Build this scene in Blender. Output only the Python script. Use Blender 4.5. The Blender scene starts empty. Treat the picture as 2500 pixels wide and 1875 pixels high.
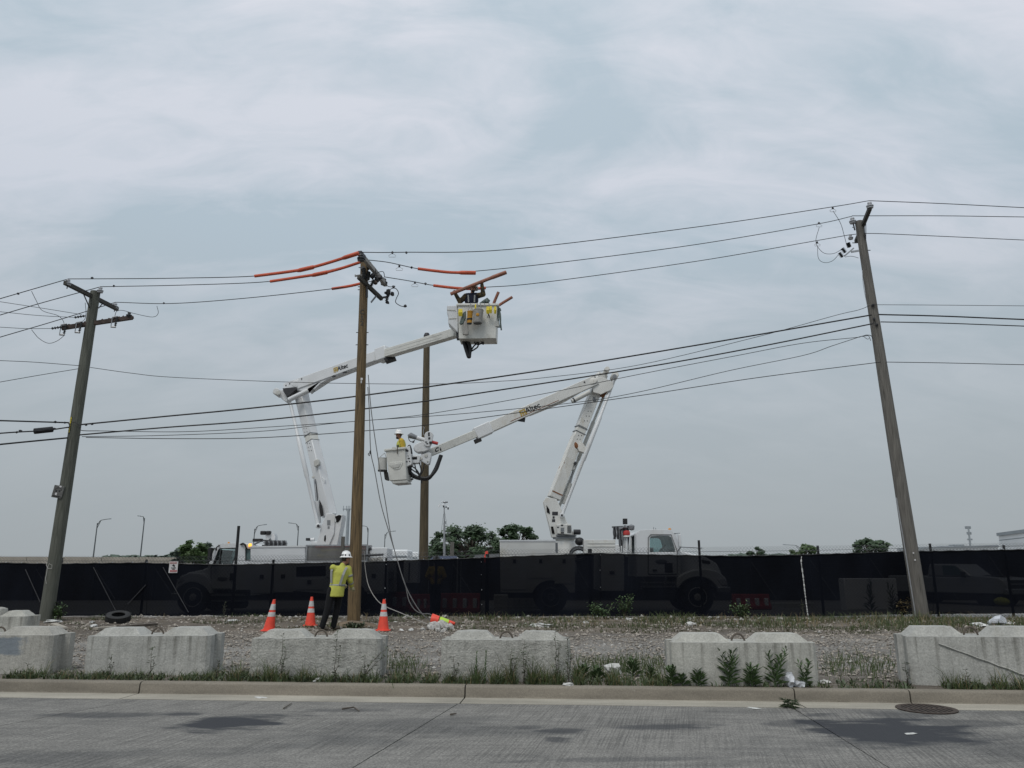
import bpy, bmesh, math, random
from mathutils import Vector, Matrix, noise
R = math.radians
random.seed(7)
scene = bpy.context.scene
COL = scene.collection

# ------------------------------------------------------------------ camera
F, CX, CY, HOR = 1878.0, 1250.0, 937.5, 1387.0     # focal length and horizon in photograph pixels
PITCH = math.atan((HOR - CY) / F)
ZC = 1.70
cam = bpy.data.cameras.new('camera')
cam.sensor_fit = 'HORIZONTAL'; cam.sensor_width = 36.0; cam.lens = 36.0 * F / 2500.0
cam.clip_start = 0.1; cam.clip_end = 3000
camo = bpy.data.objects.new('camera', cam); COL.objects.link(camo)
camo.location = (0, 0, ZC); camo.rotation_euler = (R(90) + PITCH, 0, 0)
scene.camera = camo

# ------------------------------------------------------------------ sky and sun
SUN_EL, SUN_AZ = 56.0, 205.0          # degrees; the veiled sun stands behind the camera to the left
w = bpy.data.worlds.new('World'); scene.world = w; w.use_nodes = True
nt = w.node_tree; nt.nodes.clear()
def N(tree, t, **k):
    n = tree.nodes.new(t)
    for a, b in k.items(): setattr(n, a, b)
    return n
out = N(nt, 'ShaderNodeOutputWorld'); bg = N(nt, 'ShaderNodeBackground')
sky = N(nt, 'ShaderNodeTexSky'); sky.sky_type = 'NISHITA'; sky.sun_disc = False
sky.sun_elevation = R(SUN_EL); sky.sun_rotation = R(SUN_AZ); sky.air_density = 1.4; sky.dust_density = 4.0
tc = N(nt, 'ShaderNodeTexCoord'); sep = N(nt, 'ShaderNodeSeparateXYZ')
nt.links.new(tc.outputs['Generated'], sep.inputs[0])
def MA(tree, op, a, b=None, c=None, clamp=False):
    n = N(tree, 'ShaderNodeMath', operation=op); n.use_clamp = clamp
    for i, x in enumerate((a, b, c)):
        if x is None: continue
        if isinstance(x, (int, float)): n.inputs[i].default_value = x
        else: tree.links.new(x, n.inputs[i])
    return n.outputs[0]
def MIX(tree, fac, a, b, blend='MIX'):
    n = N(tree, 'ShaderNodeMix', data_type='RGBA', blend_type=blend)
    for s, x in ((n.inputs[0], fac), (n.inputs[6], a), (n.inputs[7], b)):
        if isinstance(x, (int, float)): s.default_value = x
        elif isinstance(x, tuple): s.default_value = (x + (1,))[:4]
        else: tree.links.new(x, s)
    return n.outputs[2]
def RAMP(tree, fac, stops, interp='LINEAR'):
    n = N(tree, 'ShaderNodeValToRGB'); n.color_ramp.interpolation = interp
    e = n.color_ramp.elements
    while len(e) > 1: e.remove(e[-1])
    e[0].position = stops[0][0]; e[0].color = tuple(stops[0][1]) + (1,)
    for p, c in stops[1:]:
        q = e.new(p); q.color = tuple(c) + (1,)
    tree.links.new(fac, n.inputs[0]); return n.outputs[0]
zup = MA(nt, 'MAXIMUM', sep.outputs[2], 0.0)
den = MA(nt, 'ADD', zup, 0.42)
comb = N(nt, 'ShaderNodeCombineXYZ')
nt.links.new(MA(nt, 'DIVIDE', sep.outputs[0], den), comb.inputs[0])
nt.links.new(MA(nt, 'DIVIDE', sep.outputs[1], den), comb.inputs[1])
def cloud(scale, rot, sc, detail, dist, rough=.5):
    mp = N(nt, 'ShaderNodeMapping'); mp.inputs['Rotation'].default_value = (0, 0, R(rot)); mp.inputs['Scale'].default_value = sc
    nt.links.new(comb.outputs[0], mp.inputs[0])
    nz = N(nt, 'ShaderNodeTexNoise'); nz.inputs['Scale'].default_value = scale; nz.inputs['Detail'].default_value = detail
    nz.inputs['Distortion'].default_value = dist; nz.inputs['Roughness'].default_value = rough
    nt.links.new(mp.outputs[0], nz.inputs['Vector']); return nz.outputs[0]
c1 = cloud(2.3, -40, (.8, 1.7, 1), 6, .7, .55)
c2 = cloud(6.5, -48, (.8, 1.9, 1), 7, .8, .6)
cm = MA(nt, 'ADD', MA(nt, 'MULTIPLY', c1, .65), MA(nt, 'MULTIPLY', c2, .35))
cf = MA(nt, 'MULTIPLY_ADD', cm, 5.2, -2.14, True)                      # 0 thin grey-blue, 1 bright cloud
hz = RAMP(nt, zup, [(0, (.1, .1, .1)), (.12, (.35, .35, .35)), (.35, (1, 1, 1)), (1, (1, 1, 1))])
dark = RAMP(nt, zup, [(0, (.365, .400, .420)), (.16, (.410, .462, .500)), (.40, (.455, .545, .620)), (1, (.60, .70, .79))])
brig = RAMP(nt, zup, [(0, (.385, .418, .438)), (.16, (.480, .525, .565)), (.40, (.625, .668, .745)), (.65, (.730, .758, .830)), (1, (.90, .92, .96))])
cl = MIX(nt, MA(nt, 'MULTIPLY', cf, hz), dark, brig)
nish = MIX(nt, 1.0, sky.outputs[0], (.05, .05, .05), 'MULTIPLY')
nt.links.new(MIX(nt, .95, nish, cl), bg.inputs[0]); bg.inputs[1].default_value = 1.0
nt.links.new(bg.outputs[0], out.inputs[0])
w.cycles.sampling_method = 'MANUAL'; w.cycles.sample_map_resolution = 512

sun = bpy.data.lights.new('sun', 'SUN'); sun.energy = 1.5; sun.angle = R(25); sun.color = (1, .965, .91)
suno = bpy.data.objects.new('sun', sun); COL.objects.link(suno)
az = R(SUN_AZ); sd = Vector((math.sin(az) * math.cos(R(SUN_EL)), math.cos(az) * math.cos(R(SUN_EL)), math.sin(R(SUN_EL))))
suno.rotation_euler = sd.to_track_quat('Z', 'Y').to_euler(); suno.location = sd * 60
vs = scene.view_settings; vs.view_transform = 'Standard'; vs.look = 'None'; vs.exposure = 0.0; vs.gamma = 1.0
vs.use_curve_mapping = False

# ------------------------------------------------------------------ photograph -> place
cs, sn = math.cos(PITCH), math.sin(PITCH)
def ray(px, py):
    a, b = (px - CX) / F, (CY - py) / F
    return Vector((a, cs - b * sn, sn + b * cs))
def P(px, py, Y):
    d = ray(px, py); return Vector((0, 0, ZC)) + d * (Y / d.y)
def GZ(px, py, z):
    d = ray(px, py); return Vector((0, 0, ZC)) + d * ((z - ZC) / d.z)
def MP(px, p):                                   # metres that px photograph pixels span at point p
    return px * (p[1] * cs + (p[2] - ZC) * sn) / F
KA, KB = GZ(0, 1689, 0), GZ(2500, 1720, 0)        # foot of the kerb face
KU = (KB - KA).normalized(); KN = Vector((-KU.y, KU.x, 0))
def K(s, t, z): return KA + KU * s + KN * t + Vector((0, 0, z))
def kt(x, y): return (Vector((x, y, 0)) - KA).dot(KN)
def hgt(x, y):
    t = kt(x, y)
    return .15 + .10 * min(1, max(0, (t - .3) / 7.0))
def G(px, py):
    z = .2
    for _ in range(6):
        p = GZ(px, py, z); z = hgt(p.x, p.y)
    return Vector((p.x, p.y, z))

# ------------------------------------------------------------------ mesh builder
ORG = {}
class MB:
    def __init__(s): s.v = []; s.f = []
    def add(s, vs, fs):
        o = len(s.v); s.v += [tuple(v) for v in vs]; s.f += [tuple(i + o for i in f) for f in fs]; return s
    def hexa(s, q):
        return s.add(q, [(0, 3, 2, 1), (4, 5, 6, 7), (0, 1, 5, 4), (1, 2, 6, 5), (2, 3, 7, 6), (3, 0, 4, 7)])
    def box(s, c, size, M=None):
        c = Vector(c); h = Vector(size) / 2; q = []
        for z in (-1, 1):
            for x, y in ((-1, -1), (1, -1), (1, 1), (-1, 1)):
                d = Vector((x * h.x, y * h.y, z * h.z)); q.append(c + (M @ d if M else d))
        return s.hexa(q)
    def beam(s, p0, p1, w0, h0, w1=None, h1=None, up=(0, 0, 1)):
        p0, p1 = Vector(p0), Vector(p1); w1 = w0 if w1 is None else w1; h1 = h0 if h1 is None else h1
        d = (p1 - p0).normalized(); u = Vector(up)
        if abs(d.dot(u)) > .98: u = Vector((0, 1, 0))
        sd_ = d.cross(u).normalized(); u = sd_.cross(d)
        q = []
        for p, ww, hh in ((p0, w0, h0), (p1, w1, h1)):
            for a, b in ((-1, -1), (1, -1), (1, 1), (-1, 1)): q.append(p + sd_ * (a * ww / 2) + u * (b * hh / 2))
        return s.hexa(q)
    def tube(s, pts, r, n=6, cap=True):
        pts = [Vector(p) for p in pts]; m = len(pts)
        rs = r if isinstance(r, (list, tuple)) else [r] * m
        prev = None; vs = []; fs = []
        for i, p in enumerate(pts):
            d = (pts[min(i + 1, m - 1)] - pts[max(i - 1, 0)])
            d = d.normalized() if d.length > 1e-9 else Vector((0, 0, 1))
            if prev is None:
                a = Vector((0, 0, 1)) if abs(d.z) < .9 else Vector((1, 0, 0))
                x = d.cross(a).normalized()
            else:
                x = prev - d * prev.dot(d)
                x = x.normalized() if x.length > 1e-6 else d.orthogonal().normalized()
            prev = x; y = d.cross(x)
            for k in range(n):
                t = 2 * math.pi * k / n; vs.append(p + (x * math.cos(t) + y * math.sin(t)) * rs[i])
        for i in range(m - 1):
            for k in range(n):
                a, b = i * n + k, i * n + (k + 1) % n; fs.append((a, b, b + n, a + n))
        if cap: fs.append(tuple(range(n - 1, -1, -1))); fs.append(tuple(range((m - 1) * n, m * n)))
        return s.add(vs, fs)
    def lathe(s, prof, o, axis=(0, 0, 1), n=16, sq=None):
        o = Vector(o); d = Vector(axis).normalized(); x = d.orthogonal().normalized()
        if abs(d.z) > .99: x = Vector((1, 0, 0))
        y = d.cross(x); vs = []; fs = []
        for r, z in prof:
            for k in range(n):
                t = 2 * math.pi * k / n; vs.append(o + d * z + (x * math.cos(t) + y * math.sin(t)) * max(r, 1e-4))
        for i in range(len(prof) - 1):
            for k in range(n):
                a, b = i * n + k, i * n + (k + 1) % n; fs.append((a, b, b + n, a + n))
        fs.append(tuple(range(n - 1, -1, -1))); fs.append(tuple(range((len(prof) - 1) * n, len(prof) * n)))
        return s.add(vs, fs)
    def prism(s, poly, vec):
        poly = [Vector(p) for p in poly]; vec = Vector(vec); n = len(poly)
        fs = [tuple(range(n - 1, -1, -1)), tuple(range(n, 2 * n))] + [(i, (i + 1) % n, (i + 1) % n + n, i + n) for i in range(n)]
        return s.add(poly + [p + vec for p in poly], fs)
    def plate(s, px, Y, depth):                   # outline at distance Y with a real thickness in depth
        return s.prism([P(x, y, Y) for x, y in px], (0, depth, 0))
    def ell(s, c, r, n=12, m=8, M=None):
        c = Vector(c); r = (r, r, r) if isinstance(r, (int, float)) else r; vs = []; fs = []
        def q(x, y, z):
            d = Vector((x * r[0], y * r[1], z * r[2])); return c + (M @ d if M else d)
        vs.append(q(0, 0, -1))
        for j in range(1, m):
            t = math.pi * j / m - math.pi / 2
            for k in range(n):
                a = 2 * math.pi * k / n; vs.append(q(math.cos(a) * math.cos(t), math.sin(a) * math.cos(t), math.sin(t)))
        vs.append(q(0, 0, 1)); L = len(vs) - 1
        for k in range(n):
            fs.append((0, 1 + (k + 1) % n, 1 + k)); fs.append((L, L - n + k, L - n + (k + 1) % n))
        for j in range(m - 2):
            for k in range(n):
                a, b = 1 + j * n + k, 1 + j * n + (k + 1) % n; fs.append((a, b, b + n, a + n))
        return s.add(vs, fs)
    def cap(s, p0, p1, r0, r1, n=12):             # tapered capsule
        p0, p1 = Vector(p0), Vector(p1); d = (p1 - p0); L = max(d.length, 1e-5)
        pr = [(r0 * math.cos(t), -r0 * math.sin(t)) for t in (1.45, 1.1, .7, .35)] + [(r0, 0), (r1, L)] + [(r1 * math.cos(t), L + r1 * math.sin(t)) for t in (.35, .7, 1.1, 1.45)]
        return s.lathe(pr, p0, d, n)
    def lump(s, c, r, rough=.35, sq=(1, 1, 1), sub=1, rnd=random):
        bm = bmesh.new(); bmesh.ops.create_icosphere(bm, subdivisions=sub, radius=1.0)
        Mx = Matrix.Rotation(rnd.uniform(0, 6.28), 3, 'Z'); c = Vector(c)
        vs = []
        for v in bm.verts:
            d = v.co * (1 + rnd.uniform(-rough, rough)); vs.append(c + Mx @ Vector((d.x * r * sq[0], d.y * r * sq[1], d.z * r * sq[2])))
        fs = [tuple(x.index for x in f.verts) for f in bm.faces]; bm.free()
        return s.add(vs, fs)
    def mesh(s, name, off=(0, 0, 0), smooth=True, angle=38):
        me = bpy.data.meshes.new(name); o = Vector(off)
        me.from_pydata([tuple(Vector(v) - o) for v in s.v] if o.length else s.v, [], s.f)
        me.validate(); me.update()
        if smooth:
            me.shade_smooth(); me.set_sharp_from_angle(angle=R(angle))
        return me
    def build(s, name, material, parent=None, bevel=0, smooth=True, loc=None, label=None, angle=38, segs=2):
        off = ORG.get(parent, Vector((0, 0, 0))) if parent else (Vector(loc) if loc is not None else Vector((0, 0, 0)))
        o = bpy.data.objects.new(name, s.mesh(name, off, smooth, angle)); COL.objects.link(o)
        o.data.materials.append(material)
        if parent: o.parent = parent; ORG[o] = off
        else: o.location = off; ORG[o] = off
        if bevel:
            b = o.modifiers.new('bevel', 'BEVEL'); b.width = bevel; b.segments = segs; b.limit_method = 'ANGLE'; b.angle_limit = R(40); b.harden_normals = False
        if label: o['label'] = label
        return o
def tag(o, label=None, cat=None, group=None, kind=None):
    if label: o['label'] = label
    if cat: o['category'] = cat
    if group: o['group'] = group
    if kind: o['kind'] = kind
    return o
def thing(name, label, cat, loc, group=None, kind=None):
    o = bpy.data.objects.new(name, None); COL.objects.link(o); o.location = loc; o.empty_display_size = .2
    ORG[o] = Vector(loc); return tag(o, label, cat, group, kind)
def dup(root, loc, rz=0, label=None, sc=1.0):
    r = root.copy(); COL.objects.link(r); r.location = loc; r.rotation_euler = (0, 0, rz); r.scale = (sc, sc, sc)
    if label: r['label'] = label
    for ch in list(root.children):
        c = ch.copy(); COL.objects.link(c); c.parent = r
        for g in ch.children:
            d = g.copy(); COL.objects.link(d); d.parent = c
    return r
def TEXT(body, height, o, xdir, ydir, material, name, parent, bold=0.0, center=True):
    cu = bpy.data.curves.new('t', 'FONT'); cu.body = body; cu.size = height / .7; cu.extrude = .002; cu.offset = bold
    if center: cu.align_x = 'CENTER'; cu.align_y = 'CENTER'
    t = bpy.data.objects.new('t', cu); COL.objects.link(t)
    dg = bpy.context.evaluated_depsgraph_get(); dg.update()
    me = bpy.data.meshes.new_from_object(t.evaluated_get(dg)); bpy.data.objects.remove(t)
    x = Vector(xdir).normalized(); y = Vector(ydir).normalized(); z = x.cross(y)
    off = Vector(o) - ORG.get(parent, Vector())
    for v in me.vertices: v.co = off + x * v.co.x + y * v.co.y + z * v.co.z
    me.materials.clear(); me.materials.append(material); me.name = name
    ob = bpy.data.objects.new(name, me); COL.objects.link(ob)
    ob.parent = parent; ORG[ob] = ORG.get(parent, Vector()); return ob

# ------------------------------------------------------------------ materials
def mat(name, col, rough=.6, metal=0.0, var=.18, scale=6, bump=0.0, bscale=60, stretch=(1, 1, 1), col2=None, thr=(.55, .7), s2=3.0, st2=(1, 1, 1), detail=6, hue=None):
    m = bpy.data.materials.new(name); m.use_nodes = True; t = m.node_tree; b = t.nodes['Principled BSDF']
    b.inputs['Roughness'].default_value = rough; b.inputs['Metallic'].default_value = metal
    tcn = N(t, 'ShaderNodeTexCoord')
    def nz(sc, st, det=detail):
        mp = N(t, 'ShaderNodeMapping'); mp.inputs['Scale'].default_value = st; t.links.new(tcn.outputs['Object'], mp.inputs[0])
        n = N(t, 'ShaderNodeTexNoise'); n.inputs['Scale'].default_value = sc; n.inputs['Detail'].default_value = det
        t.links.new(mp.outputs[0], n.inputs['Vector']); return n.outputs[0]
    lo = tuple(max(0, c * (1 - var)) for c in col); hi = tuple(min(1, c * (1 + var)) for c in (hue or col))
    c = RAMP(t, nz(scale, stretch), [(.3, lo), (.7, hi)])
    if col2:
        f = RAMP(t, nz(s2, st2), [(thr[0], (0, 0, 0)), (thr[1], (1, 1, 1))])
        c = MIX(t, f, c, col2)
    t.links.new(c, b.inputs['Base Color'])
    if bump:
        bn = N(t, 'ShaderNodeBump'); bn.inputs['Strength'].default_value = min(1, bump); bn.inputs['Distance'].default_value = .02
        t.links.new(nz(bscale, stretch), bn.inputs['Height']); t.links.new(bn.outputs[0], b.inputs['Normal'])
    return m
M = {}
M['paint'] = mat('white truck paint', (.64, .655, .665), .38, var=.05, scale=2, col2=(.55, .54, .50), thr=(.58, .85), s2=2.2, st2=(1, 1, .5))
M['paint_old'] = mat('worn white truck paint', (.62, .62, .595), .45, var=.06, scale=2, col2=(.50, .46, .38), thr=(.55, .8), s2=3, st2=(1.5, 1.5, .8))
M['paint_rust'] = mat('white paint with rust runs', (.66, .65, .61), .5, var=.08, scale=3, col2=(.22, .10, .045), thr=(.63, .70), s2=7, st2=(1, 1, .55))
M['rust'] = mat('rust', (.20, .085, .035), .8, var=.4, scale=20)
M['fibre'] = mat('off-white fibreglass', (.62, .62, .58), .5, var=.07, scale=4, col2=(.42, .41, .37), thr=(.58, .8), s2=3)
M['liner'] = mat('light grey plastic', (.50, .50, .47), .5, var=.1)
M['grey'] = mat('grey metal', (.20, .21, .22), .5, .3, var=.15)
M['galv'] = mat('galvanised steel', (.36, .37, .38), .45, .6, var=.15, scale=14)
M['dark'] = mat('dark metal', (.035, .036, .04), .55, .2, var=.3)
M['black'] = mat('black rubber', (.012, .012, .013), .6, var=.3)
M['tyre'] = mat('tyre rubber', (.018, .018, .018), .8, var=.3, bump=.3)
M['window'] = mat('cab window glass', (.10, .16, .16), .08, var=.1)
M['seat'] = mat('dark cab interior', (.03, .03, .035), .8)
M['brown'] = mat('new brown pole wood', (.125, .085, .040), .8, var=.6, scale=5, stretch=(7, 7, .35), bump=.5, bscale=9, col2=(.035, .026, .016), thr=(.60, .74), s2=4, st2=(9, 9, .5))
M['brown_far'] = mat('treated pole wood', (.085, .066, .038), .85, var=.4, scale=5, stretch=(7, 7, .35), bump=.5, bscale=9, col2=(.03, .025, .016), thr=(.58, .74), s2=4, st2=(9, 9, .4))
M['oldwood'] = mat('weathered grey green pole wood', (.100, .104, .086), .9, var=.35, scale=5, stretch=(8, 8, .3), bump=.6, bscale=9, col2=(.030, .033, .024), thr=(.56, .74), s2=4, st2=(10, 10, .35))
M['greywood'] = mat('weathered grey pole wood', (.135, .127, .113), .9, var=.35, scale=5, stretch=(8, 8, .3), bump=.6, bscale=9, col2=(.035, .033, .028), thr=(.57, .74), s2=4, st2=(10, 10, .35))
M['arm'] = mat('weathered crossarm wood', (.055, .052, .045), .85, var=.35, scale=6, stretch=(8, 1, 8))
M['armnew'] = mat('pale grey crossarm', (.30, .29, .27), .7, var=.15, scale=6)
M['armred'] = mat('rusty brown crossarm', (.060, .043, .036), .85, var=.4, scale=8)
M['porcelain'] = mat('grey porcelain', (.42, .43, .45), .25, var=.05)
M['insul'] = mat('dark polymer insulator', (.05, .055, .058), .4, var=.1)
M['wire'] = mat('bare conductor wire', (.016, .017, .019), .7, .1, var=.1)
M['cable'] = mat('black cable jacket', (.010, .010, .012), .6, var=.1)
M['orange'] = mat('orange rubber line hose', (.50, .085, .035), .55, var=.15, scale=4)
M['orange_dull'] = mat('dull brownish orange rubber', (.26, .10, .06), .6, var=.25, scale=6)
M['cone'] = mat('cone orange plastic', (.74, .068, .036), .5, var=.12, scale=9, col2=(.42, .07, .04), thr=(.62, .8), s2=8)
M['reflect'] = mat('dirty white reflective band', (.50, .50, .49), .45, var=.2, scale=16)
M['lime'] = mat('lime yellow band', (.42, .62, .06), .5, var=.15)
M['hivis'] = mat('yellow high visibility cloth', (.45, .46, .085), .8, var=.14, scale=5, bump=.6, bscale=14)
M['hivis_o'] = mat('amber yellow sleeve cloth', (.52, .36, .04), .85, var=.2, scale=9, bump=.5, bscale=14)
M['tape'] = mat('grey reflective tape', (.25, .26, .25), .5, var=.1)
M['trouser'] = mat('black work trousers', (.004, .0045, .006), 1.0, var=.3, scale=6, bump=.4, bscale=12)
M['navy'] = mat('navy work vest', (.012, .016, .035), .9, var=.3, scale=8, bump=.4)
M['camo'] = mat('brown and dark sleeve cloth', (.10, .07, .028), .9, var=.3, scale=9, col2=(.02, .019, .016), thr=(.45, .6), s2=16)
M['boot'] = mat('grey brown boot leather', (.12, .10, .075), .8, var=.3)
M['skin'] = mat('skin', (.30, .15, .10), .6, var=.1)
M['hair'] = mat('dark hair', (.02, .015, .012), .7, var=.2)
M['glove'] = mat('pale work glove', (.40, .36, .22), .85, var=.2)
M['glove_d'] = mat('brown rubber glove', (.16, .12, .09), .7, var=.2)
M['hat'] = mat('white hard hat shell', (.80, .80, .79), .35, var=.03)
M['sticker'] = mat('dark hat sticker', (.05, .05, .06), .5, var=.5, scale=40)
M['yellow'] = mat('yellow plastic', (.62, .50, .03), .5, var=.15)
M['amberbag'] = mat('amber canvas', (.50, .25, .03), .8, var=.25, scale=12)
M['canvas'] = mat('grey canvas', (.30, .29, .27), .9, var=.2, scale=14, bump=.3)
M['canvas_d'] = mat('dark grey canvas', (.12, .12, .115), .9, var=.3, scale=14)
M['tool'] = mat('grey green tool cloth', (.11, .14, .13), .8, var=.4, scale=16)
M['red'] = mat('red plastic', (.45, .04, .035), .5, var=.15)
M['rope'] = mat('pale rope', (.36, .35, .33), .9, var=.15, scale=20)
M['rope_d'] = mat('grey hand line rope', (.15, .15, .15), .9, var=.15, scale=20)
M['ground_white'] = mat('white litter paper', (.52, .52, .50), .8, var=.2, scale=14)
M['letter'] = mat('black lettering', (.012, .012, .013), .5, var=.1)
M['letter_w'] = mat('pale lettering', (.5, .48, .46), .5, var=.1)
M['ochre'] = mat('ochre emblem', (.42, .30, .08), .6, var=.25, scale=20)
M['signwhite'] = mat('sign white', (.58, .57, .57), .5, var=.06)
M['signred'] = mat('sign dull red', (.36, .07, .08), .5, var=.12)
M['postblack'] = mat('black fence post', (.012, .013, .014), .5, .2, var=.3)
M['chain'] = mat('dull chain link wire', (.07, .075, .08), .6, .2, var=.2)
M['weathered'] = mat('weathered timber post', (.10, .095, .085), .9, var=.3, stretch=(6, 6, .5))
M['asphalt_roof'] = mat('grey flat roof', (.30, .31, .32), .8)
M['lamp'] = mat('dark bronze lamp pole', (.10, .11, .115), .5, .3, var=.1)
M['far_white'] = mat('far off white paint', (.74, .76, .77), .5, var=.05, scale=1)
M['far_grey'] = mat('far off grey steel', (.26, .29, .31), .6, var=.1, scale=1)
M['wallbeige'] = mat('beige concrete parapet', (.30, .275, .235), .9, var=.15, scale=.6, bump=.2, bscale=3)
M['bark'] = mat('tree bark', (.05, .04, .03), .9, var=.3, scale=4)
M['blue'] = mat('dark blue tarpaulin', (.012, .022, .06), .7, var=.3)
M['barred'] = mat('faded red barrier plastic', (.38, .045, .045), .6, var=.2)
M['car'] = mat('silver car paint', (.42, .43, .44), .3, .3, var=.05)
M['head'] = mat('headlamp lens', (.5, .5, .52), .15, var=.05)
M['amberlens'] = mat('amber lens', (.65, .25, .02), .3, var=.05)
M['grate'] = mat('rusty iron grate', (.060, .045, .036), .75, .3, var=.35, scale=18)
M['hole'] = mat('dark void', (.004, .004, .004), 1.0, var=.1)
M['stick'] = mat('dead wood', (.09, .075, .06), .9, var=.3)
M['sawn'] = mat('pale sawn timber', (.34, .31, .26), .85, var=.25)
M['bag'] = mat('crumpled white plastic bag', (.48, .50, .53), .35, var=.15, scale=9, bump=.8, bscale=22)
M['soilmound'] = mat('loose brown soil', (.155, .115, .078), .95, var=.3, scale=14, bump=.8, bscale=30)
def leafmat(name, col, var=.35, scale=8.0):
    m = mat(name, col, .6, var=var, scale=scale); b = m.node_tree.nodes['Principled BSDF']
    try: b.inputs['Subsurface Weight'].default_value = 0
    except KeyError: pass
    return m
M['leaf'] = leafmat('dark green tree leaves', (.030, .060, .022), scale=1.2)
M['leaf_b'] = leafmat('mid green tree leaves', (.050, .088, .024), scale=1.0)
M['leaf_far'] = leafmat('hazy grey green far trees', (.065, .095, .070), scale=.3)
M['weed'] = leafmat('dark weed leaves', (.060, .105, .035))
M['weed_b'] = leafmat('grey green weed leaves', (.060, .082, .040))
M['grass'] = leafmat('green grass', (.056, .080, .024), scale=9)
M['grass_dry'] = leafmat('dry straw grass', (.18, .14, .068), scale=4)
M['cover'] = leafmat('low olive ground cover', (.068, .070, .032), scale=3)
M['stone'] = mat('gravel stone', (.235, .210, .180), .9, var=.75, scale=26, detail=1)
M['stone_w'] = mat('pale rubble', (.36, .35, .33), .9, var=.35, scale=20, detail=1)
# ------------------------------------------------------------------ special surface materials
def base_nodes(name, rough):
    m = bpy.data.materials.new(name); m.use_nodes = True; t = m.node_tree; b = t.nodes['Principled BSDF']
    b.inputs['Roughness'].default_value = rough
    return m, t, b, N(t, 'ShaderNodeTexCoord')
def noise_n(t, vec, sc, det=6, rough=.5, st=None, dist=0):
    if st:
        mp = N(t, 'ShaderNodeMapping'); mp.inputs['Scale'].default_value = st; t.links.new(vec, mp.inputs[0]); vec = mp.outputs[0]
    n = N(t, 'ShaderNodeTexNoise'); n.inputs['Scale'].default_value = sc; n.inputs['Detail'].default_value = det
    n.inputs['Roughness'].default_value = rough; n.inputs['Distortion'].default_value = dist
    t.links.new(vec, n.inputs['Vector']); return n.outputs[0]
def bump_n(t, b, h, st, dist):
    bn = N(t, 'ShaderNodeBump'); bn.inputs['Strength'].default_value = st; bn.inputs['Distance'].default_value = dist
    t.links.new(h, bn.inputs['Height']); t.links.new(bn.outputs[0], b.inputs['Normal'])
G_DIR = None
def road_material():
    m, t, b, tcn = base_nodes('tined grey concrete pavement', .85)
    v = tcn.outputs['Object']
    sp = N(t, 'ShaderNodeSeparateXYZ'); t.links.new(v, sp.inputs[0])
    d = (GZ(868, 1870, 0) - GZ(1130, 1715, 0)).normalized()         # direction of the tining
    nx, ny = d.y, -d.x
    wob = noise_n(t, v, .8, 3)
    g = MA(t, 'ADD', MA(t, 'MULTIPLY', sp.outputs[0], nx), MA(t, 'MULTIPLY', sp.outputs[1], ny))
    g = MA(t, 'ADD', g, MA(t, 'MULTIPLY', wob, .05))
    gl = MA(t, 'ADD', MA(t, 'MULTIPLY', sp.outputs[0], d.x), MA(t, 'MULTIPLY', sp.outputs[1], d.y))
    cg = N(t, 'ShaderNodeCombineXYZ'); t.links.new(MA(t, 'MULTIPLY', g, 62.0), cg.inputs[0]); t.links.new(MA(t, 'MULTIPLY', gl, 1.0), cg.inputs[1])
    wave = noise_n(t, cg.outputs[0], 1.0, 1, .4)
    amp = RAMP(t, noise_n(t, v, .30, 4, .6), [(.36, (.1, .1, .1)), (.52, (1, 1, 1))])
    wm = MA(t, 'MULTIPLY', RAMP(t, wave, [(.36, (1, 1, 1)), (.56, (0, 0, 0))]), amp)
    fine = noise_n(t, v, 38, 5, .8); mid = noise_n(t, v, 5, 6, .65, (.5, 1.6, 1)); big = noise_n(t, v, .55, 5, .6, (.6, 1.7, 1))
    c = RAMP(t, fine, [(.36, (.110, .107, .100)), (.64, (.300, .289, .268))])
    c = MIX(t, MA(t, 'MULTIPLY', wm, .42), c, (.060, .059, .056))
    c = MIX(t, 1.0, c, RAMP(t, mid, [(.35, (.80, .80, .80)), (.65, (1.10, 1.10, 1.09))]), 'MULTIPLY')
    c = MIX(t, 1.0, c, RAMP(t, big, [(.36, (.66, .67, .69)), (.50, (1, 1, 1))]), 'MULTIPLY')
    # oil and damp stains, each a blot with its own place
    edge = noise_n(t, v, 1.6, 5, .6, (.7, 1.8, 1))
    allm = None
    for px, py, hw, hh, rot, s in ((2150, 1783, 230, 44, -2, 1.0), (2330, 1765, 190, 14, 0, .5), (575, 1764, 150, 22, 12, 1.0), (440, 1743, 75, 7, 0, .75), (1380, 1786, 75, 11, 0, .75), (1355, 1806, 45, 9, 0, .7), (1640, 1773, 150, 8, 3, .75), (1290, 1775, 45, 6, 0, .5), (1930, 1768, 75, 12, 0, .5), (1500, 1855, 330, 7, 2, .4), (820, 1735, 110, 7, 0, .45), (250, 1745, 160, 9, 0, .5), (2180, 1745, 110, 9, 0, .55)):
        c0 = GZ(px, py, 0); rx = (GZ(px + hw, py, 0) - c0).length; ry = abs(GZ(px, py - hh, 0).y - GZ(px, py + hh, 0).y) / 2
        if rot: rot = rot * 2.2
        mp = N(t, 'ShaderNodeMapping'); mp.vector_type = 'TEXTURE'
        mp.inputs['Location'].default_value = c0; mp.inputs['Rotation'].default_value = (0, 0, R(rot)); mp.inputs['Scale'].default_value = (rx, ry, 5)
        t.links.new(v, mp.inputs[0])
        ln = N(t, 'ShaderNodeVectorMath', operation='LENGTH'); t.links.new(mp.outputs[0], ln.inputs[0])
        f = MA(t, 'ADD', ln.outputs['Value'], MA(t, 'MULTIPLY_ADD', edge, 2.2, -1.1))
        f = MA(t, 'MULTIPLY', RAMP(t, f, [(.62, (1, 1, 1)), (1.0, (0, 0, 0))]), s)
        allm = f if allm is None else MA(t, 'MAXIMUM', allm, f)
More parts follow.
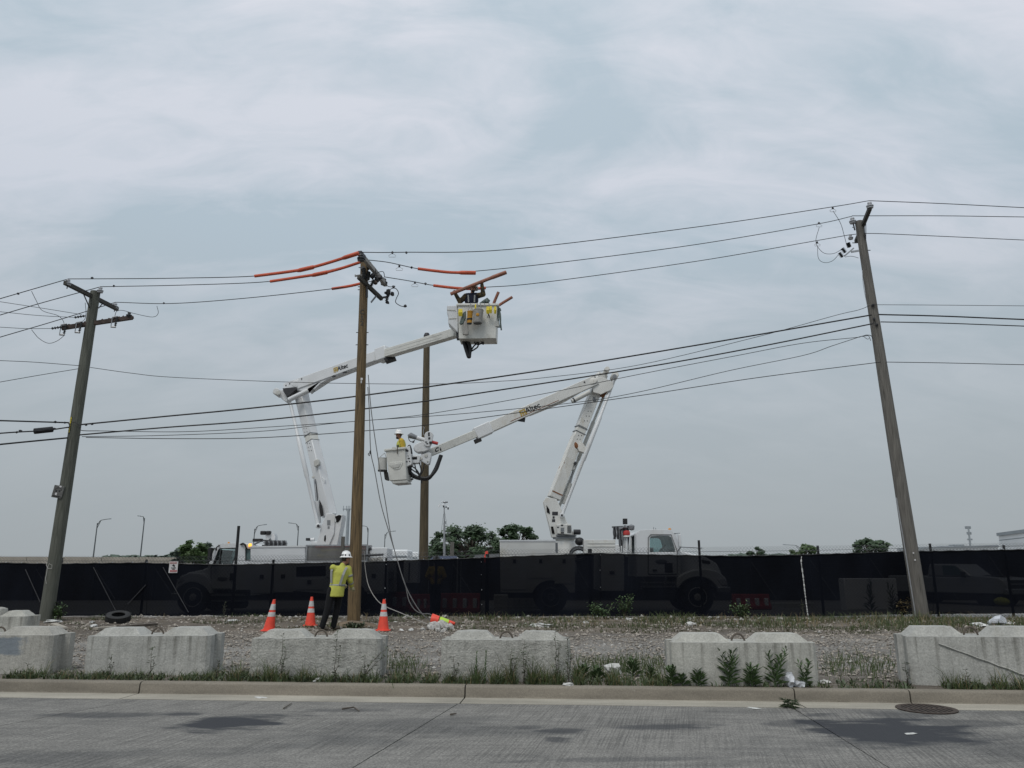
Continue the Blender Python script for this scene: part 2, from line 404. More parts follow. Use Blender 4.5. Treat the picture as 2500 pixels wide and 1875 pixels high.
    c = MIX(t, allm, c, (.036, .038, .043))
    t.links.new(c, b.inputs['Base Color'])
    t.links.new(MA(t, 'MULTIPLY_ADD', allm, -.08, .90), b.inputs['Roughness']); b.inputs['Specular IOR Level'].default_value = .25
    bump_n(t, b, MA(t, 'ADD', MA(t, 'MULTIPLY', wm, -.6), MA(t, 'MULTIPLY', fine, .5)), .5, .006)
    return m
M['road'] = road_material()
def kerb_material(name, col, worn):
    m, t, b, tcn = base_nodes(name, .9); v = tcn.outputs['Object']
    fine = noise_n(t, v, 55, 4, .7); mid = noise_n(t, v, 2.2, 6, .6, (.35, 1, 1.6)); pits = noise_n(t, v, 9, 6, .7)
    c = RAMP(t, mid, [(.32, tuple(x * .72 for x in col)), (.68, tuple(x * 1.16 for x in col))])
    c = MIX(t, 1.0, c, RAMP(t, fine, [(.3, (.78, .78, .78)), (.7, (1.18, 1.18, 1.18))]), 'MULTIPLY')
    if worn:
        c = MIX(t, MA(t, 'MULTIPLY', RAMP(t, noise_n(t, v, 6, 8, .75), [(.64, (0, 0, 0)), (.70, (1, 1, 1))]), RAMP(t, noise_n(t, v, .55, 2), [(.5, (0, 0, 0)), (.6, (1, 1, 1))])), c, (.36, .35, .31))
    t.links.new(c, b.inputs['Base Color']); bump_n(t, b, MA(t, 'ADD', fine, pits), .4, .012); return m
M['kerb'] = kerb_material('tan grey kerb concrete', (.200, .178, .143), True)
M['gutter'] = kerb_material('pale tan gutter concrete', (.34, .315, .262), False)
def block_material(name, col, streak, rough_s, paint=None):
    m, t, b, tcn = base_nodes(name, .92); v = tcn.outputs['Object']
    fine = noise_n(t, v, 42, 5, .7); mid = noise_n(t, v, 3.0, 6, .6)
    st = noise_n(t, v, 1.0, 5, .6, (13, 13, .55)); st2 = noise_n(t, v, 1.0, 4, .6, (5, 5, .35))
    sp = N(t, 'ShaderNodeSeparateXYZ'); t.links.new(v, sp.inputs[0])
    c = RAMP(t, mid, [(.3, tuple(x * .80 for x in col)), (.7, tuple(x * 1.12 for x in col))])
    c = MIX(t, 1.0, c, RAMP(t, fine, [(.3, (.72, .72, .72)), (.7, (1.18, 1.18, 1.18))]), 'MULTIPLY')
    c = MIX(t, RAMP(t, noise_n(t, v, 24, 3, .6), [(.66, (0, 0, 0)), (.74, (.55, .55, .55))]), c, (.16, .155, .14))
    top = RAMP(t, sp.outputs[2], [(.10, (.12, .12, .12)), (.45, (.8, .8, .8)), (.548, (1, 1, 1)), (.565, (.08, .08, .08))])
    f = MA(t, 'MULTIPLY', RAMP(t, st, [(.50, (0, 0, 0)), (.64, (1, 1, 1))]), top)
    c = MIX(t, MA(t, 'MULTIPLY', f, streak), c, (.115, .112, .096))
    c = MIX(t, MA(t, 'MULTIPLY', RAMP(t, st2, [(.55, (0, 0, 0)), (.75, (1, 1, 1))]), streak * .5), c, (.18, .17, .13))
    if paint:
        mp = N(t, 'ShaderNodeMapping'); mp.vector_type = 'TEXTURE'; mp.inputs['Location'].default_value = paint[0]; mp.inputs['Scale'].default_value = paint[1]
        t.links.new(v, mp.inputs[0]); ab = N(t, 'ShaderNodeVectorMath', operation='ABSOLUTE'); t.links.new(mp.outputs[0], ab.inputs[0])
        s3 = N(t, 'ShaderNodeSeparateXYZ'); t.links.new(ab.outputs[0], s3.inputs[0])
        q = MA(t, 'MAXIMUM', MA(t, 'MAXIMUM', s3.outputs[0], s3.outputs[2]), s3.outputs[1])
        q = MA(t, 'ADD', q, MA(t, 'MULTIPLY_ADD', noise_n(t, v, 6, 6, .7), .9, -.45))
        c = MIX(t, MA(t, 'MULTIPLY', RAMP(t, q, [(.8, (1, 1, 1)), (1.0, (0, 0, 0))]), .85), c, (.155, .185, .215))
    t.links.new(c, b.inputs['Base Color']); bump_n(t, b, MA(t, 'ADD', fine, MA(t, 'MULTIPLY', noise_n(t, v, 16, 4, .6), 1.5)), rough_s, .02); return m
M['block_a'] = block_material('grey block concrete with water streaks', (.40, .398, .37), .75, .35)
M['block_b'] = block_material('rough pitted block concrete', (.42, .415, .38), .35, .9)
M['block_c'] = block_material('pale smooth block concrete', (.43, .425, .385), .65, .25)
M['block_p'] = block_material('block concrete with a blue grey paint patch', (.38, .37, .335), .4, .35, ((.05, -.31, .40), (.62, .10, .14)))
def ground_material():
    m, t, b, tcn = base_nodes('gravel and soil', .95); v = tcn.outputs['Object']
    sp = N(t, 'ShaderNodeSeparateXYZ'); t.links.new(v, sp.inputs[0])
    vo = N(t, 'ShaderNodeTexVoronoi'); vo.inputs['Scale'].default_value = 26; t.links.new(v, vo.inputs['Vector'])
    vb = N(t, 'ShaderNodeTexVoronoi'); vb.inputs['Scale'].default_value = 60; t.links.new(v, vb.inputs['Vector'])
    big = noise_n(t, v, .45, 5, .6, (.6, 1.5, 1)); mid = noise_n(t, v, 2.6, 6, .65, (.6, 1.4, 1)); fine = noise_n(t, v, 30, 5, .7)
    grav = RAMP(t, vo.outputs['Color'], [(.1, (.070, .064, .055)), (.5, (.20, .188, .168)), (.95, (.40, .385, .355))])
    grav = MIX(t, .35, grav, RAMP(t, vb.outputs['Color'], [(.1, (.08, .075, .07)), (.9, (.30, .29, .27))]))
    soil = RAMP(t, mid, [(.3, (.060, .047, .034)), (.7, (.170, .135, .098))])
    # soil runs along the foot of the fence and behind the kerb, gravel between, pale stone in the yard
    far = MA(t, 'ADD', sp.outputs[1], MA(t, 'MULTIPLY_ADD', mid, 5.0, -2.5))
    fs = RAMP(t, MA(t, 'DIVIDE', far, 40.0), [(.40, (0, 0, 0)), (.47, (.85, .85, .85)), (.605, (.85, .85, .85)), (.62, (0, 0, 0))])
    c = MIX(t, fs, grav, soil)
    fk = RAMP(t, MA(t, 'DIVIDE', MA(t, 'ADD', far, 0), 40.0), [(.285, (.7, .7, .7)), (.325, (0, 0, 0))])
    c = MIX(t, fk, c, soil)
    c = MIX(t, 1.0, c, RAMP(t, big, [(.35, (.72, .71, .70)), (.6, (1.12, 1.12, 1.12))]), 'MULTIPLY')
    yard = RAMP(t, MA(t, 'DIVIDE', sp.outputs[1], 40.0), [(.612, (0, 0, 0)), (.618, (1, 1, 1)), (.66, (1, 1, 1)), (.70, (.30, .30, .30))])
    c = MIX(t, yard, c, RAMP(t, fine, [(.3, (.24, .235, .225)), (.7, (.42, .41, .40))]))
    t.links.new(c, b.inputs['Base Color'])
    bump_n(t, b, MA(t, 'ADD', vo.outputs['Distance'], MA(t, 'MULTIPLY', fine, .6)), .8, .03); return m
M['ground'] = ground_material()

# ------------------------------------------------------------------ ground, road, kerb
def axis(segs):
    o = []
    for a, b, st in segs:
        n = max(1, round((b - a) / st)); o += [a + (b - a) * i / n for i in range(n)]
    return o + [segs[-1][1]]
def ground():
    xs = axis([(-900, -100, 100), (-100, -20, 10), (-20, 20, .16), (20, 100, 10), (100, 900, 100)])
    ts = axis([(.17, 13.5, .14), (13.5, 30, 1.5), (30, 100, 10), (100, 1500, 100)])
    v, f = [], []
    for t_ in ts:
        for x in xs:
            s = x + 7.0
            p = K(s, t_, 0) if t_ < 60 else Vector((KA.x + s, KA.y + t_, 0))
            z = hgt(p.x, p.y)
            if 0 < t_ < 14 and abs(x) < 21:
                k = min(1, t_ / .6)
                z += k * (.030 * noise.noise(Vector((p.x * .9, p.y * .9, 0))) + .022 * noise.noise(Vector((p.x * 3, p.y * 3, 5))) + .012 * noise.noise(Vector((p.x * 9, p.y * 9, 9))))
                if t_ > 6.5: z += .05 * k * max(0, noise.noise(Vector((p.x * .6, p.y * 1.4, 3))))
            v.append((p.x, p.y, z - .004))
    n = len(xs)
    for i in range(len(ts) - 1):
        for j in range(n - 1):
            a = i * n + j; f.append((a, a + 1, a + 1 + n, a + n))
    b = MB(); b.v, b.f = v, f
    o = b.build('ground', M['ground'], angle=180); tag(o, kind='structure')
ground()
SEP = [GZ(350, 1690, 0), GZ(1135, 1703, 0), GZ(1945, 1715, 0), GZ(2228, 1718, 0)]
def s_of(p): return (p - KA).dot(KU)
road = thing('road', None, None, (0, 0, 0), kind='structure')
# the slab edges follow the joints of the photograph
JN = [(GZ(350, 1706, 0), GZ(0, 1772, 0)), (GZ(1112, 1722, 0), GZ(862, 1874, 0)), (GZ(1938, 1730, 0), GZ(2170, 1874, 0))]
def jpt(k, t_):                                    # point of joint k at distance t_ in front of the kerb
    a, b = JN[k]; ta, tb = kt(a.x, a.y), kt(b.x, b.y)
    return a + (b - a) * ((t_ - ta) / (tb - ta))
GW = .47                                           # gutter width
edges = [lambda t_: K(-26, t_, 0), lambda t_: jpt(0, t_), lambda t_: jpt(1, t_), lambda t_: jpt(2, t_), lambda t_: K(40, t_, 0)]
base = MB(); base.add([K(-60, -26, -.02), K(80, -26, -.02), K(80, .3, -.02), K(-60, .3, -.02)], [(0, 1, 2, 3)])
base.build('road_base', M['hole'], road)
rnd = random.Random(3)
for i in range(4):
    mb = MB(); T0, T1 = -GW - .006, -11.5
    L = [edges[i](T0 + (T1 - T0) * k / 60) for k in range(61)]; Rr = [edges[i + 1](T0 + (T1 - T0) * k / 60) for k in range(61)]
    gl = .006 if i else 0
    L = [p + KU * (gl + .006 * abs(noise.noise(Vector((p.y * 4, i, 0))))) for p in L]
    Rr = [p - KU * (.006 + .006 * abs(noise.noise(Vector((p.y * 4, i, 7))))) for p in Rr]
    n = len(L); top = L + Rr; bot = [p - Vector((0, 0, .019)) for p in top]
    fs = [(k, k + 1, n + k + 1, n + k) for k in range(n - 1)]
    fs += [(k + 2 * n, k, k + 1, k + 1 + 2 * n)[::-1] for k in range(n - 1)] + [(n + k + 2 * n, n + k, n + k + 1, n + k + 1 + 2 * n) for k in range(n - 1)]
    mb.add(top + bot, fs); mb.build('slab', M['road'], road, angle=30)
kerb = thing('kerb', None, None, (0, 0, 0), kind='structure')
ks = [-30] + [s_of(p) for p in SEP] + [45]
prof = [(.17, -.1), (.17, .150), (.06, .152), (.035, .149), (.018, .140), (.006, .122), (.0, .02), (-.006, .004), (-.02, 0.002)]
for i in range(len(ks) - 1):
    a, b = ks[i] + .009, ks[i + 1] - .009
    m = max(2, int(min(b - a, 20) / .06)); v, f = [], []; n = len(prof)
    for k in range(m + 1):
        s = a + (b - a) * k / m
        for q, (t_, z) in enumerate(prof):
            j = .0
            if 1 <= q <= 6: j = .007 * noise.noise(Vector((s * 3, z * 20, i))) + .006 * min(0, noise.noise(Vector((s * 11, z * 8, 4))))
            v.append(K(s, t_ - j, z + (j if q in (3, 4, 5) else 0)))
    for k in range(m):
        for q in range(n - 1): f.append((k * n + q, (k + 1) * n + q, (k + 1) * n + q + 1, k * n + q + 1))
    f.append(tuple(range(n))); f.append(tuple(range(m * n + n - 1, m * n - 1, -1)))
    mb = MB(); mb.add(v, f); mb.build('kerb_segment', M['kerb'], kerb, angle=60)
    mb = MB(); mb.add([K(a, -.02, .0025), K(b, -.02, .0025), K(b, -GW, .003), K(a, -GW, .003), K(a, -.02, -.02), K(b, -.02, -.02), K(b, -GW, -.02), K(a, -GW, -.02)],
                      [(0, 3, 2, 1), (3, 7, 6, 2), (0, 4, 7, 3), (1, 2, 6, 5)])
    mb.build('gutter_pan', M['gutter'], kerb)
# storm drain grate lying in the gutter
g0 = GZ(2262, 1732, 0)
gr = thing('drain_grate', 'round rusty iron storm drain grate set in the gutter', 'drain grate', g0 + Vector((0, 0, .004)))
mb = MB(); mb.lathe([(.01, .0), (.345, .0), (.345, .006), (.335, .008), (.01, .008)], g0 + Vector((0, 0, .001)), n=40); mb.build('backing_plate', M['hole'], gr)
mb = MB()
for k in range(48):
    a0, a1 = 2 * math.pi * k / 48, 2 * math.pi * (k + 1) / 48
    q = [g0 + Vector((math.cos(a) * r, math.sin(a) * r, z)) for z in (.006, .014) for a, r in ((a0, .29), (a0, .35), (a1, .35), (a1, .29))]
    mb.hexa(q)
mb.build('rim', M['grate'], gr)
for k in range(9):
    x = -.26 + .065 * k; h = math.sqrt(.292 ** 2 - x * x)
    mb = MB(); mb.box(g0 + Vector((x, 0, .010)), (.030, 2 * h, .009)); mb.build('bar', M['grate'], gr)
mb = MB(); mb.box(g0 + Vector((0, 0, .0115)), (.57, .05, .008)); mb.build('cross_bar', M['grate'], gr)

# ------------------------------------------------------------------ concrete blocks
def make_block(name, material, seed, L=1.83, W=.61, H=.56, rough=.006):
    """interlocking block: V keyways in both ends, raised bevelled keys on top with a gap for the lifting loop"""
    rn = random.Random(seed); bm = bmesh.new()
    c = .05; kx = .085; ky = .13
    pl = [(-L / 2 + c, -W / 2), (L / 2 - c, -W / 2), (L / 2, -W / 2 + c), (L / 2, -ky), (L / 2 - kx, -ky + .06), (L / 2 - kx, ky - .06), (L / 2, ky), (L / 2, W / 2 - c), (L / 2 - c, W / 2),
          (-L / 2 + c, W / 2), (-L / 2, W / 2 - c), (-L / 2, ky), (-L / 2 + kx, ky - .06), (-L / 2 + kx, -ky + .06), (-L / 2, -ky), (-L / 2, -W / 2 + c)]
    lo = [bm.verts.new((x, y, 0)) for x, y in pl]; hi = [bm.verts.new((x, y, H)) for x, y in pl]
    bm.faces.new(lo[::-1]); bm.faces.new(hi); n = len(pl)
    for i in range(n): bm.faces.new((lo[i], lo[(i + 1) % n], hi[(i + 1) % n], hi[i]))
    for x0, x1 in ((-L / 2 + .06, -.15), (.15, L / 2 - .06)):
        q = []
        for z, e in ((H - .01, 0), (H + .105, .11)):
            for sx, sy in ((x0 + e * 1.25, -1), (x1 - e * 1.25, -1), (x1 - e * 1.25, 1), (x0 + e * 1.25, 1)): q.append(bm.verts.new((sx, sy * (W / 2 - .10 - e * .6), z)))
        for f in ((0, 3, 2, 1), (4, 5, 6, 7), (0, 1, 5, 4), (1, 2, 6, 5), (2, 3, 7, 6), (3, 0, 4, 7)): bm.faces.new([q[i] for i in f])
    bmesh.ops.bevel(bm, geom=[e for e in bm.edges if len(e.link_faces) == 2 and e.calc_face_angle(0) > .6 and e.verts[0].co.z + e.verts[1].co.z > .1], offset=.014, segments=2, affect='EDGES')
    bmesh.ops.triangulate(bm, faces=[f for f in bm.faces if len(f.verts) > 4])
    for _ in range(4):
        es = [e for e in bm.edges if e.calc_length() > .07]
        if not es: break
        bmesh.ops.subdivide_edges(bm, edges=es, cuts=1); bmesh.ops.triangulate(bm, faces=[f for f in bm.faces if len(f.verts) > 4])
    bm.normal_update()
    for v in bm.verts:
        p = v.co
        d = noise.noise(Vector((p.x * 5 + seed, p.y * 5, p.z * 5))) * rough + noise.noise(Vector((p.x * 17, p.y * 17 + seed, p.z * 17))) * rough * .8
        ed = sum((abs(p.x) > L / 2 - .07, abs(p.y) > W / 2 - .03, p.z > H - .03))
        if ed >= 2: d -= abs(noise.noise(Vector((p.x * 9, p.y * 9, p.z * 9 + seed)))) * (.006 + rough * .6)
        v.co = p + v.normal * d
    me = bpy.data.meshes.new(name); bm.to_mesh(me); bm.free(); me.shade_smooth(); me.set_sharp_from_angle(angle=R(42)); me.materials.append(material)
    r = thing(name, None, 'concrete block', (0, 0, 0), 'concrete blocks lined up behind the kerb')
    o = bpy.data.objects.new('block_body', me); COL.objects.link(o); o.parent = r
    lp = MB(); lp.tube([(math.cos(a) * .095, 0, H - .03 + max(0, math.sin(a)) * .125 - (.04 if math.sin(a) < .01 else 0)) for a in [math.pi * k / 12 for k in range(13)]], .014, 8)
    lb = lp.build('lifting_loop', M['stick'], r)
    return r
BL = [  # front foot left px, right px, foot y px, dist shift, material, rz extra, label
    ((-235, 1646), (98, 1650), 'block_p', 'concrete block with a blue grey paint patch at the left edge', 11, .003),
    ((190, 1650), (494, 1651), 'block_a', 'dark streaked concrete block in front of the left cones, second from the left', 12, .003),
    ((600, 1660), (918, 1661), 'block_b', 'rough pitted concrete block below the worker and the middle brown pole', 13, .011),
    ((1076, 1667), (1392, 1668), 'block_b', 'pitted concrete block with a rounded knobbly left end and thick grass at its foot', 14, .010),
    ((1655, 1677), (2008, 1677), 'block_c', 'pale smooth concrete block with tall leafy weeds and a plastic bag before it', 15, .002),
    ((2248, 1678), (2608, 1683), 'block_a', 'concrete block with a diagonal crack line at the right edge', 16, .003),
]
BPOS = []
for (a, b, mt, lb, seed, rg) in BL:
    pa, pb = G(*a), G(*b); d = (pb - pa); yaw = math.atan2(d.y, d.x); Ln = d.length
    r = make_block('concrete_block', M[mt], seed, L=min(2.1, max(1.75, Ln)) + .04, rough=rg)
    u = Vector((math.cos(yaw), math.sin(yaw), 0)); nn = Vector((-u.y, u.x, 0))
    pa, pb = pa + nn * .13, pb + nn * .13
    mid_ = (pa + pb) / 2 + nn * .305
    if seed == 11: mid_ = pb - u * (.5 * (min(2.1, max(1.75, Ln)) + .1) - .05) + nn * .305
    if seed == 16: mid_ = pa + u * (.5 * (min(2.1, max(1.75, Ln)) + .1) - .05) + nn * .305; r.scale = (1, 1, 1.15)
    r.location = (mid_.x, mid_.y, hgt(mid_.x, mid_.y) - .012); r.rotation_euler = (R(random.uniform(-.5, .5)), R(random.uniform(-.5, .6)), yaw + R({16: -3, 15: -1.5}.get(seed, 0)))
    r['label'] = lb; BPOS.append((mid_, yaw))
    if seed == 16:
        cr = MB(); z0 = .50
        cr.tube([(-.55 + .12 * k, -.318 - .004 * math.sin(k * 2), z0 - .018 - .040 * k + .006 * math.sin(k * 3)) for k in range(12)], .009, 5); cr.build('cast_ridge', M['block_a'], r, label='diagonal raised seam across the face')
# block stored behind, at the left edge, with an upright concrete stub on it
r = make_block('concrete_block', M['block_c'], 21, L=1.5); p = G(-42, 1570); r.location = (p.x - .1, p.y + .5, .16); r.rotation_euler = (0, 0, R(4))
r['label'] = 'concrete block set further back at the left edge, only its end in view'
p2 = Vector((p.x + .02, p.y + .55, .80))
p2 = P(-6, 1529, p.y + .45)
mb = MB(); mb.lathe([(.16, 0), (.165, .05), (.15, .16), (.16, .26), (.13, .36), (.05, .39)], p2, n=18)
for i, v in enumerate(mb.v):
    d = .02 * noise.noise(Vector(v) * 9); mb.v[i] = (v[0] + d, v[1] + d, v[2])
o = mb.build('concrete_stub', M['block_b'], loc=p2); tag(o, 'broken upright concrete stub on the rear block at the left edge', 'concrete stub')

# ------------------------------------------------------------------ loose gravel, grass, ground cover (nobody could count these)
rs = random.Random(5)
def on_block(p):
    for m_, yw in BPOS:
        d = p - m_; c, s = math.cos(-yw), math.sin(-yw)
        if abs(d.x * c - d.y * s) < .98 and abs(d.x * s + d.y * c) < .33: return True
    return False
OCT = [(1, 0, 0), (-1, 0, 0), (0, 1, 0), (0, -1, 0), (0, 0, 1), (0, 0, -1)]
OF = [(0, 2, 4), (2, 1, 4), (1, 3, 4), (3, 0, 4), (2, 0, 5), (1, 2, 5), (3, 1, 5), (0, 3, 5)]
def stones(n, fn, rmin, rmax, name, m, label):
    mb = MB(); V, Fc = mb.v, mb.f
    for _ in range(n):
        p = fn()
        if p is None or on_block(p): continue
        r = rmin + (rmax - rmin) * rs.random() ** 3; a = rs.uniform(0, 6.28); c, s = math.cos(a), math.sin(a); o = len(V)
        for x, y, z in OCT:
            x *= r * rs.uniform(.7, 1.35); y *= r * rs.uniform(.6, 1.2); z *= r * rs.uniform(.4, .85)
            V.append((p.x + x * c - y * s, p.y + x * s + y * c, p.z + z + r * .15))
        Fc += [tuple(o + i for i in f) for f in OF]
    o = mb.build(name, m, smooth=False); tag(o, label, 'gravel', kind='stuff')
def rk(s0, s1, t0, t1):
    def f():
        p = K(rs.uniform(s0, s1), rs.uniform(t0, t1), 0); p.z = hgt(p.x, p.y); return p
    return f
stones(24000, rk(-3, 18, .75, 7.5), .008, .045, 'loose_gravel', M['stone'], 'loose grey gravel between the blocks and the weeds')
stones(4500, rk(-6, 22, 7.0, 13.2), .015, .075, 'rubble_gravel', M['stone'], 'coarse grey stones on the soil along the fence')
stones(220, rk(-6, 22, 12.3, 13.6), .03, .10, 'pale_rubble', M['stone_w'], 'pale broken rubble along the foot of the fence')
stones(700, rk(-3, 18, .8, 12.0), .012, .05, 'pale_pebbles', M['stone_w'], 'scattered pale pebbles on the verge')
def blades(name, m, label, gen, n, h0, h1, wd, lean):
    mb = MB(); V, Fc = mb.v, mb.f
    for _ in range(n):
        q = gen()
        if q is None: continue
        p, hm = q
        if on_block(p): continue
        h = rs.uniform(h0, h1) * hm; a = rs.uniform(0, 6.28); l = rs.uniform(.1, 1) * lean * h; b = rs.uniform(0, 6.28)
        ww = wd * rs.uniform(.6, 1.3); dx, dy = math.cos(a) * ww, math.sin(a) * ww; lx, ly = math.cos(b) * l, math.sin(b) * l; o = len(V)
        V += [(p.x - dx, p.y - dy, p.z - .02), (p.x + dx, p.y + dy, p.z - .02), (p.x + dx * .7 + lx * .35, p.y + dy * .7 + ly * .35, p.z + h * .6), (p.x - dx * .7 + lx * .35, p.y - dy * .7 + ly * .35, p.z + h * .6), (p.x + lx, p.y + ly, p.z + h)]
        Fc += [(o, o + 1, o + 2, o + 3), (o + 3, o + 2, o + 4)]
    o = mb.build(name, m, smooth=False); tag(o, label, 'grass', kind='stuff')
# tufts behind the kerb: (px left, px right, height factor, weight)
KZ = [(-20, 60, .8, 2), (60, 190, .7, 2), (190, 330, .8, 2.5), (330, 420, .4, 1), (420, 540, .8, 2), (540, 700, 1.3, 5), (700, 860, 1.0, 4), (860, 960, .8, 2), (960, 1070, .8, 2), (1070, 1180, 1.1, 4), (1180, 1410, 1.5, 8), (1410, 1640, 1.0, 4), (1640, 1990, .45, 2), (2000, 2240, .35, 2), (2300, 2520, 1.2, 5)]
tot = sum(z[3] for z in KZ)
def kz():
    x = rs.uniform(0, tot)
    for a, b, h, wt in KZ:
        x -= wt
        if x <= 0: break
    px = rs.uniform(a, b); clump = .55 + 1.1 * noise.noise(Vector((px * .035, 2, 0))) + .5 * noise.noise(Vector((px * .14, 6, 0)))
    if clump < rs.random() * .75: return None
    py = HOR + (1672 + (px - 1250) * .0085 - HOR) * 1.0
    t_ = .17 + abs(rs.gauss(0, .22)) if rs.random() < .8 else rs.uniform(.17, .8)
    p0 = GZ(px, py, .15); s = s_of(p0); p = K(s, t_, 0); p.z = hgt(p.x, p.y)
    return p, max(.15, clump) * h * rs.choice((.5, .7, .8, 1, 1.25))
blades('kerb_grass', M['grass'], 'green grass growing along the back of the kerb', kz, 11000, .05, .30, .0042, 1.2)
def kl():
    q = kz()
    if q is None: return None
    return q[0], .8 + .3 * q[1]
blades('kerb_low_weeds', M['weed_b'], 'low broad leaved weeds along the back of the kerb', kl, 5000, .02, .10, .013, 2.0)
blades('kerb_dry_grass', M['grass_dry'], 'dry straw coloured grass among the kerb weeds', kz, 3000, .04, .24, .0040, 1.3)
def fz(lo, hi, thr, sc=.55):
    def f():
        p = K(rs.uniform(-7, 23), rs.uniform(lo, hi), 0); p.z = hgt(p.x, p.y)
        k = noise.noise(Vector((p.x * sc, p.y * sc * 1.6, 3))) + .35 * (p.x / 10)
        if k < thr: return None
        return p, min(1.3, .5 + k)
    return f
blades('fence_grass', M['grass'], 'green grass patches along the foot of the fence', fz(8.6, 13.6, .05), 11000, .05, .24, .008, 1.1)
blades('fence_ground_cover', M['cover'], 'low olive weeds on the soil strip along the fence', fz(7.6, 13.6, -.25), 17000, .02, .11, .012, 1.6)
blades('fence_dry_grass', M['grass_dry'], 'dry straw grass on the strip along the fence', fz(9.5, 13.4, .02, .8), 5000, .05, .26, .006, 1.3)
def gz():
    px = rs.choice([1480, 1560, 1600, 960, 1000, 2040, 2100, 2150, 1440, 1520]) + rs.gauss(0, 22); py = rs.gauss(1630, 14)
    p = G(px, py); return p, .8
blades('gap_grass', M['grass'], 'thin grass in the gaps between the blocks', gz, 1600, .05, .22, .006, .9)
# ------------------------------------------------------------------ weeds, each a plant of its own
def leaf(mb, p, d, up, L, W):
    s = d.cross(up); s = s.normalized() if s.length > 1e-4 else Vector((1, 0, 0))
    m = p + d * (L * .5) + up * (L * .06); t = p + d * L - up * (L * .12)
    mb.add([p, m + s * W / 2, t, m - s * W / 2], [(0, 1, 2), (0, 2, 3)])
def lance_weed(p, H, stems, seed, m, label, L=.15, W=.020, group='leafy weeds in front of the pale block', dens=1.0, spread=.16, cat='weed', up=.55):
    rn = random.Random(seed); r = thing('leafy_weed', label, cat, p, group); st, lv = MB(), MB()
    for k in range(stems):
        a = rn.uniform(0, 6.28); h = H * rn.uniform(.72, 1.0) if k else H; tip = Vector((math.cos(a) * spread * h * rn.uniform(.2, 1), math.sin(a) * spread * h * .6, h))
        q = [p + tip * (i / 6) + Vector((tip.x, tip.y, 0)) * ((i / 6) ** 2 - i / 6) * .5 for i in range(7)]
        st.tube(q, [.007 - .0008 * i for i in range(7)], 5)
        n = int(30 * dens * h / .5) + 6
        for j in range(n):
            u = .06 + .94 * j / n; b = q[int(min(5, u * 6))].lerp(q[int(min(5, u * 6)) + 1], u * 6 - int(min(5, u * 6)))
            an = j * 2.4 + rn.uniform(-.3, .3); el = up + .5 * u + rn.uniform(-.2, .2)
            d = Vector((math.cos(an) * math.cos(el), math.sin(an) * math.cos(el), math.sin(el)))
            leaf(lv, b, d, Vector((0, 0, 1)), L * rn.uniform(.7, 1.15) * (1.1 - .5 * u), W * rn.uniform(.8, 1.2))
    st.build('stem', m, r); lv.build('leaves', m, r, smooth=False); return r
W_ = [ # px, py foot, height m, stems, seed, leafL, label
    (1788, 1676, .46, 4, 1, .17, 'tall dark green weed clump left of centre before the pale block'),
    (1902, 1680, .48, 3, 2, .17, 'tall dark green weed with feathery tips beside the plastic bag'),
    (1845, 1677, .27, 5, 3, .16, 'low bushy weed between the two tall ones before the pale block'),
    (1712, 1675, .20, 5, 4, .15, 'short spreading weed before the left half of the pale block'),
    (1648, 1674, .24, 5, 5, .14, 'short weed at the left front corner of the pale block'),
    (1672, 1676, .13, 5, 51, .13, 'smallest low weed just right of the pale block corner'),
    (1978, 1680, .33, 3, 6, .13, 'bright upright weed at the right end of the pale block'),
    (1590, 1660, .17, 5, 7, .13, 'spiky weed tuft in the gap left of the pale block, nearest to it'),
    (1545, 1652, .22, 6, 8, .17, 'spiky bright tuft in the middle of the gap left of the pale block'),
    (1460, 1662, .16, 6, 9, .16, 'grassy tuft low in the gap right of the pitted block'),
    (1425, 1655, .15, 5, 52, .15, 'dark tuft touching the right end of the pitted block'),
]
def kf(px, t_=.23):                                # foot of a plant between kerb and blocks
    p = K(s_of(GZ(px, 1676 + (px - 1250) * .009, .15)), t_, 0); p.z = hgt(p.x, p.y); return p
for px, py, h, n, sd_, L, lb in W_:
    lance_weed(kf(px) if px > 1600 else G(px, py), h, n, sd_, M['weed'], lb, L=L * 1.15, W=.027, dens=.8, spread=.42, up=.45)
def lacy(px, py, h, seed, label, m='weed_b', lean=0.0, L=.055):
    p = kf(px, .26) if py > 1600 and px != 2215 else G(px, py); r = thing('stalk_weed', label, 'weed', p, 'thin weed stalks growing up the block faces'); rn = random.Random(seed); st, lv = MB(), MB()
    for k in range(2):
        hh = h * (1 - .3 * k); q = [p + Vector((lean * hh * (i / 7) ** 1.5 + rn.uniform(-.015, .015) + k * .05 * i / 7, rn.uniform(-.02, .02), hh * i / 7)) for i in range(8)]
        st.tube(q, [.0055 - .0005 * i for i in range(8)], 5)
        for j in range(int(60 * hh)):
            u = rn.uniform(.08, 1); i = min(6, int(u * 7)); b = q[i].lerp(q[i + 1], u * 7 - i); a = rn.uniform(0, 6.28); e = rn.uniform(-.2, .8)
            d = Vector((math.cos(a) * math.cos(e), math.sin(a) * math.cos(e), math.sin(e)))
            leaf(lv, b, d, Vector((0, 0, 1)), L * rn.uniform(.6, 1.4), L * .38)
    st.build('stem', M['stick'], r); lv.build('leaves', M[m], r, smooth=False)
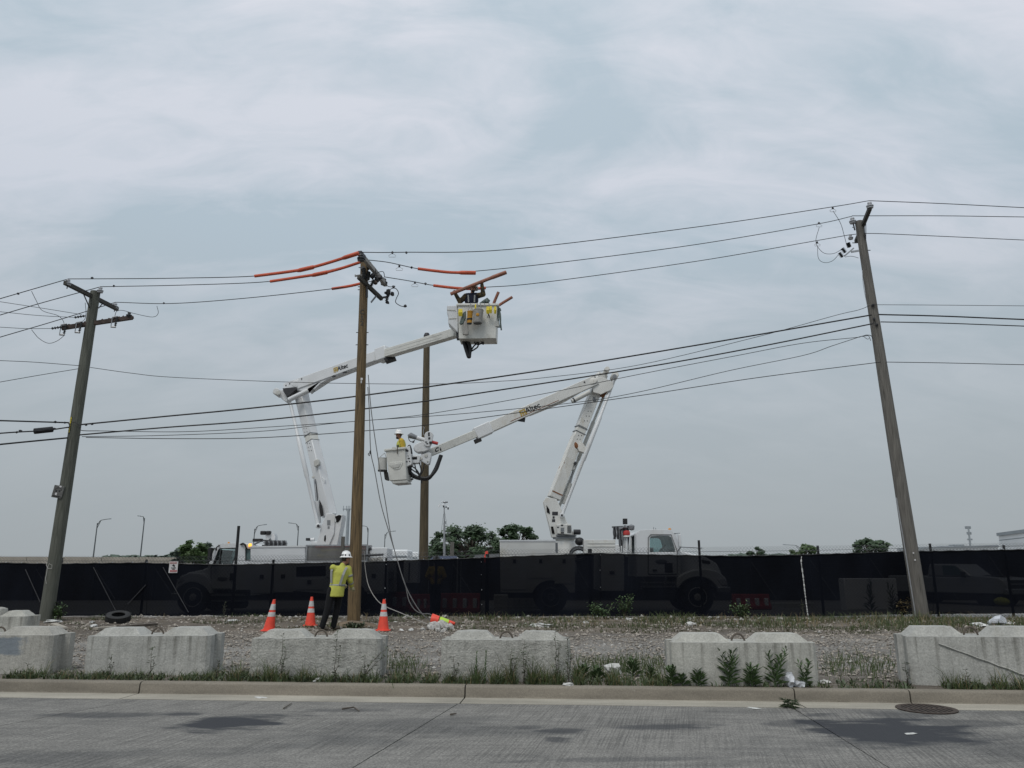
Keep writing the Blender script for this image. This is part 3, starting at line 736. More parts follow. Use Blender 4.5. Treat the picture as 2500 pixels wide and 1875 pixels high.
for a in ((228, 1655, .34, 1, 'pale lacy weed before the left half of the dark streaked block'), (330, 1658, .44, 2, 'dark leafy stalk climbing the middle of the dark streaked block'), (500, 1655, .28, 3, 'dark lacy weed at the right end of the dark streaked block'), (20, 1650, .2, 4, 'leafy weed at the far left below the paint patch'),
          (662, 1658, .62, 5, 'tall thin stalk climbing the left part of the rough block'), (800, 1660, .66, 6, 'tall leafy stalk climbing the middle of the rough block'), (1100, 1666, .36, 8, 'fine lacy weed at the left end of the knobbly block'),
          (1245, 1668, .50, 9, 'thin stalk before the middle of the knobbly block'), (1275, 1668, .58, 10, 'tallest thin stalk before the middle of the knobbly block'), (1358, 1668, .75, 11, 'tall stalk rising above the right end of the knobbly block'), (1388, 1668, .62, 12, 'stalk right at the right edge of the knobbly block'), (874, 1661, .34, 14, 'thin stalk before the right half of the rough block'),
          (2215, 1672, .30, 15, 'dark weed growing in the end notch of the right edge block'), (2380, 1683, .24, 16, 'small lacy weed before the block with the diagonal seam'), (545, 1512, .5, 17, 'thin leafy stalk by the fence behind the leftmost cone'), (1960, 1508, .55, 18, 'straggly weed at the fence below the white slit')):
    lacy(*a)
lacy(868, 1660, .5, 7, 'long arching stem leaning right across the rough block', lean=.8)
lance_weed(kf(1155), .40, 1, 31, M['weed'], 'left one of two narrow upright weeds before the knobbly block', L=.10, W=.013, group='narrow upright weeds', up=.9)
lance_weed(kf(1178), .42, 1, 32, M['weed'], 'right one of two narrow upright weeds before the knobbly block', L=.10, W=.013, group='narrow upright weeds', up=.9)
def bush(px, py, h, w_, seed, label, m='weed'):
    p = G(px, py); r = thing('low_bush', label, 'weed', p, 'bushy weeds along the fence'); rn = random.Random(seed); lv, st = MB(), MB()
    for k in range(7):
        a = rn.uniform(0, 6.28); tip = p + Vector((math.cos(a) * w_ * .4, math.sin(a) * w_ * .3, h * rn.uniform(.6, 1))); st.tube([p, p.lerp(tip, .5) + Vector((0, 0, .04)), tip], [.01, .007, .003], 5)
        for j in range(45):
            b = p.lerp(tip, rn.uniform(.3, 1.05)) + Vector((rn.gauss(0, w_ * .11), rn.gauss(0, w_ * .1), rn.gauss(0, h * .1)))
            a2 = rn.uniform(0, 6.28); e = rn.uniform(-.5, .9); leaf(lv, b, Vector((math.cos(a2) * math.cos(e), math.sin(a2) * math.cos(e), math.sin(e))), Vector((0, 0, 1)), .09 * rn.uniform(.6, 1.3), .045)
    st.build('stem', M['stick'], r); lv.build('leaves', M[m], r, smooth=False)
bush(1478, 1512, .42, .9, 1, 'green bush at the fence foot below the right truck pedestal'); bush(1808, 1512, .42, .55, 2, 'small green bush at the fence foot right of the right truck'); bush(142, 1515, .50, .5, 3, 'dark bush right of the left leaning pole foot')
bush(2205, 1505, .65, .7, 4, 'tall dry bush just left of the right leaning pole foot', 'grass_dry'); bush(1525, 1508, .62, .55, 5, 'dark fallen branch bush at the fence right of the pedestal'); bush(870, 1535, .12, .5, 6, 'low weeds at the foot of the middle brown pole', 'weed_b')
lance_weed(GZ(1928, 1728, .004), .10, 6, 41, M['weed_b'], 'flat weed growing out of the gutter joint', L=.14, W=.016, group='gutter weed', spread=1.2, up=-.1)
# tall reeds whose outline shows on the screen at right
lance_weed(G(2128, 1500), 1.05, 3, 43, M['weed'], 'tall dark weed against the fence before the pale panel', L=.34, W=.030, group='tall weeds at the fence', dens=.35, spread=.1, up=.75)
lance_weed(G(2182, 1500), .95, 2, 44, M['weed'], 'dark weed against the fence at the right side of the pale panel', L=.30, W=.030, group='tall weeds at the fence', dens=.35, spread=.15, up=.75)

# ------------------------------------------------------------------ litter, rubble, tyre, sticks
def scrap(px, py, r, sq, seed, label, m='ground_white', name='litter_scrap', cat='litter', z=0.0, gutter=False, group='white litter scraps on the verge'):
    r *= .78; rn = random.Random(seed); p = GZ(px, py, .004) if gutter else G(px, py); mb = MB(); mb.lump(p + Vector((0, 0, r * sq[2] * .5 + z)), r, .42, sq, 2, rn)
    o = mb.build(name, M[m], loc=p, smooth=False); tag(o, label, cat, group)
S_ = [(58, 1527, .16, (1.3, .6, .4), 'torn pale scrap left of the left leaning pole'), (128, 1519, .22, (1.6, .6, .25), 'crumpled white scrap just right of the left pole foot'), (70, 1535, .12, (1.4, .7, .3), 'small white scrap above the paint patch block'), (225, 1521, .10, (1, .6, .5), 'white scrap left of the discarded tyre'), (228, 1533, .12, (1, .8, .6), 'pale crumpled wad between the first two blocks'),
      (567, 1518, .14, (1.5, .6, .35), 'white scrap near the fence left of the leftmost cone'), (965, 1521, .09, (1.2, .7, .4), 'tiny white scrap right of the third cone'), (980, 1541, .10, (1.6, .7, .5), 'white scrap low between third cone and fallen cone'), (1004, 1540, .10, (1.6, .6, .4), 'slanted white scrap left of the rubble heap'),
      (1320, 1531, .20, (1.8, .7, .4), 'row of white crumbs behind the knobbly block'), (1430, 1522, .09, (1, .8, .6), 'white pebble sized scrap behind the gap'), (1688, 1527, .13, (1.2, .8, .6), 'white lump of rubble behind the left end of the pale block'), (1535, 1514, .10, (1.2, .7, .6), 'white scrap by the fence at the fallen branch'),
      (2390, 1529, .24, (1.3, .8, .3), 'flat white lid lying at the right on the grass'), (2468, 1526, .15, (1.1, .8, .5), 'small white lump at the far right on the grass'), (1497, 1643, .12, (1.3, .8, .9), 'crumpled white paper in the gap left of the pale block'), (2012, 1668, .07, (1.6, .8, .6), 'white crumbs at the right end of the pale block'), (1387, 1674, .07, (1.2, .7, .5), 'white scrap on the kerb at the right end of the knobbly block'), (775, 1664, .08, (1.4, .5, .5), 'white scrap at the foot of the rough block')]
for i, (px, py, r, sq, lb) in enumerate(S_): scrap(px, py, r, sq, i, lb)
scrap(2432, 1527, .27, (1.4, .8, .75), 91, 'large white plastic bag lying on the grass at the right', 'bag', 'plastic_bag', 'bag', group='plastic bags')
scrap(636, 1703, .10, (1.1, .6, .05), 92, 'flat white paper in the gutter left of centre', gutter=True, group='flat litter on the road'); scrap(1840, 1729, .10, (1.2, .5, .06), 93, 'flat white paper at the gutter edge before the pale block', gutter=True, group='flat litter on the road'); scrap(2223, 1791, .075, (1.2, .6, .05), 94, 'flat white wrapper on the dark stain at the right', gutter=True, group='flat litter on the road')
# crumpled bag by the pale block
p = kf(1942, .25); mb = MB(); rn = random.Random(4); mb.lump(p + Vector((0, .03, .07)), .11, .28, (1.15, .6, .95), 2, rn); mb.lump(p + Vector((.09, -.02, .035)), .075, .3, (1.3, .6, .6), 2, rn)
o = mb.build('plastic_bag', M['bag'], loc=p, angle=20); tag(o, 'crumpled clear plastic bag before the right end of the pale block', 'bag', 'plastic bags')
# concrete rubble heap by the fallen cone
p = G(1082, 1540); mb = MB(); rn = random.Random(8)
HEAP = [(-38, 2, .10), (-22, -3, .12), (-8, -6, .17), (8, -7, .15), (20, -3, .10), (30, -4, .12), (0, 3, .10), (14, 4, .09)]
for i, (dx, dy, r) in enumerate(HEAP):
    q = G(1070 + dx, 1540 + dy); mb = MB(); mb.lump(q + Vector((0, 0, r * .4)), r, .3, (1.2, .8, .75), 1, rn); o = mb.build('rubble_lump', M['stone_w'], loc=q, smooth=False); tag(o, 'grey broken concrete lump in the heap by the fallen cone', 'rubble', 'rubble heap by the fallen cone')
# soil mound at the pole foot
p = G(863, 1528); mb = MB()
for j in range(9):
    for k in range(28):
        a = 2 * math.pi * k / 28; r = .62 * j / 8; z = .16 * (1 - (j / 8) ** 1.6) + .02 * noise.noise(Vector((math.cos(a) * r * 9, math.sin(a) * r * 9, 1)))
        mb.v.append((p.x + math.cos(a) * r * 1.25, p.y + math.sin(a) * r, p.z + z - .03))
for j in range(8):
    for k in range(28): a, b = j * 28 + k, j * 28 + (k + 1) % 28; mb.f.append((a, a + 28, b + 28, b))
mb.f.append(tuple(range(28)))
o = mb.build('soil_mound', M['soilmound'], loc=p, angle=180); tag(o, 'loose brown soil mounded round the middle pole foot', 'soil', kind='stuff')
# discarded tyre
p = G(287, 1520); r = thing('discarded_tyre', 'worn black tyre lying on the soil beside the fence at left', 'tyre', p)
TS = .84; ax = Vector((.12, -.28, .95)).normalized(); mb = MB(); mb.lathe([(r_ * TS, z_ * TS) for r_, z_ in [(.21, -.10), (.30, -.115), (.36, -.09), (.375, 0), (.36, .09), (.30, .115), (.21, .10), (.20, .08), (.30, .06), (.33, 0), (.30, -.06), (.20, -.08), (.21, -.10)]], p + Vector((0, 0, .14)), ax, 36); mb.f = mb.f[:-2]
mb.build('casing', M['tyre'], r)
mb = MB()
for k in range(36):
    a = 2 * math.pi * k / 36; x = ax.orthogonal().normalized(); y = ax.cross(x); c = p + Vector((0, 0, .14)) + (x * math.cos(a) + y * math.sin(a)) * .374 * TS
    mb.beam(c - ax * .08, c + ax * .08, .03, .012, up=(x * math.cos(a) + y * math.sin(a)))
mb.build('tread', M['tyre'], r)
def sticks(px0, py0, px1, py1, rad, m, label, name='stick', cat='stick', bend=0, road_=False, group='sticks and boards on the verge', flat=None):
    a = GZ(px0, py0, .006) if road_ else G(px0, py0); b = GZ(px1, py1, .006) if road_ else G(px1, py1); mb = MB(); up = Vector((0, 0, rad))
    if flat: mb.beam(a + up, b + up, flat, rad)
    else: mb.tube([a + up, a.lerp(b, .5) + up * (1 + bend * 4) + KN * bend, b + up], [rad, rad * .8, rad * .5], 6)
    o = mb.build(name, M[m], loc=a); tag(o, label, cat, group)
sticks(232, 1540, 330, 1532, .05, 'sawn', 'pale weathered board lying behind the second block', 'board', 'board', flat=.16); sticks(290, 1537, 378, 1530, .06, 'stick', 'dark broken plank below the discarded tyre', 'board', 'board', flat=.2); sticks(415, 1537, 515, 1540, .035, 'sawn', 'long thin pale lath lying left of the leftmost cone', 'board', 'board', flat=.08); sticks(130, 1527, 158, 1538, .04, 'sawn', 'short slanted pale board right of the left pole', 'board', 'board', flat=.14)
sticks(835, 1733, 877, 1738, .012, 'stick', 'bent dark twig on the road below the rough block', bend=.14, road_=True); sticks(1100, 1747, 1114, 1744, .012, 'stick', 'short dark twig on the road right of the middle joint', road_=True); sticks(692, 1731, 712, 1718, .008, 'stick', 'dark curled strip on the road at the gutter edge', bend=.05, road_=True)
sticks(2270, 1500, 2400, 1498, .018, 'stick', 'bare dry branch lying right of the right leaning pole', bend=.3); sticks(2255, 1505, 2330, 1494, .014, 'stick', 'thin dry branch at the right pole foot', bend=.2)
sticks(80, 1511, 83, 1498, .03, 'sawn', 'upright broken stake left of the left leaning pole')
for q in (o for o in list(COL.objects) if o.get('label') == 'upright broken stake left of the left leaning pole'):
    q.rotation_euler = (R(-80), 0, 0)

# ------------------------------------------------------------------ traffic cones
def cone_parts(r, o, ax, s=1.0, bands=('reflect', 'reflect'), lean=0):
    ax = Vector(ax).normalized(); H = .71 * s
    def rad(z): return (.135 - .104 * z / .71) * s
    def fr(z0, z1, d, name, m):
        mb = MB(); mb.lathe([(rad(z0 / s) + d - .012, z0), (rad(z0 / s) + d, z0), (rad(z1 / s) + d, z1), (rad(z1 / s) + d - .012, z1)], o, ax, 28); return mb.build(name, M[m], r)
    mb = MB(); x = ax.orthogonal().normalized() if abs(ax.z) < .99 else Vector((1, 0, 0)); y = ax.cross(x)
    q = []
    for z, e in ((0, .18), (.022, .175)):
        for k in range(16):
            a = 2 * math.pi * (k + .5) / 16; cc, ss = math.cos(a), math.sin(a); u = e * s / max(abs(cc), abs(ss)) * (.93 if abs(abs(cc) - abs(ss)) < .5 else 1)
            q.append(Vector(o) + x * cc * u + y * ss * u + ax * z)
    mb.add(q, [tuple(range(15, -1, -1)), tuple(range(16, 32))] + [(k, (k + 1) % 16, (k + 1) % 16 + 16, k + 16) for k in range(16)]); mb.build('base', M['cone'], r)
    mb = MB(); mb.lathe([(.135 * s, .02), (.031 * s, H), (.026 * s, H + .004), (.02 * s, H - .02)], o, ax, 28); mb.build('cone_body', M['cone'], r)
    b0, b1 = bands
    fr(.475 * s, .61 * s, .004, 'reflective_band', b0); fr(.325 * s, .425 * s, .004, 'reflective_band', b1)
CN = [((656, 1541), (.12, -.02, 1), 'traffic cone leaning right, leftmost of the cones'), ((757, 1529), (0, .02, 1), 'upright traffic cone just left of the worker'), ((935, 1541), (0, .01, 1), 'upright traffic cone right of the middle brown pole')]
for (px, py), ax, lb in CN:
    p = G(px, py); r = thing('traffic_cone', lb, 'traffic cone', p, 'orange traffic cones round the middle pole'); cone_parts(r, p + Vector((0, 0, .015)), ax)
p = G(1052, 1528); r = thing('traffic_cone', 'orange cone with a lime band lying on its side, rope run through it', 'traffic cone', p, 'orange traffic cones round the middle pole')
ax = Vector((.86, -.12, -.13)).normalized(); o_ = p + Vector((.02, 0, .155)); mb = MB()
mb.lathe([(.150, .0), (.150, .01), (.115, .20), (.065, .46), (.031, .62), (.02, .62), (.05, .46), (.10, .20), (.138, .01), (.150, 0)], o_, ax, 28); mb.f = mb.f[:-2]; mb.build('cone_body', M['cone'], r)
mb = MB(); mb.lathe([(.11, .225), (.1135, .225), (.068, .46), (.06, .46)], o_, ax, 28); mb.build('lime_band', M['lime'], r); mb = MB(); mb.lathe([(.1165, .20), (.1175, .20), (.1145, .222), (.11, .222)], o_, ax, 28); mb.build('dark_ring', M['black'], r)
# ------------------------------------------------------------------ utility poles
def lerp(a, b, u): return a + (b - a) * u
def pole(name, label, base, top, Yb, Yt, wb, wt, m, sink=.3):
    b = P(base[0], base[1], Yb); t = P(top[0], top[1], Yt); b.z = hgt(b.x, b.y)
    r = thing(name, label, 'utility pole', b); rb, rt = MP(wb, b) / 2, MP(wt, t) / 2; mb = MB(); n = 22; m_ = 30; rn = random.Random(int(base[0])); vs = []
    d = (t - b); ph = rn.uniform(0, 6)
    for i in range(m_ + 1):
        u = i / m_; c = b - d.normalized() * sink * (1 - u) + d * u
        for k in range(n):
            a = 2 * math.pi * k / n; rr = lerp(rb, rt, u) * (1 + .018 * noise.noise(Vector((math.cos(a) * 2, math.sin(a) * 2, u * 6 + ph)))) - (.003 if k % 3 == 0 else 0)
            vs.append(c + Vector((math.cos(a) * rr, math.sin(a) * rr, 0)))
    fs = [(i * n + k, i * n + (k + 1) % n, (i + 1) * n + (k + 1) % n, (i + 1) * n + k) for i in range(m_) for k in range(n)] + [tuple(range(m_ * n, m_ * n + n))]
    mb.add(vs, fs); mb.build('shaft', M[m], r, angle=50)
    r['_'] = 0; del r['_']
    return r, (lambda u: b + d * u), (lambda u: lerp(rb, rt, u))
def at_y(px, py, Y): return P(px, py, Y)
def insulator(parent, p, s=1.0, m='porcelain', name='insulator', pin=.16):
    mb = MB(); mb.lathe([(.03, 0), (.075, .01), (.08, .03), (.045, .045), (.085, .055), (.088, .075), (.045, .09), (.04, .12), (.055, .13), (.05, .16), (.02, .17)], p - Vector((0, 0, .17 * s)), n=16)
    mb.v = [tuple(p + (Vector(v) - p) * s) for v in mb.v]; o = mb.build(name, M[m], parent)
    if pin:
        mb = MB(); mb.tube([p - Vector((0, 0, .16 * s)), p - Vector((0, 0, .16 * s + pin))], .014, 6); mb.build('pin', M['dark'], parent)
    return o
def ribbed(parent, a, b, r, n, m, name):
    a, b = Vector(a), Vector(b); L = (b - a).length; pr = []
    for i in range(n):
        z = L * i / n; pr += [(r * .45, z), (r, z + L / n * .35), (r * .45, z + L / n * .7)]
    mb = MB(); mb.lathe(pr + [(r * .4, L)], a, b - a, 12); return mb.build(name, M[m], parent)
def curve3(pts, n=8):                              # Catmull-Rom through points
    pts = [Vector(p) for p in pts]; q = [pts[0] * 2 - pts[1]] + pts + [pts[-1] * 2 - pts[-2]]; o = []
    for i in range(1, len(q) - 2):
        for k in range(n):
            t = k / n; a, b, c, d = q[i - 1], q[i], q[i + 1], q[i + 2]
            o.append(.5 * ((2 * b) + (c - a) * t + (2 * a - 5 * b + 4 * c - d) * t * t + (3 * b - a - 3 * c + d) * t ** 3))
    return o + [pts[-1]]
def pxc(l, Y0, Y1=None):                            # px polyline -> points; depth runs from Y0 to Y1
    Y1 = Y0 if Y1 is None else Y1; x0, x1 = l[0][0], l[-1][0]
    return [P(x, y, lerp(Y0, Y1, (x - x0) / (x1 - x0) if abs(x1 - x0) > 1 else i / max(1, len(l) - 1))) for i, (x, y) in enumerate(l)]
def wire(label, l, Y0, Y1=None, r=.0125, m='wire', name='power_line', cat='power line', group='bare power lines', n=8):
    q = pxc(l, Y0, Y1)
    if l[-1][0] >= 2515: q.append(q[-1] + (q[-1] - q[-2]) * 4)            # lines go on beyond the frame
    if l[0][0] <= -25: q.insert(0, q[0] + (q[0] - q[1]) * 4)
    if l[-1][0] <= -25: q.append(q[-1] + (q[-1] - q[-2]) * 4)
    pts = curve3(q, n); mb = MB(); mb.tube(pts, r, 5)
    o = mb.build(name, M[m], loc=pts[0]); tag(o, label, cat, group); return o

YL, YM, YR, YF = G(112, 1515).y, G(863, 1526).y, G(2248, 1509).y, 28.6
# --- left leaning pole
poleL, cL, rL = pole('utility_pole', 'weathered grey green utility pole leaning right at the left edge', (112, 1515), (233, 712), YL, YL, 33, 22, 'oldwood')
a, b = P(158, 690, YL - 1.25), P(287, 755, YL + 1.1); ax = (b - a).normalized()
mb = MB(); mb.beam(a, b, .10, .125); mb.build('crossarm', M['arm'], poleL, bevel=.008)
for q, u in ((Vector(P(167, 680, YL - 1.15)), .05), (P(282, 738, YL + 1.0), .95)):
    insulator(poleL, q, 1.15, pin=.14)
t_ = P(246, 700, YL - .1); insulator(poleL, t_, 1.1, pin=.30)
for u0, q in ((.34, (219, 752)), (.70, (241, 752))):
    mb = MB(); mb.beam(a.lerp(b, u0) - Vector((0, .0, .06)), P(q[0], q[1], YL - .12), .012, .04); mb.build('brace', M['dark'], poleL)
a2, b2 = P(150, 801, YL - .30), P(324, 775, YL + .35); mb = MB(); mb.beam(a2, b2, .11, .13); mb.build('lower_crossarm', M['armred'], poleL, bevel=.008)
rn = random.Random(2)
for u in (.10, .2, .32, .42, .56, .66, .74, .80, .86, .92, .97):
    p = a2.lerp(b2, u); mb = MB(); mb.lathe([(.045, -.09), (.055, 0), (.045, .09)], p, b2 - a2, 10); mb.lump(p + Vector((0, 0, .07)), .04, .3, (1, 1, 1), 1, rn); mb.build('clamp', M['armred'], poleL)
for u in (.06, .27, .77):                         # fused cutouts below the lower arm
    p = a2.lerp(b2, u) + Vector((0, -.10, -.02)); ribbed(poleL, p + Vector((.06, 0, .10)), p + Vector((.03, 0, -.22)), .045, 6, 'insul', 'cutout_insulator')
    mb = MB(); mb.tube([p + Vector((-.08, -.02, .06)), p + Vector((-.09, -.02, -.22))], .014, 6); mb.tube([p + Vector((-.10, 0, -.24)), p + Vector((.05, 0, -.25))], .03, 6); mb.tube([p + Vector((-.10, 0, .07)), p + Vector((.07, 0, .10))], .02, 6); mb.build('fuse_tube', M['galv'], poleL)
insulator(poleL, P(316, 762, YL + .3), 1.0, 'insul', pin=0)
for l, y0 in (((126, 802), YL - .4), ((182, 775), YL)):
    ribbed(poleL, P(l[0], l[1], y0), P(l[0] + 26, l[1] - 4, y0), .045, 4, 'insul', 'dead_end_insulator')
# number tags nailed down the pole
for i, ch in enumerate('A07204'):
    u = (1515 - (1043 + i * 6.6)) / (1515 - 712); p = cL(u); x = Vector((-.40, -.917, 0)); q = p + x * (rL(u) + .006)
    mb = MB(); mb.box(q, (.075, .004, .095), Matrix.Rotation(math.atan2(-.40, .917), 3, 'Z') @ Matrix.Identity(3)); tg = mb.build('number_tag', M['letter'], poleL)
    TEXT(ch, .075, q + x * .004, Vector((.917, -.40, 0)), (0, 0, 1), M['yellow'], 'digit', tg, .004)
# board with a drawn face
p = P(145, 1221, YL); u = (1515 - 1221) / (1515 - 712); q = cL(u) + Vector((-.10, -(rL(u) + .02), 0))
r = thing('wooden_board', 'small square grey board with a painted face, nailed to the left pole', 'board', q); ti = Matrix.Rotation(R(9), 3, 'Y')
mb = MB(); mb.box(q, (.30, .025, .36), ti); mb.build('panel', M['canvas_d'], r, bevel=.004)
def bdot(dx, dz, rx, rz, m, nm):
    mb = MB(); mb.ell(q + ti @ Vector((dx, -.0135, dz)), (rx, .004, rz), 14, 6, ti); mb.build(nm, M[m], r)
bdot(-.05, .015, .028, .034, 'letter', 'painted_eye'); bdot(.045, .03, .030, .034, 'letter', 'painted_eye'); bdot(.035, .155, .035, .030, 'signwhite', 'paper_scrap'); bdot(-.035, -.075, .03, .045, 'signwhite', 'paper_scrap')
mb = MB(); mb.tube([q + ti @ Vector((math.cos(t) * .11, -.016, .0 + math.sin(t) * .12)) for t in [R(20 + k * 14) for k in range(11)]], .006, 5); mb.tube([q + ti @ Vector((-.12 + .03 * k, -.016, -.14 + .02 * (k % 2))) for k in range(9)], .014, 5); mb.build('painted_outline', M['letter'], r)
# white chalk scrawl near the foot
mb = MB(); c = lambda px, py: P(px, py, YL - .20)
mb.tube([c(*l) for l in ((115, 1372), (113, 1380), (118, 1388), (126, 1388), (127, 1380), (120, 1376), (116, 1386), (114, 1400), (111, 1412), (113, 1425))], .006, 5); mb.build('chalk_mark', M['letter_w'], poleL)

# --- middle brown pole
poleM, cM, rM = pole('utility_pole', 'new brown utility pole in the middle with orange hoses at its top', (863, 1526), (890, 636), YM, YM, 33, 19, 'brown')
a, b = P(878, 618, YM - 1.0), P(942, 695, YM + .95); mb = MB(); mb.beam(a, b, .105, .13); mb.build('crossarm', M['armnew'], poleM, bevel=.008)
mb = MB(); mb.beam(a - (b - a).normalized() * .012, a + (b - a).normalized() * .30, .112, .137); mb.build('arm_end_guard', M['dark'], poleM)
insulator(poleM, P(882, 616, YM - 1.0), 1.25, 'insul', pin=.10); insulator(poleM, P(938, 676, YM + .85), 1.25, 'insul', pin=.10); insulator(poleM, P(901, 634, YM), 1.3, 'insul', pin=.12)
a3, b3 = P(875, 676, YM - .55), P(932, 730, YM + .55); mb = MB(); mb.beam(a3, b3, .09, .11); mb.build('lower_arm', M['arm'], poleM, bevel=.006)
mb = MB(); mb.beam(P(867, 674, YM - .5), P(886, 671, YM - .25), .03, .05); mb.tube([P(867, 676, YM - .5), P(867, 670, YM - .5)], .012, 5); mb.build('side_bracket', M['armnew'], poleM)
mb = MB(); mb.beam(P(919, 722, YM + .25), P(906, 738, YM), .02, .05); mb.build('brace', M['grey'], poleM)
for q0, q1 in (((889, 655), (888, 683)), ((905, 700), (913, 682)), ((900, 664), (897, 684))):
    ribbed(poleM, P(q0[0], q0[1], YM - .22), P(q1[0], q1[1], YM - .28), .065, 7, 'insul', 'arrester')
for x, y in ((886, 656), (921, 681), (916, 690), (926, 676), (910, 673)):
    mb = MB(); mb.lump(P(x, y, YM - .1), .10, .3, (1, .9, 1), 1, rn); mb.build('clamp', M['dark' if x != 916 else 'armred'], poleM)
mb = MB(); mb.beam(P(896, 700, YM - .2), P(896, 726, YM - .19), .05, .06, up=(0, 1, 0)); mb.build('back_plate', M['dark'], poleM)
for y in (655, 707, 715, 828, 860):
    u = (1526 - y) / (1526 - 636); p = cM(u); w_ = rM(u) + .05; mb = MB(); mb.tube([p + Vector((-w_, 0, 0)), p + Vector((w_ if y > 750 else 0, 0, 0))], .012, 6); mb.build('bolt', M['dark'], poleM)
mb = MB(); mb.box(P(883, 925, YM - .2), (.06, .01, .06)); mb.build('white_tag', M['signwhite'], poleM); mb = MB(); mb.box(P(882, 932, YM - .2), (.035, .01, .08)); mb.build('lower_tag', M['reflect'], poleM)
for i, (ch, y) in enumerate((('C', 778), ('5', 794), ('2', 808))):
    u = (1526 - y) / (1526 - 636); TEXT(ch, .13, cM(u) + Vector((.0, -rM(u) - .004, 0)), (1, 0, 0), (0, 0, 1), M['arm'], 'burnt_mark', poleM, .004)
# jumpers and the hanging switch
def part_wire(parent, l, Y0, Y1=None, r=.011, m='wire', name='jumper'):
    mb = MB(); mb.tube(curve3(pxc(l, Y0, Y1), 6), r, 5); return mb.build(name, M[m], parent)
part_wire(poleM, [(905, 655), (910, 650), (916, 655), (918, 666)], YM, YM); part_wire(poleM, [(918, 669), (926, 664), (936, 664), (939, 676)], YM, YM + .8); part_wire(poleM, [(942, 695), (950, 700), (962, 700)], YM + .9, YM + .9)
o = MB(); o.lump(P(961, 700, YM + .9), .05, .2); o.build('connector', M['dark'], poleM)
sw = thing('hanging_cutout_switch', 'dark fused cutout with a curled lead hanging beside the middle pole arm', 'switch', P(948, 726, YM + .5))
ribbed(sw, P(950, 712, YM + .5), P(943, 736, YM + .5), .055, 7, 'dark', 'cutout_insulator')
mb = MB(); mb.beam(P(932, 727, YM + .5), P(944, 725, YM + .5), .05, .05); mb.build('bracket', M['dark'], sw)
mb = MB(); mb.lump(P(948, 714, YM + .5), .12, .25, (.7, .7, 1.2), 1, rn); mb.lump(P(957, 718, YM + .5), .09, .35, (1.5, .7, .7), 1, rn); mb.lump(P(946, 738, YM + .5), .08, .45, (1.2, .7, .6), 1, rn); mb.lump(P(942, 715, YM + .5), .06, .2, (1.4, 1, .7), 1, rn); mb.build('switch_head', M['dark'], sw)
part_wire(sw, [(951, 708), (958, 704), (967, 705), (973, 716), (968, 728), (966, 738), (976, 746), (987, 749)], YM + .5, YM + .5, .012, 'cable', 'lead'); mb = MB(); mb.lump(P(989, 747, YM + .5), .055, .2); mb.build('clamp', M['dark'], sw)

# --- far brown pole behind the boom
poleF, cF, rF = pole('utility_pole', 'brown utility pole without wires standing behind the fence between the trucks', (1032, 1500), (1042, 822), YF, YF, 25, 15, 'brown_far')
mb = MB(); mb.lathe([(rF(1) * 1.04, 0), (rF(1) * 1.04, .06), (rF(1) * .7, .16), (.02, .18)], cF(1) - Vector((0, 0, .02)), n=20); mb.build('pole_cap', M['dark'], poleF)
mb = MB(); mb.tube([P(1033, 1042, YF - .2), P(1036, 1044, YF - .2), P(1034, 1050, YF - .2), P(1034, 1062, YF - .2)], .012, 5); mb.build('hook', M['galv'], poleF)

# --- right leaning pole
poleR, cR, rR = pole('utility_pole', 'weathered grey utility pole leaning left at the right side', (2250, 1509), (2097, 541), YR, YR, 37, 19, 'greywood')
a, b = P(2124, 508, YR - 1.25), P(2090, 590, YR + 1.2); mb = MB(); mb.beam(a, b, .11, .13); mb.build('crossarm', M['arm'], poleR, bevel=.008)
mb = MB(); mb.beam(a.lerp(b, .40), P(2112, 585, YR - .12), .014, .05); mb.beam(a.lerp(b, .28), P(2114, 583, YR - .2), .014, .05); mb.build('brace', M['dark'], poleR)
insulator(poleR, P(2122, 489, YR - 1.22), 1.3, pin=.12); insulator(poleR, P(2080, 527, YR), 1.3, pin=.02); insulator(poleR, P(2076, 574, YR + 1.1), 1.0, pin=.02)
mb = MB(); mb.tube([P(2080, 533, YR), P(2087, 562, YR)], .022, 6); mb.build('ridge_pin', M['dark'], poleR)
for x, y, w_ in ((2092, 593, -11), (2117, 611, 8), (2086, 555, -5), (2100, 560, 4)):
    mb = MB(); mb.tube([P(x, y, YR - .05), P(x + w_, y, YR - .05)], .014, 6); mb.build('bolt', M['dark'], poleR)
a4, b4 = P(2097, 612, YR - .1), P(2078, 615, YR - .1); mb = MB(); mb.beam(a4, b4, .04, .06); mb.beam(P(2084, 606, YR - .1), P(2062, 625, YR - .1), .05, .045); mb.build('arrester_bracket', M['galv'], poleR)
for q0, q1 in (((2070, 593), (2074, 604)), ((2056, 606), (2064, 617)), ((2049, 617), (2057, 628))):
    ribbed(poleR, P(q0[0], q0[1], YR - .1), P(q1[0], q1[1], YR - .1), .075, 6, 'insul', 'arrester')
part_wire(poleR, [(2064, 628), (2070, 626), (2082, 626), (2096, 630)], YR - .1, YR - .1, .008)
part_wire(poleR, [(2105, 660), (2107, 690), (2110, 710), (2117, 745)], YR - .15, YR - .12, .010, 'galv', 'ground_wire')
part_wire(poleR, [(2188, 1215), (2206, 1320), (2222, 1420), (2236, 1508)], YR - .25, YR - .25, .018, 'galv', 'ground_moulding')
for x, y in ((2230, 1350), (2234, 1367)):
    mb = MB(); mb.box(P(x, y, YR - .24), (.04, .012, .04)); mb.build('white_tag', M['signwhite'], poleR)
for x, y in ((2134, 779), (2140, 793), (2131, 745)):
    mb = MB(); mb.lump(P(x, y, YR - .18), .055, .2); mb.build('bolt_head', M['dark'], poleR)
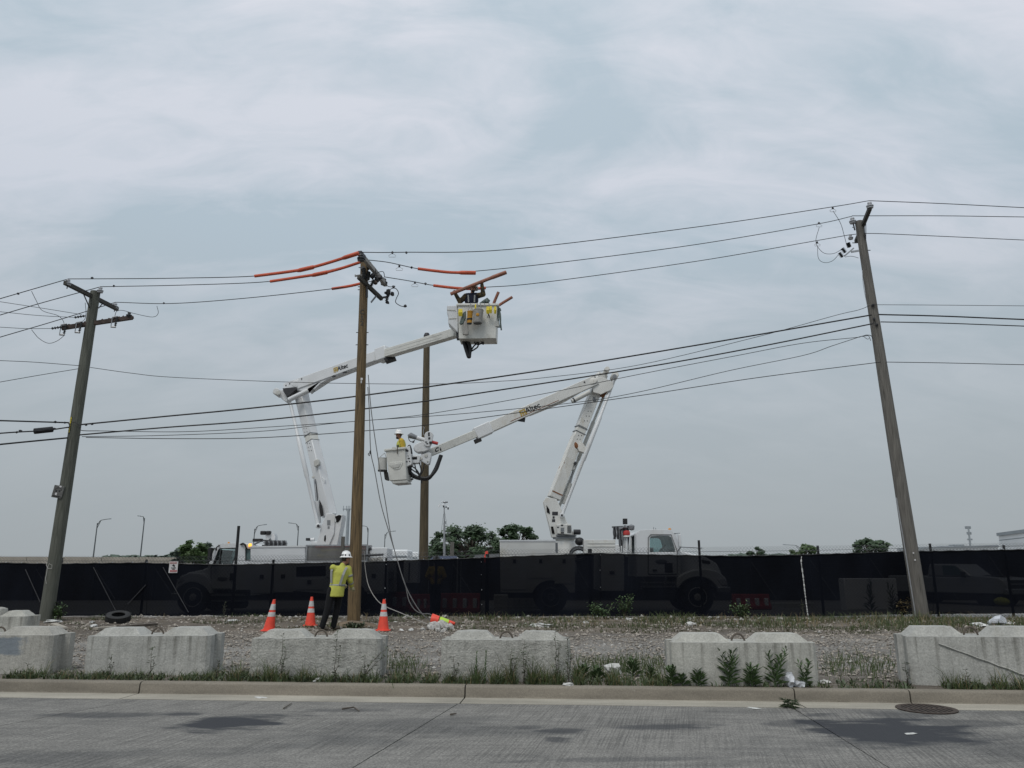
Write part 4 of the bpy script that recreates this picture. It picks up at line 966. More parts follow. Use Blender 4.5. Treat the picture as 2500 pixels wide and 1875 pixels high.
part_wire(poleR, [(2096, 823), (2108, 820), (2116, 818), (2127, 820), (2131, 828)], YR - .2, YR - .2, .012, 'cable', 'broken_cable_end'); part_wire(poleR, [(2106, 822), (2120, 820), (2126, 832)], YR - .2, YR - .2, .009, 'cable', 'broken_cable_end'); part_wire(poleR, [(2110, 823), (2118, 828), (2122, 826)], YR - .2, YR - .2, .008, 'cable', 'broken_cable_end')

# ------------------------------------------------------------------ wires, span by span
An, Bn, Cn = -1.15, -.05, 1.05
wire('topmost power line from the left pole near arm end to the middle pole', [(167, 681), (300, 680.5), (440, 679), (622, 674), (740, 657), (866, 621), (882, 617)], YL + An, YM + An)
wire('second power line from the left pole top pin to the middle pole top', [(246, 700), (450, 696), (660, 687), (790, 663), (878, 640), (901, 635)], YL + Bn, YM)
wire('lowest of the three power lines from the left pole to the middle pole', [(282, 738), (420, 741), (600, 728), (811, 705), (888, 691), (938, 678)], YL + Cn, YM + .85)
wire('topmost power line from the middle pole to the right pole', [(882, 616), (978, 616), (1243, 609), (1695, 555), (2020, 507), (2122, 490)], YM + An, YR + An)
wire('second power line from the middle pole top to the right pole pin', [(901, 635), (950, 641), (1020, 656), (1090, 663), (1150, 663), (1380, 639), (1700, 597), (1990, 548), (2080, 528)], YM, YR)
wire('lowest of the three power lines from the middle pole to the right pole', [(938, 676), (1000, 686), (1060, 697), (1130, 702), (1190, 701), (1330, 689), (1700, 638), (1985, 589), (2076, 573)], YM + .85, YR + 1.0)
wire('topmost power line running off the right edge from the right pole', [(2122, 490), (2300, 497), (2520, 508)], YR + An)
wire('second power line running off the right edge from the right pole', [(2080, 527), (2300, 527), (2520, 530)], YR)
wire('third power line running off the right edge from the right pole', [(2076, 573), (2130, 570), (2300, 577), (2520, 587)], YR + 1.0)
wire('upper slack power line running off the left edge from the left pole arm', [(167, 681), (80, 706), (-30, 738)], YL + An, YL - 3)
wire('power line running off the left edge from the left pole top pin', [(246, 700), (100, 740), (-30, 778)], YL + Bn, YL - 3)
wire('power line running off the left edge from the far end of the left pole arm', [(282, 738), (140, 782), (-30, 832)], YL + Cn, YL - 3)
wire('upper thin dead end line at the left edge', [(-30, 732), (100, 752), (200, 768)], YL - 2, YL, .008); wire('middle thin dead end line at the left edge', [(-30, 758), (90, 770), (182, 775)], YL - 2, YL, .008); wire('lower thin dead end line at the left edge', [(-30, 797), (60, 802), (126, 802)], YL - 2, YL - .4, .008)
wire('neutral wire running left from the middle of the left pole', [(-30, 879), (80, 884), (196, 893)], YL - 2, YL - .2, .009); wire('lower neutral wire slanting to the left edge from the left pole', [(-30, 938), (90, 917), (193, 900)], YL - 2, YL - .1, .009)
wire('sagging neutral wire between the left and the right pole', [(220, 897), (320, 911), (420, 921), (680, 932), (905, 937), (1085, 937), (1200, 932), (1330, 922), (1560, 891), (1850, 822), (2040, 770), (2095, 757), (2124, 746)], YL, YR - .2, .009)
wire('neutral wire running off the right edge', [(2132, 744), (2300, 745), (2520, 747)], YR - .2, None, .009)
CB = dict(name='communication_cable', cat='cable', group='black communication cables', m='cable')
wire('topmost thick black cable from left pole to right pole', [(195, 1037), (400, 1017), (600, 998), (875, 967), (1300, 908), (1700, 843), (2128, 769)], YL - .2, YR - .25, .024, **CB)
wire('second thick black cable from left pole to right pole', [(193, 1062), (400, 1044), (650, 1025), (950, 991), (1130, 966), (1560, 899), (1850, 847), (2132, 790)], YL - .2, YR - .25, .022, **CB)
wire('thin cable under the thick ones ending in a frayed tip on the right pole', [(240, 1052), (450, 1054), (650, 1043), (950, 1022), (1130, 997), (1350, 957), (1560, 914), (1800, 868), (1960, 838), (2100, 823)], YL - .2, YR - .2, .010, **CB)
wire('thin crossing cable that sags below the frayed one', [(200, 1066), (400, 1063), (650, 1052), (850, 1030), (1130, 1010), (1402, 983), (1560, 957), (1780, 905), (1960, 868), (2030, 845), (2100, 822)], YL - .2, YR - .2, .010, **CB)
wire('lowest thin black cable from left pole to right pole', [(210, 1068), (430, 1071), (650, 1068), (950, 1047), (1130, 1026), (1560, 966), (1850, 922), (2150, 884)], YL - .2, YR - .2, .012, **CB)
wire('upper thick black cable running off the right edge', [(2145, 768), (2300, 772), (2520, 781)], YR - .2, None, .024, **CB); wire('lower thick black cable running off the right edge', [(2150, 786), (2300, 789), (2520, 797)], YR - .2, None, .018, **CB); wire('lowest black cable running off the right edge', [(2163, 884), (2300, 886), (2520, 891)], YR - .2, None, .012, **CB)
wire('upper thick black cable at the left edge', [(-30, 1026), (70, 1029), (168, 1032)], YL - 2, YL - .2, .022, **CB); wire('middle thick black cable with a splice case at the left edge', [(-30, 1060), (40, 1055), (110, 1051), (168, 1043)], YL - 2, YL - .2, .020, **CB); wire('lowest thick black cable at the left edge', [(-30, 1088), (60, 1079), (165, 1069)], YL - 2, YL - .2, .024, **CB)
mb = MB(); a, b = P(82, 1053, YL - .9), P(130, 1048, YL - .5); mb.tube([a, a.lerp(b, .04), a.lerp(b, .96), b], [.03, .085, .085, .03], 12); o = mb.build('splice_case', M['cable'], loc=a); tag(o, 'black tubular splice case hanging on the cable at the left edge', 'splice case')
for px, py in ((41, 1055), (50, 1052), (133, 1047), (210, 1037), (225, 1035), (135, 1030), (158, 1032)):
    mb = MB(); mb.lump(P(px, py, YL - .5), .045, .25, (1.2, .8, .8), 1, rn); o = mb.build('cable_clamp', M['cable'], loc=P(px, py, YL - .5)); tag(o, 'small dark clamp on a black cable by the left pole', 'clamp', 'cable clamps by the left pole')
part_wire(poleL, [(176, 1030), (187, 1032), (194, 1042), (200, 1051), (243, 1052)], YL - .22, YL - .2, .012, 'cable', 'cable_loop'); part_wire(poleL, [(160, 1031), (168, 1034), (169, 1043), (160, 1044)], YL - .22, YL - .2, .014, 'cable', 'cable_loop')
# jumper loops and stirrups
J = [('looping jumper wire from the topmost line down to the left lower arm', [(77, 711), (88, 733), (103, 758), (140, 770), (154, 783), (157, 795)], YL - .9, YL - .3), ('slack jumper loop below the left end of the lower arm', [(77, 805), (95, 826), (118, 838), (140, 832), (158, 818)], YL - .9, YL - .3), ('jumper curl from the right end of the lower arm to the line', [(280, 773), (285, 760), (300, 758), (330, 766), (372, 774), (386, 765), (383, 747)], YL + .2, YL + .7), ('short jumper from the crossarm brace to the left lower arm', [(208, 739), (210, 765), (205, 782), (192, 786)], YL, YL - .1),
     ('jumper from the topmost line to the right pole arresters', [(2034, 515), (2052, 545), (2061, 575), (2066, 594)], YR - 1.1, YR - .1), ('upper jumper from the second line to the right pole arresters', [(2000, 555), (1992, 585), (1996, 602), (2012, 618), (2035, 619), (2055, 609)], YR, YR - .1), ('lower jumper loop to the right pole arresters', [(1996, 600), (1998, 630), (2012, 641), (2032, 637), (2049, 620)], YR + .9, YR - .1)]
for lb, l, y0, y1 in J: wire(lb, l, y0, y1, .008, name='jumper_wire', cat='wire', group='jumper wires', n=6)
for px, py, Y, lb in ((958, 617, YM - 1.1, 'middle pole, topmost line'), (975, 650, YM + .05, 'middle pole, second line'), (1013, 690, YM + .9, 'middle pole, lowest line'), (2033, 508, YR - 1.15, 'right pole, topmost line'), (1999, 545, YR, 'right pole, second line'), (1995, 592, YR + .9, 'right pole, lowest line')):
    p = P(px, py, Y); r = thing('stirrup_clamp', 'small wire stirrup clamp near the ' + lb, 'clamp', p, 'stirrup clamps on the power lines'); mb = MB(); mb.lump(p, .05, .15, (.8, .7, 1), 1, rn); mb.build('clamp_body', M['dark'], r)
    mb = MB(); q = [p + Vector(v) for v in ((0, 0, -.02), (-.10, 0, -.08), (-.09, 0, -.13), (.09, 0, -.13), (.10, 0, -.08), (0, 0, -.02))]; mb.tube(q, .007, 5); mb.build('bail', M['galv'], r)
for px, py, Y in ((225, 679, YL - 1.1), (278, 698, YL), (44, 717, YL - 1), (400, 740, YL + .9), (992, 617, YM - 1.1), (1005, 653, YM), (1039, 693, YM + .9)):
    p = P(px, py, Y); mb = MB(); mb.lump(p, .04, .2, (1, 1, 1), 1, rn); o = mb.build('line_clamp', M['dark'], loc=p); tag(o, 'tiny dark clamp on a power line', 'clamp', 'tiny line clamps')

# ------------------------------------------------------------------ orange line hoses
def hose(label, l, Y0, Y1, r=.043, m='orange', collars=(), end=.060):
    pts = curve3(pxc(l, Y0, Y1), 6); h = thing('line_hose', label, 'line hose', pts[0], 'orange insulating line hoses')
    mb = MB(); mb.tube(pts, r, 10); mb.build('hose_tube', M[m], h)
    mb = MB(); mb.tube([p + Vector((0, -r * .8, -r * .55)) for p in pts], r * .22, 5); mb.build('lip', M[m], h)
    for u in collars:
        k = u * (len(pts) - 1); i = min(len(pts) - 2, int(k)); c = pts[i].lerp(pts[i + 1], k - i); d = (pts[i + 1] - pts[i]).normalized(); mb = MB(); mb.tube([c - d * .28, c - d * .20, c + d * .20, c + d * .22], [r * 1.02, end, end, end * .9], 10); mb.build('collar', M[m], h)
    return h
hose('long orange hose on the topmost line left of the middle pole', [(622, 674), (700, 664), (748, 656), (800, 642), (866, 621)], lerp(YL, YM, .64) + An, YM + An, collars=(.5, .97))
hose('orange hose on the second line left of the middle pole', [(660, 687), (720, 678), (782, 668), (830, 656), (883, 639)], lerp(YL, YM, .66), YM, collars=(.5,))
hose('short orange hose on the lowest line left of the middle pole', [(811, 705), (850, 699), (886, 691)], lerp(YL, YM, .8) + 1, YM + .9)
hose('orange hose on the second line right of the middle pole', [(1020, 656), (1060, 661), (1100, 665), (1151, 666)], YM, YM + .2, collars=(.95,))
hose('orange hose on the lowest line behind the worker in the upper bucket', [(1058, 697), (1110, 703), (1150, 705), (1186, 703)], YM + .9, YM + 1.05)
# ------------------------------------------------------------------ bucket trucks
def glass_material():
    m = bpy.data.materials.new('pale cab glass'); m.use_nodes = True; t = m.node_tree; t.nodes.clear()
    o = N(t, 'ShaderNodeOutputMaterial'); tr = N(t, 'ShaderNodeBsdfTransparent'); tr.inputs[0].default_value = (.72, .82, .82, 1); gl = N(t, 'ShaderNodeBsdfGlossy'); gl.inputs['Roughness'].default_value = .03
    fr = N(t, 'ShaderNodeFresnel'); fr.inputs[0].default_value = 1.5; nz = N(t, 'ShaderNodeTexNoise'); nz.inputs['Scale'].default_value = 3
    mx = N(t, 'ShaderNodeMixShader'); t.links.new(MA(t, 'ADD', fr.outputs[0], MA(t, 'MULTIPLY', nz.outputs[0], .16)), mx.inputs[0]); t.links.new(tr.outputs[0], mx.inputs[1]); t.links.new(gl.outputs[0], mx.inputs[2]); t.links.new(mx.outputs[0], o.inputs[0]); return m
M['glass'] = glass_material()
def beacon_material():
    m = mat('lit amber beacon', (.8, .38, .03), .3, var=.05); b = m.node_tree.nodes['Principled BSDF']; b.inputs['Emission Color'].default_value = (1, .42, .06, 1); b.inputs['Emission Strength'].default_value = 1.6; return m
M['beacon'] = beacon_material()
def mesh_screen_material(name, col, alpha, rough=.9):
    m = bpy.data.materials.new(name); m.use_nodes = True; t = m.node_tree; t.nodes.clear()
    o = N(t, 'ShaderNodeOutputMaterial'); tr = N(t, 'ShaderNodeBsdfTransparent'); df = N(t, 'ShaderNodeBsdfPrincipled'); df.inputs['Roughness'].default_value = rough; df.inputs['Specular IOR Level'].default_value = .05
    tcn = N(t, 'ShaderNodeTexCoord'); nz = noise_n(t, tcn.outputs['Object'], .9, 5, .6, (1, 1, .45))
    t.links.new(RAMP(t, nz, [(.3, tuple(c * .6 for c in col)), (.7, tuple(c * 1.5 for c in col))]), df.inputs['Base Color'])
    mx = N(t, 'ShaderNodeMixShader'); t.links.new(MA(t, 'ADD', MA(t, 'MULTIPLY', nz, .016), alpha - .008), mx.inputs[0]); t.links.new(tr.outputs[0], mx.inputs[1]); t.links.new(df.outputs[0], mx.inputs[2]); t.links.new(mx.outputs[0], o.inputs[0]); return m
M['cage'] = mesh_screen_material('grey wire mesh panel', (.16, .16, .155), .68)
YT = 25.9
def off(px, o, Y=YT): return [P(x, y, Y) + Vector((0, o, 0)) for x, y in px]
def oplate(mb, px, o, depth, Y=YT): return mb.prism(off(px, o, Y), (0, depth, 0))
def ringplate(mb, outer, inner, o, depth, Y=YT):
    a, b = off(outer, o, Y), off(inner, o, Y); n = len(a); d = Vector((0, depth, 0)); q = a + b + [p + d for p in a] + [p + d for p in b]; fs = []
    for i in range(n):
        j = (i + 1) % n; fs += [(i, j, n + j, n + i), (2 * n + i, 3 * n + i, 3 * n + j, 2 * n + j), (i, 2 * n + i, 2 * n + j, j), (n + i, n + j, 3 * n + j, 3 * n + i)]
    return mb.add(q, fs)
def arc(cx, cy, r, a0, a1, n=12): return [(cx + r * math.cos(R(a0 + (a1 - a0) * k / n)), cy - r * math.sin(R(a0 + (a1 - a0) * k / n))) for k in range(n + 1)]
def wheel(root, px, py, o, rad=.53, dual=False, rim=.30, steel='reflect'):
    c = P(px, py, YT) + Vector((0, o, 0)); c.z = .25 + rad
    mb = MB(); wd = .26; mb.lathe([(rim, 0), (rad * .8, -.005), (rad * .95, .015), (rad, .05), (rad, wd - .05), (rad * .95, wd - .015), (rad * .8, wd + .005), (rim, wd)], c, (0, 1, 0), 32)
    if dual: mb.lathe([(rim, .32), (rad * .95, .33), (rad, .37), (rad, .55), (rad * .95, .58), (rim, .59)], c, (0, 1, 0), 32)
    ty = mb.build('tyre', M['tyre'], root)
    mb = MB(); dp = .14 if dual else .05; mb.lathe([(rim + .012, 0), (rim, -.012), (rim - .02, 0), (rim - .04, dp), (.17, dp), (.15, dp - .03 if not dual else dp - .10), (.10, dp - .06 if not dual else dp - .16), (.02, dp - .065)], c, (0, 1, 0), 28); mb.build('rim', M[steel], ty)
def lug(parent, p, r, m='dark', ax=(0, -1, 0), L=.05, name='pivot_pin', n=18):
    mb = MB(); mb.lathe([(r, -L), (r, L * .8), (r * .8, L)], p, ax, n); return mb.build(name, M[m], parent)
def boom_text(parent, c, d, side, h):
    up = side.cross(d) * -1
    if up.z < 0: up = -up
    TEXT('Altec', h, c, d, up, M['letter'], 'lettering', parent, .005)
    e = c - d * (h * 2.05); k = h * .62; mb = MB()
    for a0, a1, b0, b1 in ((-1, 1, .55, 1), (-1, -.55, -1, .55), (-.25, .2, -1.15, .3), (.5, 1, -1, .55), (-.55, .5, -.35, .05)):
        q = [e + d * (x * k) + up * (y * k * .9) for x, y in ((a0, b0), (a1, b0), (a1, b1), (a0, b1))]; mb.prism(q, side * .003)
    mb.build('emblem', M['ochre'], parent)

# ===== right truck, faces right
TR = thing('bucket_truck', 'worn white bucket truck with rust stains, boom folded down to the left, cab facing right', 'bucket truck', Vector((P(1500, 1509, YT).x, YT + 1.2, .25)), 'white bucket trucks behind the fence')
mb = MB(); oplate(mb, [(1240, 1446), (1745, 1446), (1745, 1462), (1240, 1462)], .75, .10); oplate(mb, [(1240, 1446), (1745, 1446), (1745, 1462), (1240, 1462)], 1.55, .10); mb.build('chassis', M['dark'], TR)
BODY = [(1220, 1320), (1356, 1320), (1356, 1350), (1404, 1356), (1404, 1447)] + arc(1345, 1466, 49, 22, 158) + [(1222, 1447)]
for o_ in (0, 1.85):
    mb = MB(); oplate(mb, BODY, o_, .55); mb.build('utility_body', M['paint_old'], TR, bevel=.015)
mb = MB(); oplate(mb, [(1224, 1400), (1404, 1400), (1404, 1420), (1224, 1420)], .55, 1.30); mb.build('deck', M['grey'], TR)
mb = MB(); oplate(mb, [(1219, 1318), (1357, 1318), (1357, 1322), (1219, 1322)], -.02, .60); mb.build('lid', M['paint'], TR)
for x0, x1, y0, y1 in ((1226, 1286, 1360, 1440), (1290, 1350, 1360, 1412), (1354, 1400, 1360, 1425)):
    mb = MB(); oplate(mb, [(x0, y0), (x1, y0), (x1, y1), (x0, y1)], -.018, .016); dr = mb.build('locker_door', M['paint_old'], TR, bevel=.01); mb = MB(); mb.box(P((x0 + x1) / 2, y0 + 10, YT) + Vector((0, -.03, 0)), (.10, .02, .12)); mb.build('latch', M['dark'], dr)
mb = MB(); oplate(mb, [(1467, 1353), (1524, 1353), (1524, 1443), (1467, 1443)], .0, 2.3); cab_ = mb.build('front_locker', M['paint_old'], TR, bevel=.015); mb = MB(); mb.box(P(1494, 1398, YT) + Vector((0, -.01, 0)), (.16, .02, .10)); mb.build('latch', M['dark'], cab_)
mb = MB(); oplate(mb, [(1426, 1318), (1503, 1318), (1503, 1352), (1426, 1352)], .05, .5); hb = mb.build('side_box', M['paint_old'], TR, bevel=.01); mb = MB()
for y in (1324, 1332): oplate(mb, [(1435, y), (1502, y), (1502, y + 3), (1435, y + 3)], .035, .02)
mb.build('rib', M['fibre'], hb)
mb = MB(); oplate(mb, [(1504, 1325), (1556, 1325), (1556, 1352), (1504, 1352)], 1.9, .4); mb.build('rear_box', M['paint'], TR, bevel=.01)
# pedestal and turret
c = P(1380, 1352, YT + 1.15); c.z = P(1380, 1400, YT + 1.15).z; top = P(1380, 1316, YT + 1.15).z
mb = MB(); mb.lathe([(.38, 0), (.38, top - c.z - .12), (.32, top - c.z - .04), (.36, top - c.z)], c, n=28); mb.build('pedestal', M['paint_old'], TR)
mb = MB(); mb.lathe([(.42, 0), (.42, .05), (.36, .06), (.36, .08), (.40, .09), (.40, .13)], Vector((c.x, c.y, top)), n=28); mb.build('slew_ring', M['grey'], TR)
TRI = [(1351, 1309), (1329, 1219), (1336, 1208), (1362, 1212), (1372, 1232), (1388, 1268), (1408, 1302), (1405, 1309)]
for o_ in (.92, 1.30):
    mb = MB(); oplate(mb, TRI, o_, .06); tu = mb.build('turret_plate', M['paint_old'], TR, bevel=.01)
mb = MB(); mb.prism(off([(1352, 1308), (1330, 1220), (1337, 1212), (1346, 1240), (1362, 1308)], .98), (0, .32, 0)); mb.build('turret_web', M['paint_rust'], TR)
mb = MB(); oplate(mb, [(1337, 1228), (1344, 1238), (1346, 1250), (1338, 1246)], .90, .015); oplate(mb, [(1348, 1282), (1354, 1282), (1358, 1300), (1351, 1300)], .90, .015); mb.build('access_hole', M['hole'], TR)
for x, y, w_, h_ in ((1357, 1249, 11, 9), (1355, 1259, 5, 6), (1355, 1267, 8, 7), (1364, 1249, 4, 9)):
    mb = MB(); oplate(mb, [(x - w_ / 2, y - h_ / 2), (x + w_ / 2, y - h_ / 2), (x + w_ / 2, y + h_ / 2), (x - w_ / 2, y + h_ / 2)], .912, .006); mb.build('decal', M['dark'], TR)
mb = MB(); oplate(mb, [(1361, 1277), (1398, 1277), (1401, 1304), (1363, 1301)], .60, .32); bx = mb.build('control_box', M['paint_old'], TR, bevel=.02)
for x, y, w_, h_ in ((1375, 1280, 6, 4), (1365, 1285, 5, 3), (1376, 1291, 9, 10), (1376, 1299, 8, 4)):
    mb = MB(); oplate(mb, [(x - w_ / 2, y - h_ / 2), (x + w_ / 2, y - h_ / 2), (x + w_ / 2, y + h_ / 2), (x - w_ / 2, y + h_ / 2)], .594, .006); mb.build('decal', M['dark' if w_ < 9 else 'grey'], bx)
for k in range(7):
    mb = MB(); oplate(mb, [(1388, 1281 + 2.8 * k), (1398, 1281 + 2.8 * k), (1398, 1282.4 + 2.8 * k), (1388, 1282.4 + 2.8 * k)], .588, .012); mb.build('vent_slat', M['dark'], bx)
lug(TR, P(1409, 1299, YT + .9), .09, 'dark', (1, 0, 0), .12, 'hydraulic_motor')
# lower boom
e = Vector((-.96, -.28, 0)); p0, p1 = P(1352, 1217, YT + 1.15), P(1467, 920, YT + 1.55)
d = (p1 - p0).normalized(); sd2 = d.cross(e).normalized()
if sd2.y > 0: sd2 = -sd2
def lp(u): return p0.lerp(p1, u)
mb = MB(); mb.beam(lp(0), lp(.52), .34, .42, .34, .36, up=e); mb.build('lower_boom', M['paint_old'], TR, bevel=.02)
mb = MB(); mb.beam(lp(.52), lp(.57), .32, .35, .32, .34, up=e); mb.build('boom_insulator', M['fibre'], TR, bevel=.01)
mb = MB(); mb.beam(lp(.57), lp(1.02), .36, .36, .36, .38, up=e); mb.build('lower_boom_top', M['paint_old'], TR, bevel=.02)
mb = MB(); mb.beam(lp(.02) - e * -.0 + sd2 * .0, lp(.5), .346, .05, .346, .04, up=e); ob = mb
ob.v = [tuple(Vector(v) + e * .19) for v in ob.v]; ob.build('edge_strip', M['paint_rust'], TR)
for u in (.42, .80):
    q = lp(u) + sd2 * .176; mb = MB(); mb.ell(q, (.075, .02, .12), 16, 8, Matrix.Rotation(R(-21), 3, 'Y')); mb.build('oval_cover', M['grey'] if u > .5 else M['rust'], TR)
for u in (.47, .5, .62, .66, .70):
    for s_ in (-.07, .04):
        mb = MB(); mb.lathe([(.016, 0), (.014, .012)], lp(u) + sd2 * (.172 if u < .52 else .182) + e * s_, sd2, 8); mb.build('rivet', M['dark'], TR)
for u, w_ in ((.525, .003), (.565, .003), (.04, .004)):
    mb = MB(); mb.beam(lp(u - w_), lp(u + w_), .364, .40, up=e); mb.build('seam', M['grey'] if u > .1 else M['rust'], TR)
# link tubes and lift cylinder
def link(parent, pts, r, m='paint', name='link_tube'):
    mb = MB(); mb.tube(pts, r, 12); return mb.build(name, M[m], parent)
def linkpx(parent, a, b, oa, ob_, r0, r1, m='paint', name='link_tube'):
    A, B = P(a[0], a[1], YT + oa), P(b[0], b[1], YT + ob_); k = link(parent, [A, A.lerp(B, .38), A.lerp(B, .39), A.lerp(B, .70), A.lerp(B, .71), B], [r0, r0, r1, r1, r0, r0], m, name); return k
linkpx(TR, (1372, 1258), (1502, 922), .85, 1.25, .055, .078, 'paint'); linkpx(TR, (1364, 1240), (1483, 945), 1.55, 1.75, .05, .07, 'liner')
link(TR, [P(1376, 1230, YT + 1.25), P(1392, 1180, YT + 1.3)], .075, 'liner', 'lift_cylinder'); link(TR, [P(1392, 1180, YT + 1.3), P(1405, 1130, YT + 1.35)], .035, 'galv', 'cylinder_rod')
mb = MB(); oplate(mb, [(1398, 1122), (1409, 1124), (1411, 1132), (1404, 1138), (1396, 1138)], 1.2, .2); mb.build('cylinder_lug', M['paint_rust'], TR); lug(TR, P(1404, 1131, YT + 1.1), .05, 'dark', L=.12)
mb = MB(); oplate(mb, [(1416, 1082), (1428, 1068), (1440, 1086), (1434, 1094), (1420, 1090)], 1.0, .35); mb.build('tube_bracket', M['paint_rust'], TR)
lug(TR, P(1372, 1258, YT + .80), .08, 'paint', L=.07); lug(TR, P(1372, 1258, YT + .72), .035, 'dark', L=.02)
# elbow
EL = [(1455, 918), (1462, 906), (1476, 901), (1488, 905), (1506, 915), (1508, 926), (1500, 936), (1488, 940), (1476, 946), (1456, 940)]
for o_ in (1.10, 1.62):
    mb = MB(); oplate(mb, EL, o_, .07); mb.build('elbow_plate', M['paint_old'], TR, bevel=.012)
lug(TR, P(1480, 906, YT + 1.4), .10, 'paint_rust', L=.36); lug(TR, P(1500, 919, YT + 1.35), .125, 'paint_rust', L=.34); lug(TR, P(1500, 919, YT + 1.0), .085, 'grey', L=.02); lug(TR, P(1500, 919, YT + 1.02), .10, 'fibre', L=.018)
mb = MB(); oplate(mb, [(1480, 930), (1490, 920), (1494, 936), (1484, 950), (1476, 944)], 1.3, .2); mb.build('elbow_web', M['rust'], TR)
# upper boom
u0, u1, u2 = P(1455, 928, YT + 1.2), P(1190, 1047, YT + .55), P(1032, 1113, YT - .2)
d = (u1 - u0).normalized(); sdv = d.cross(Vector((0, 0, 1))).normalized(); sdv = sdv if sdv.y < 0 else -sdv
mb = MB(); mb.beam(u0, u1, .30, .36, .30, .36); mb.build('upper_boom', M['paint_old'], TR, bevel=.02)
mb = MB(); mb.prism([u0.lerp(u1, .12) - Vector((0, 0, .17)), u0.lerp(u1, .30) - Vector((0, 0, .26)), u0.lerp(u1, .62) - Vector((0, 0, .20)), u0.lerp(u1, .62) - Vector((0, 0, .15))], (0, .18, 0)); mb.build('boom_belly', M['paint_rust'], TR)
link(TR, [P(1396, 980, YT + .95), P(1440, 957, YT + 1.0)], .085, 'liner', 'boom_cylinder'); mb = MB(); mb.lathe([(.10, 0), (.10, .05)], P(1400, 978, YT + .95), (.9, 0, .45), 14); mb.build('cylinder_head', M['dark'], TR)
q = u0.lerp(u1, .045) + sdv * .152; mb = MB(); mb.ell(q, (.20, .02, .12), 18, 8, Matrix.Rotation(R(-25), 3, 'Y')); mb.build('pivot_cover', M['paint_rust'], TR)
for u in (.02, .12): lug(TR, u0.lerp(u1, u) + sdv * .155 + Vector((0, 0, .10)), .03, 'dark', L=.012, name='bolt_head')
mb = MB(); mb.beam(u0.lerp(u1, .97), u0.lerp(u1, 1.11), .40, .42); mb.build('boom_collar', M['paint'], TR, bevel=.03)
mb = MB(); mb.box(u0.lerp(u1, 1.08) - Vector((.02, .0, .27)), (.26, .34, .10), Matrix.Rotation(R(-24), 3, 'Y')); mb.build('wear_pad', M['black'], TR)
mb = MB(); mb.beam(u0.lerp(u1, .70) - Vector((0, 0, .14)), u0.lerp(u1, .705) - Vector((0, 0, .26)), .32, .10); mb.build('hook_bracket', M['dark'], TR)
mb = MB(); mb.beam(u1, u2, .22, .28, .22, .26); mb.build('boom_extension', M['fibre'], TR, bevel=.02)
mb = MB(); mb.beam(u0.lerp(u1, .36) + sdv * .153 - Vector((0, 0, .14)), u0.lerp(u1, .80) + sdv * .153 - Vector((0, 0, .12)), .006, .02); mb.build('rust_seam', M['rust'], TR)
boom_text(TR, u0.lerp(u1, .60) + sdv * .154, -d, sdv, .19)
q = u1.lerp(u2, .80); d2 = (u2 - u1).normalized(); s2 = d2.cross(Vector((0, 0, 1))).normalized(); s2 = s2 if s2.y < 0 else -s2
TEXT('C', .13, q + s2 * .113, -d2, (0, 0, 1), M['letter'], 'lettering', TR, .012); mb = MB(); mb.box(q + s2 * .113 - d2 * .13 - Vector((0, 0, .02)), (.05, .004, .12), Matrix.Rotation(R(-24), 3, 'Y')); mb.build('mark', M['letter'], TR)
# boom tip, jib and lower bucket
YB2 = YT - .9
mb = MB(); mb.plate([(1022, 1119), (1028, 1110), (1046, 1104), (1053, 1106), (1050, 1124), (1048, 1132), (1043, 1134), (1030, 1126)], YB2 + .3, .30); mb.build('boom_tip', M['paint'], TR, bevel=.01)
for x, y, r_ in ((1028, 1119, .05), (1040, 1112, .06), (1044, 1126, .03)): lug(TR, P(x, y, YB2 + .29), r_, 'liner', L=.012, name='tip_bolt')
mb = MB(); mb.plate([(1009, 1093), (1012, 1086), (1022, 1080), (1036, 1074), (1050, 1080), (1048, 1098), (1036, 1103), (1018, 1105), (1011, 1100)], YB2 + .25, .34); mb.build('jib_base', M['paint'], TR, bevel=.03)
pill = arc(1047, 1064, 11, 10, 170, 8) + [(1036, 1078)] + arc(1044, 1080, 10, 190, 330, 8)
mb = MB(); mb.plate(pill, YB2 + .20, .16); jb = mb.build('jib_head', M['paint'], TR, bevel=.015)
for x, y, w_, h_ in ((1047, 1060, 4, 9), (1048, 1070, 5, 5), (1040, 1079, 5, 2.5), (1043, 1083, 5, 2.5), (1051, 1081, 6, 7)):
    mb = MB(); mb.plate([(x - w_ / 2, y - h_ / 2), (x + w_ / 2, y - h_ / 2), (x + w_ / 2, y + h_ / 2), (x - w_ / 2, y + h_ / 2)], YB2 + .19, .006); mb.build('decal', M['dark'], jb)
mb = MB(); mb.tube([P(1054, 1079, YB2 + .3), P(1069, 1083, YB2 + .3)], .055, 10); mb.build('red_tube', M['red'], TR)
mb = MB(); mb.tube([P(1038, 1075, YB2 + .3), P(1018, 1069, YB2 + .3)], .075, 10); mb.build('jib_sleeve', M['paint'], TR)
mb = MB(); mb.tube([P(1018, 1069, YB2 + .3), P(1002, 1063, YB2 + .3), P(996, 1065, YB2 + .3)], [.07, .10, .05], 10); mb.build('jib_winch', M['grey'], TR); mb = MB(); mb.tube(curve3([P(997, 1067, YB2 + .3), P(1000, 1076, YB2 + .3), P(1008, 1079, YB2 + .3), P(1013, 1074, YB2 + .3)]), .014, 6); mb.lump(P(1009, 1079, YB2 + .3), .05, .2); mb.build('winch_hook', M['dark'], TR)
mb = MB(); mb.plate([(1004, 1113), (1020, 1111), (1026, 1113), (1024, 1130), (1012, 1131), (1004, 1128)], YB2 + .25, .3); mb.build('platform_pivot', M['paint'], TR, bevel=.015); mb = MB(); mb.plate([(1005, 1116), (1018, 1115), (1018, 1121), (1006, 1122)], YB2 + .24, .02); mb.build('pivot_slot', M['hole'], TR)
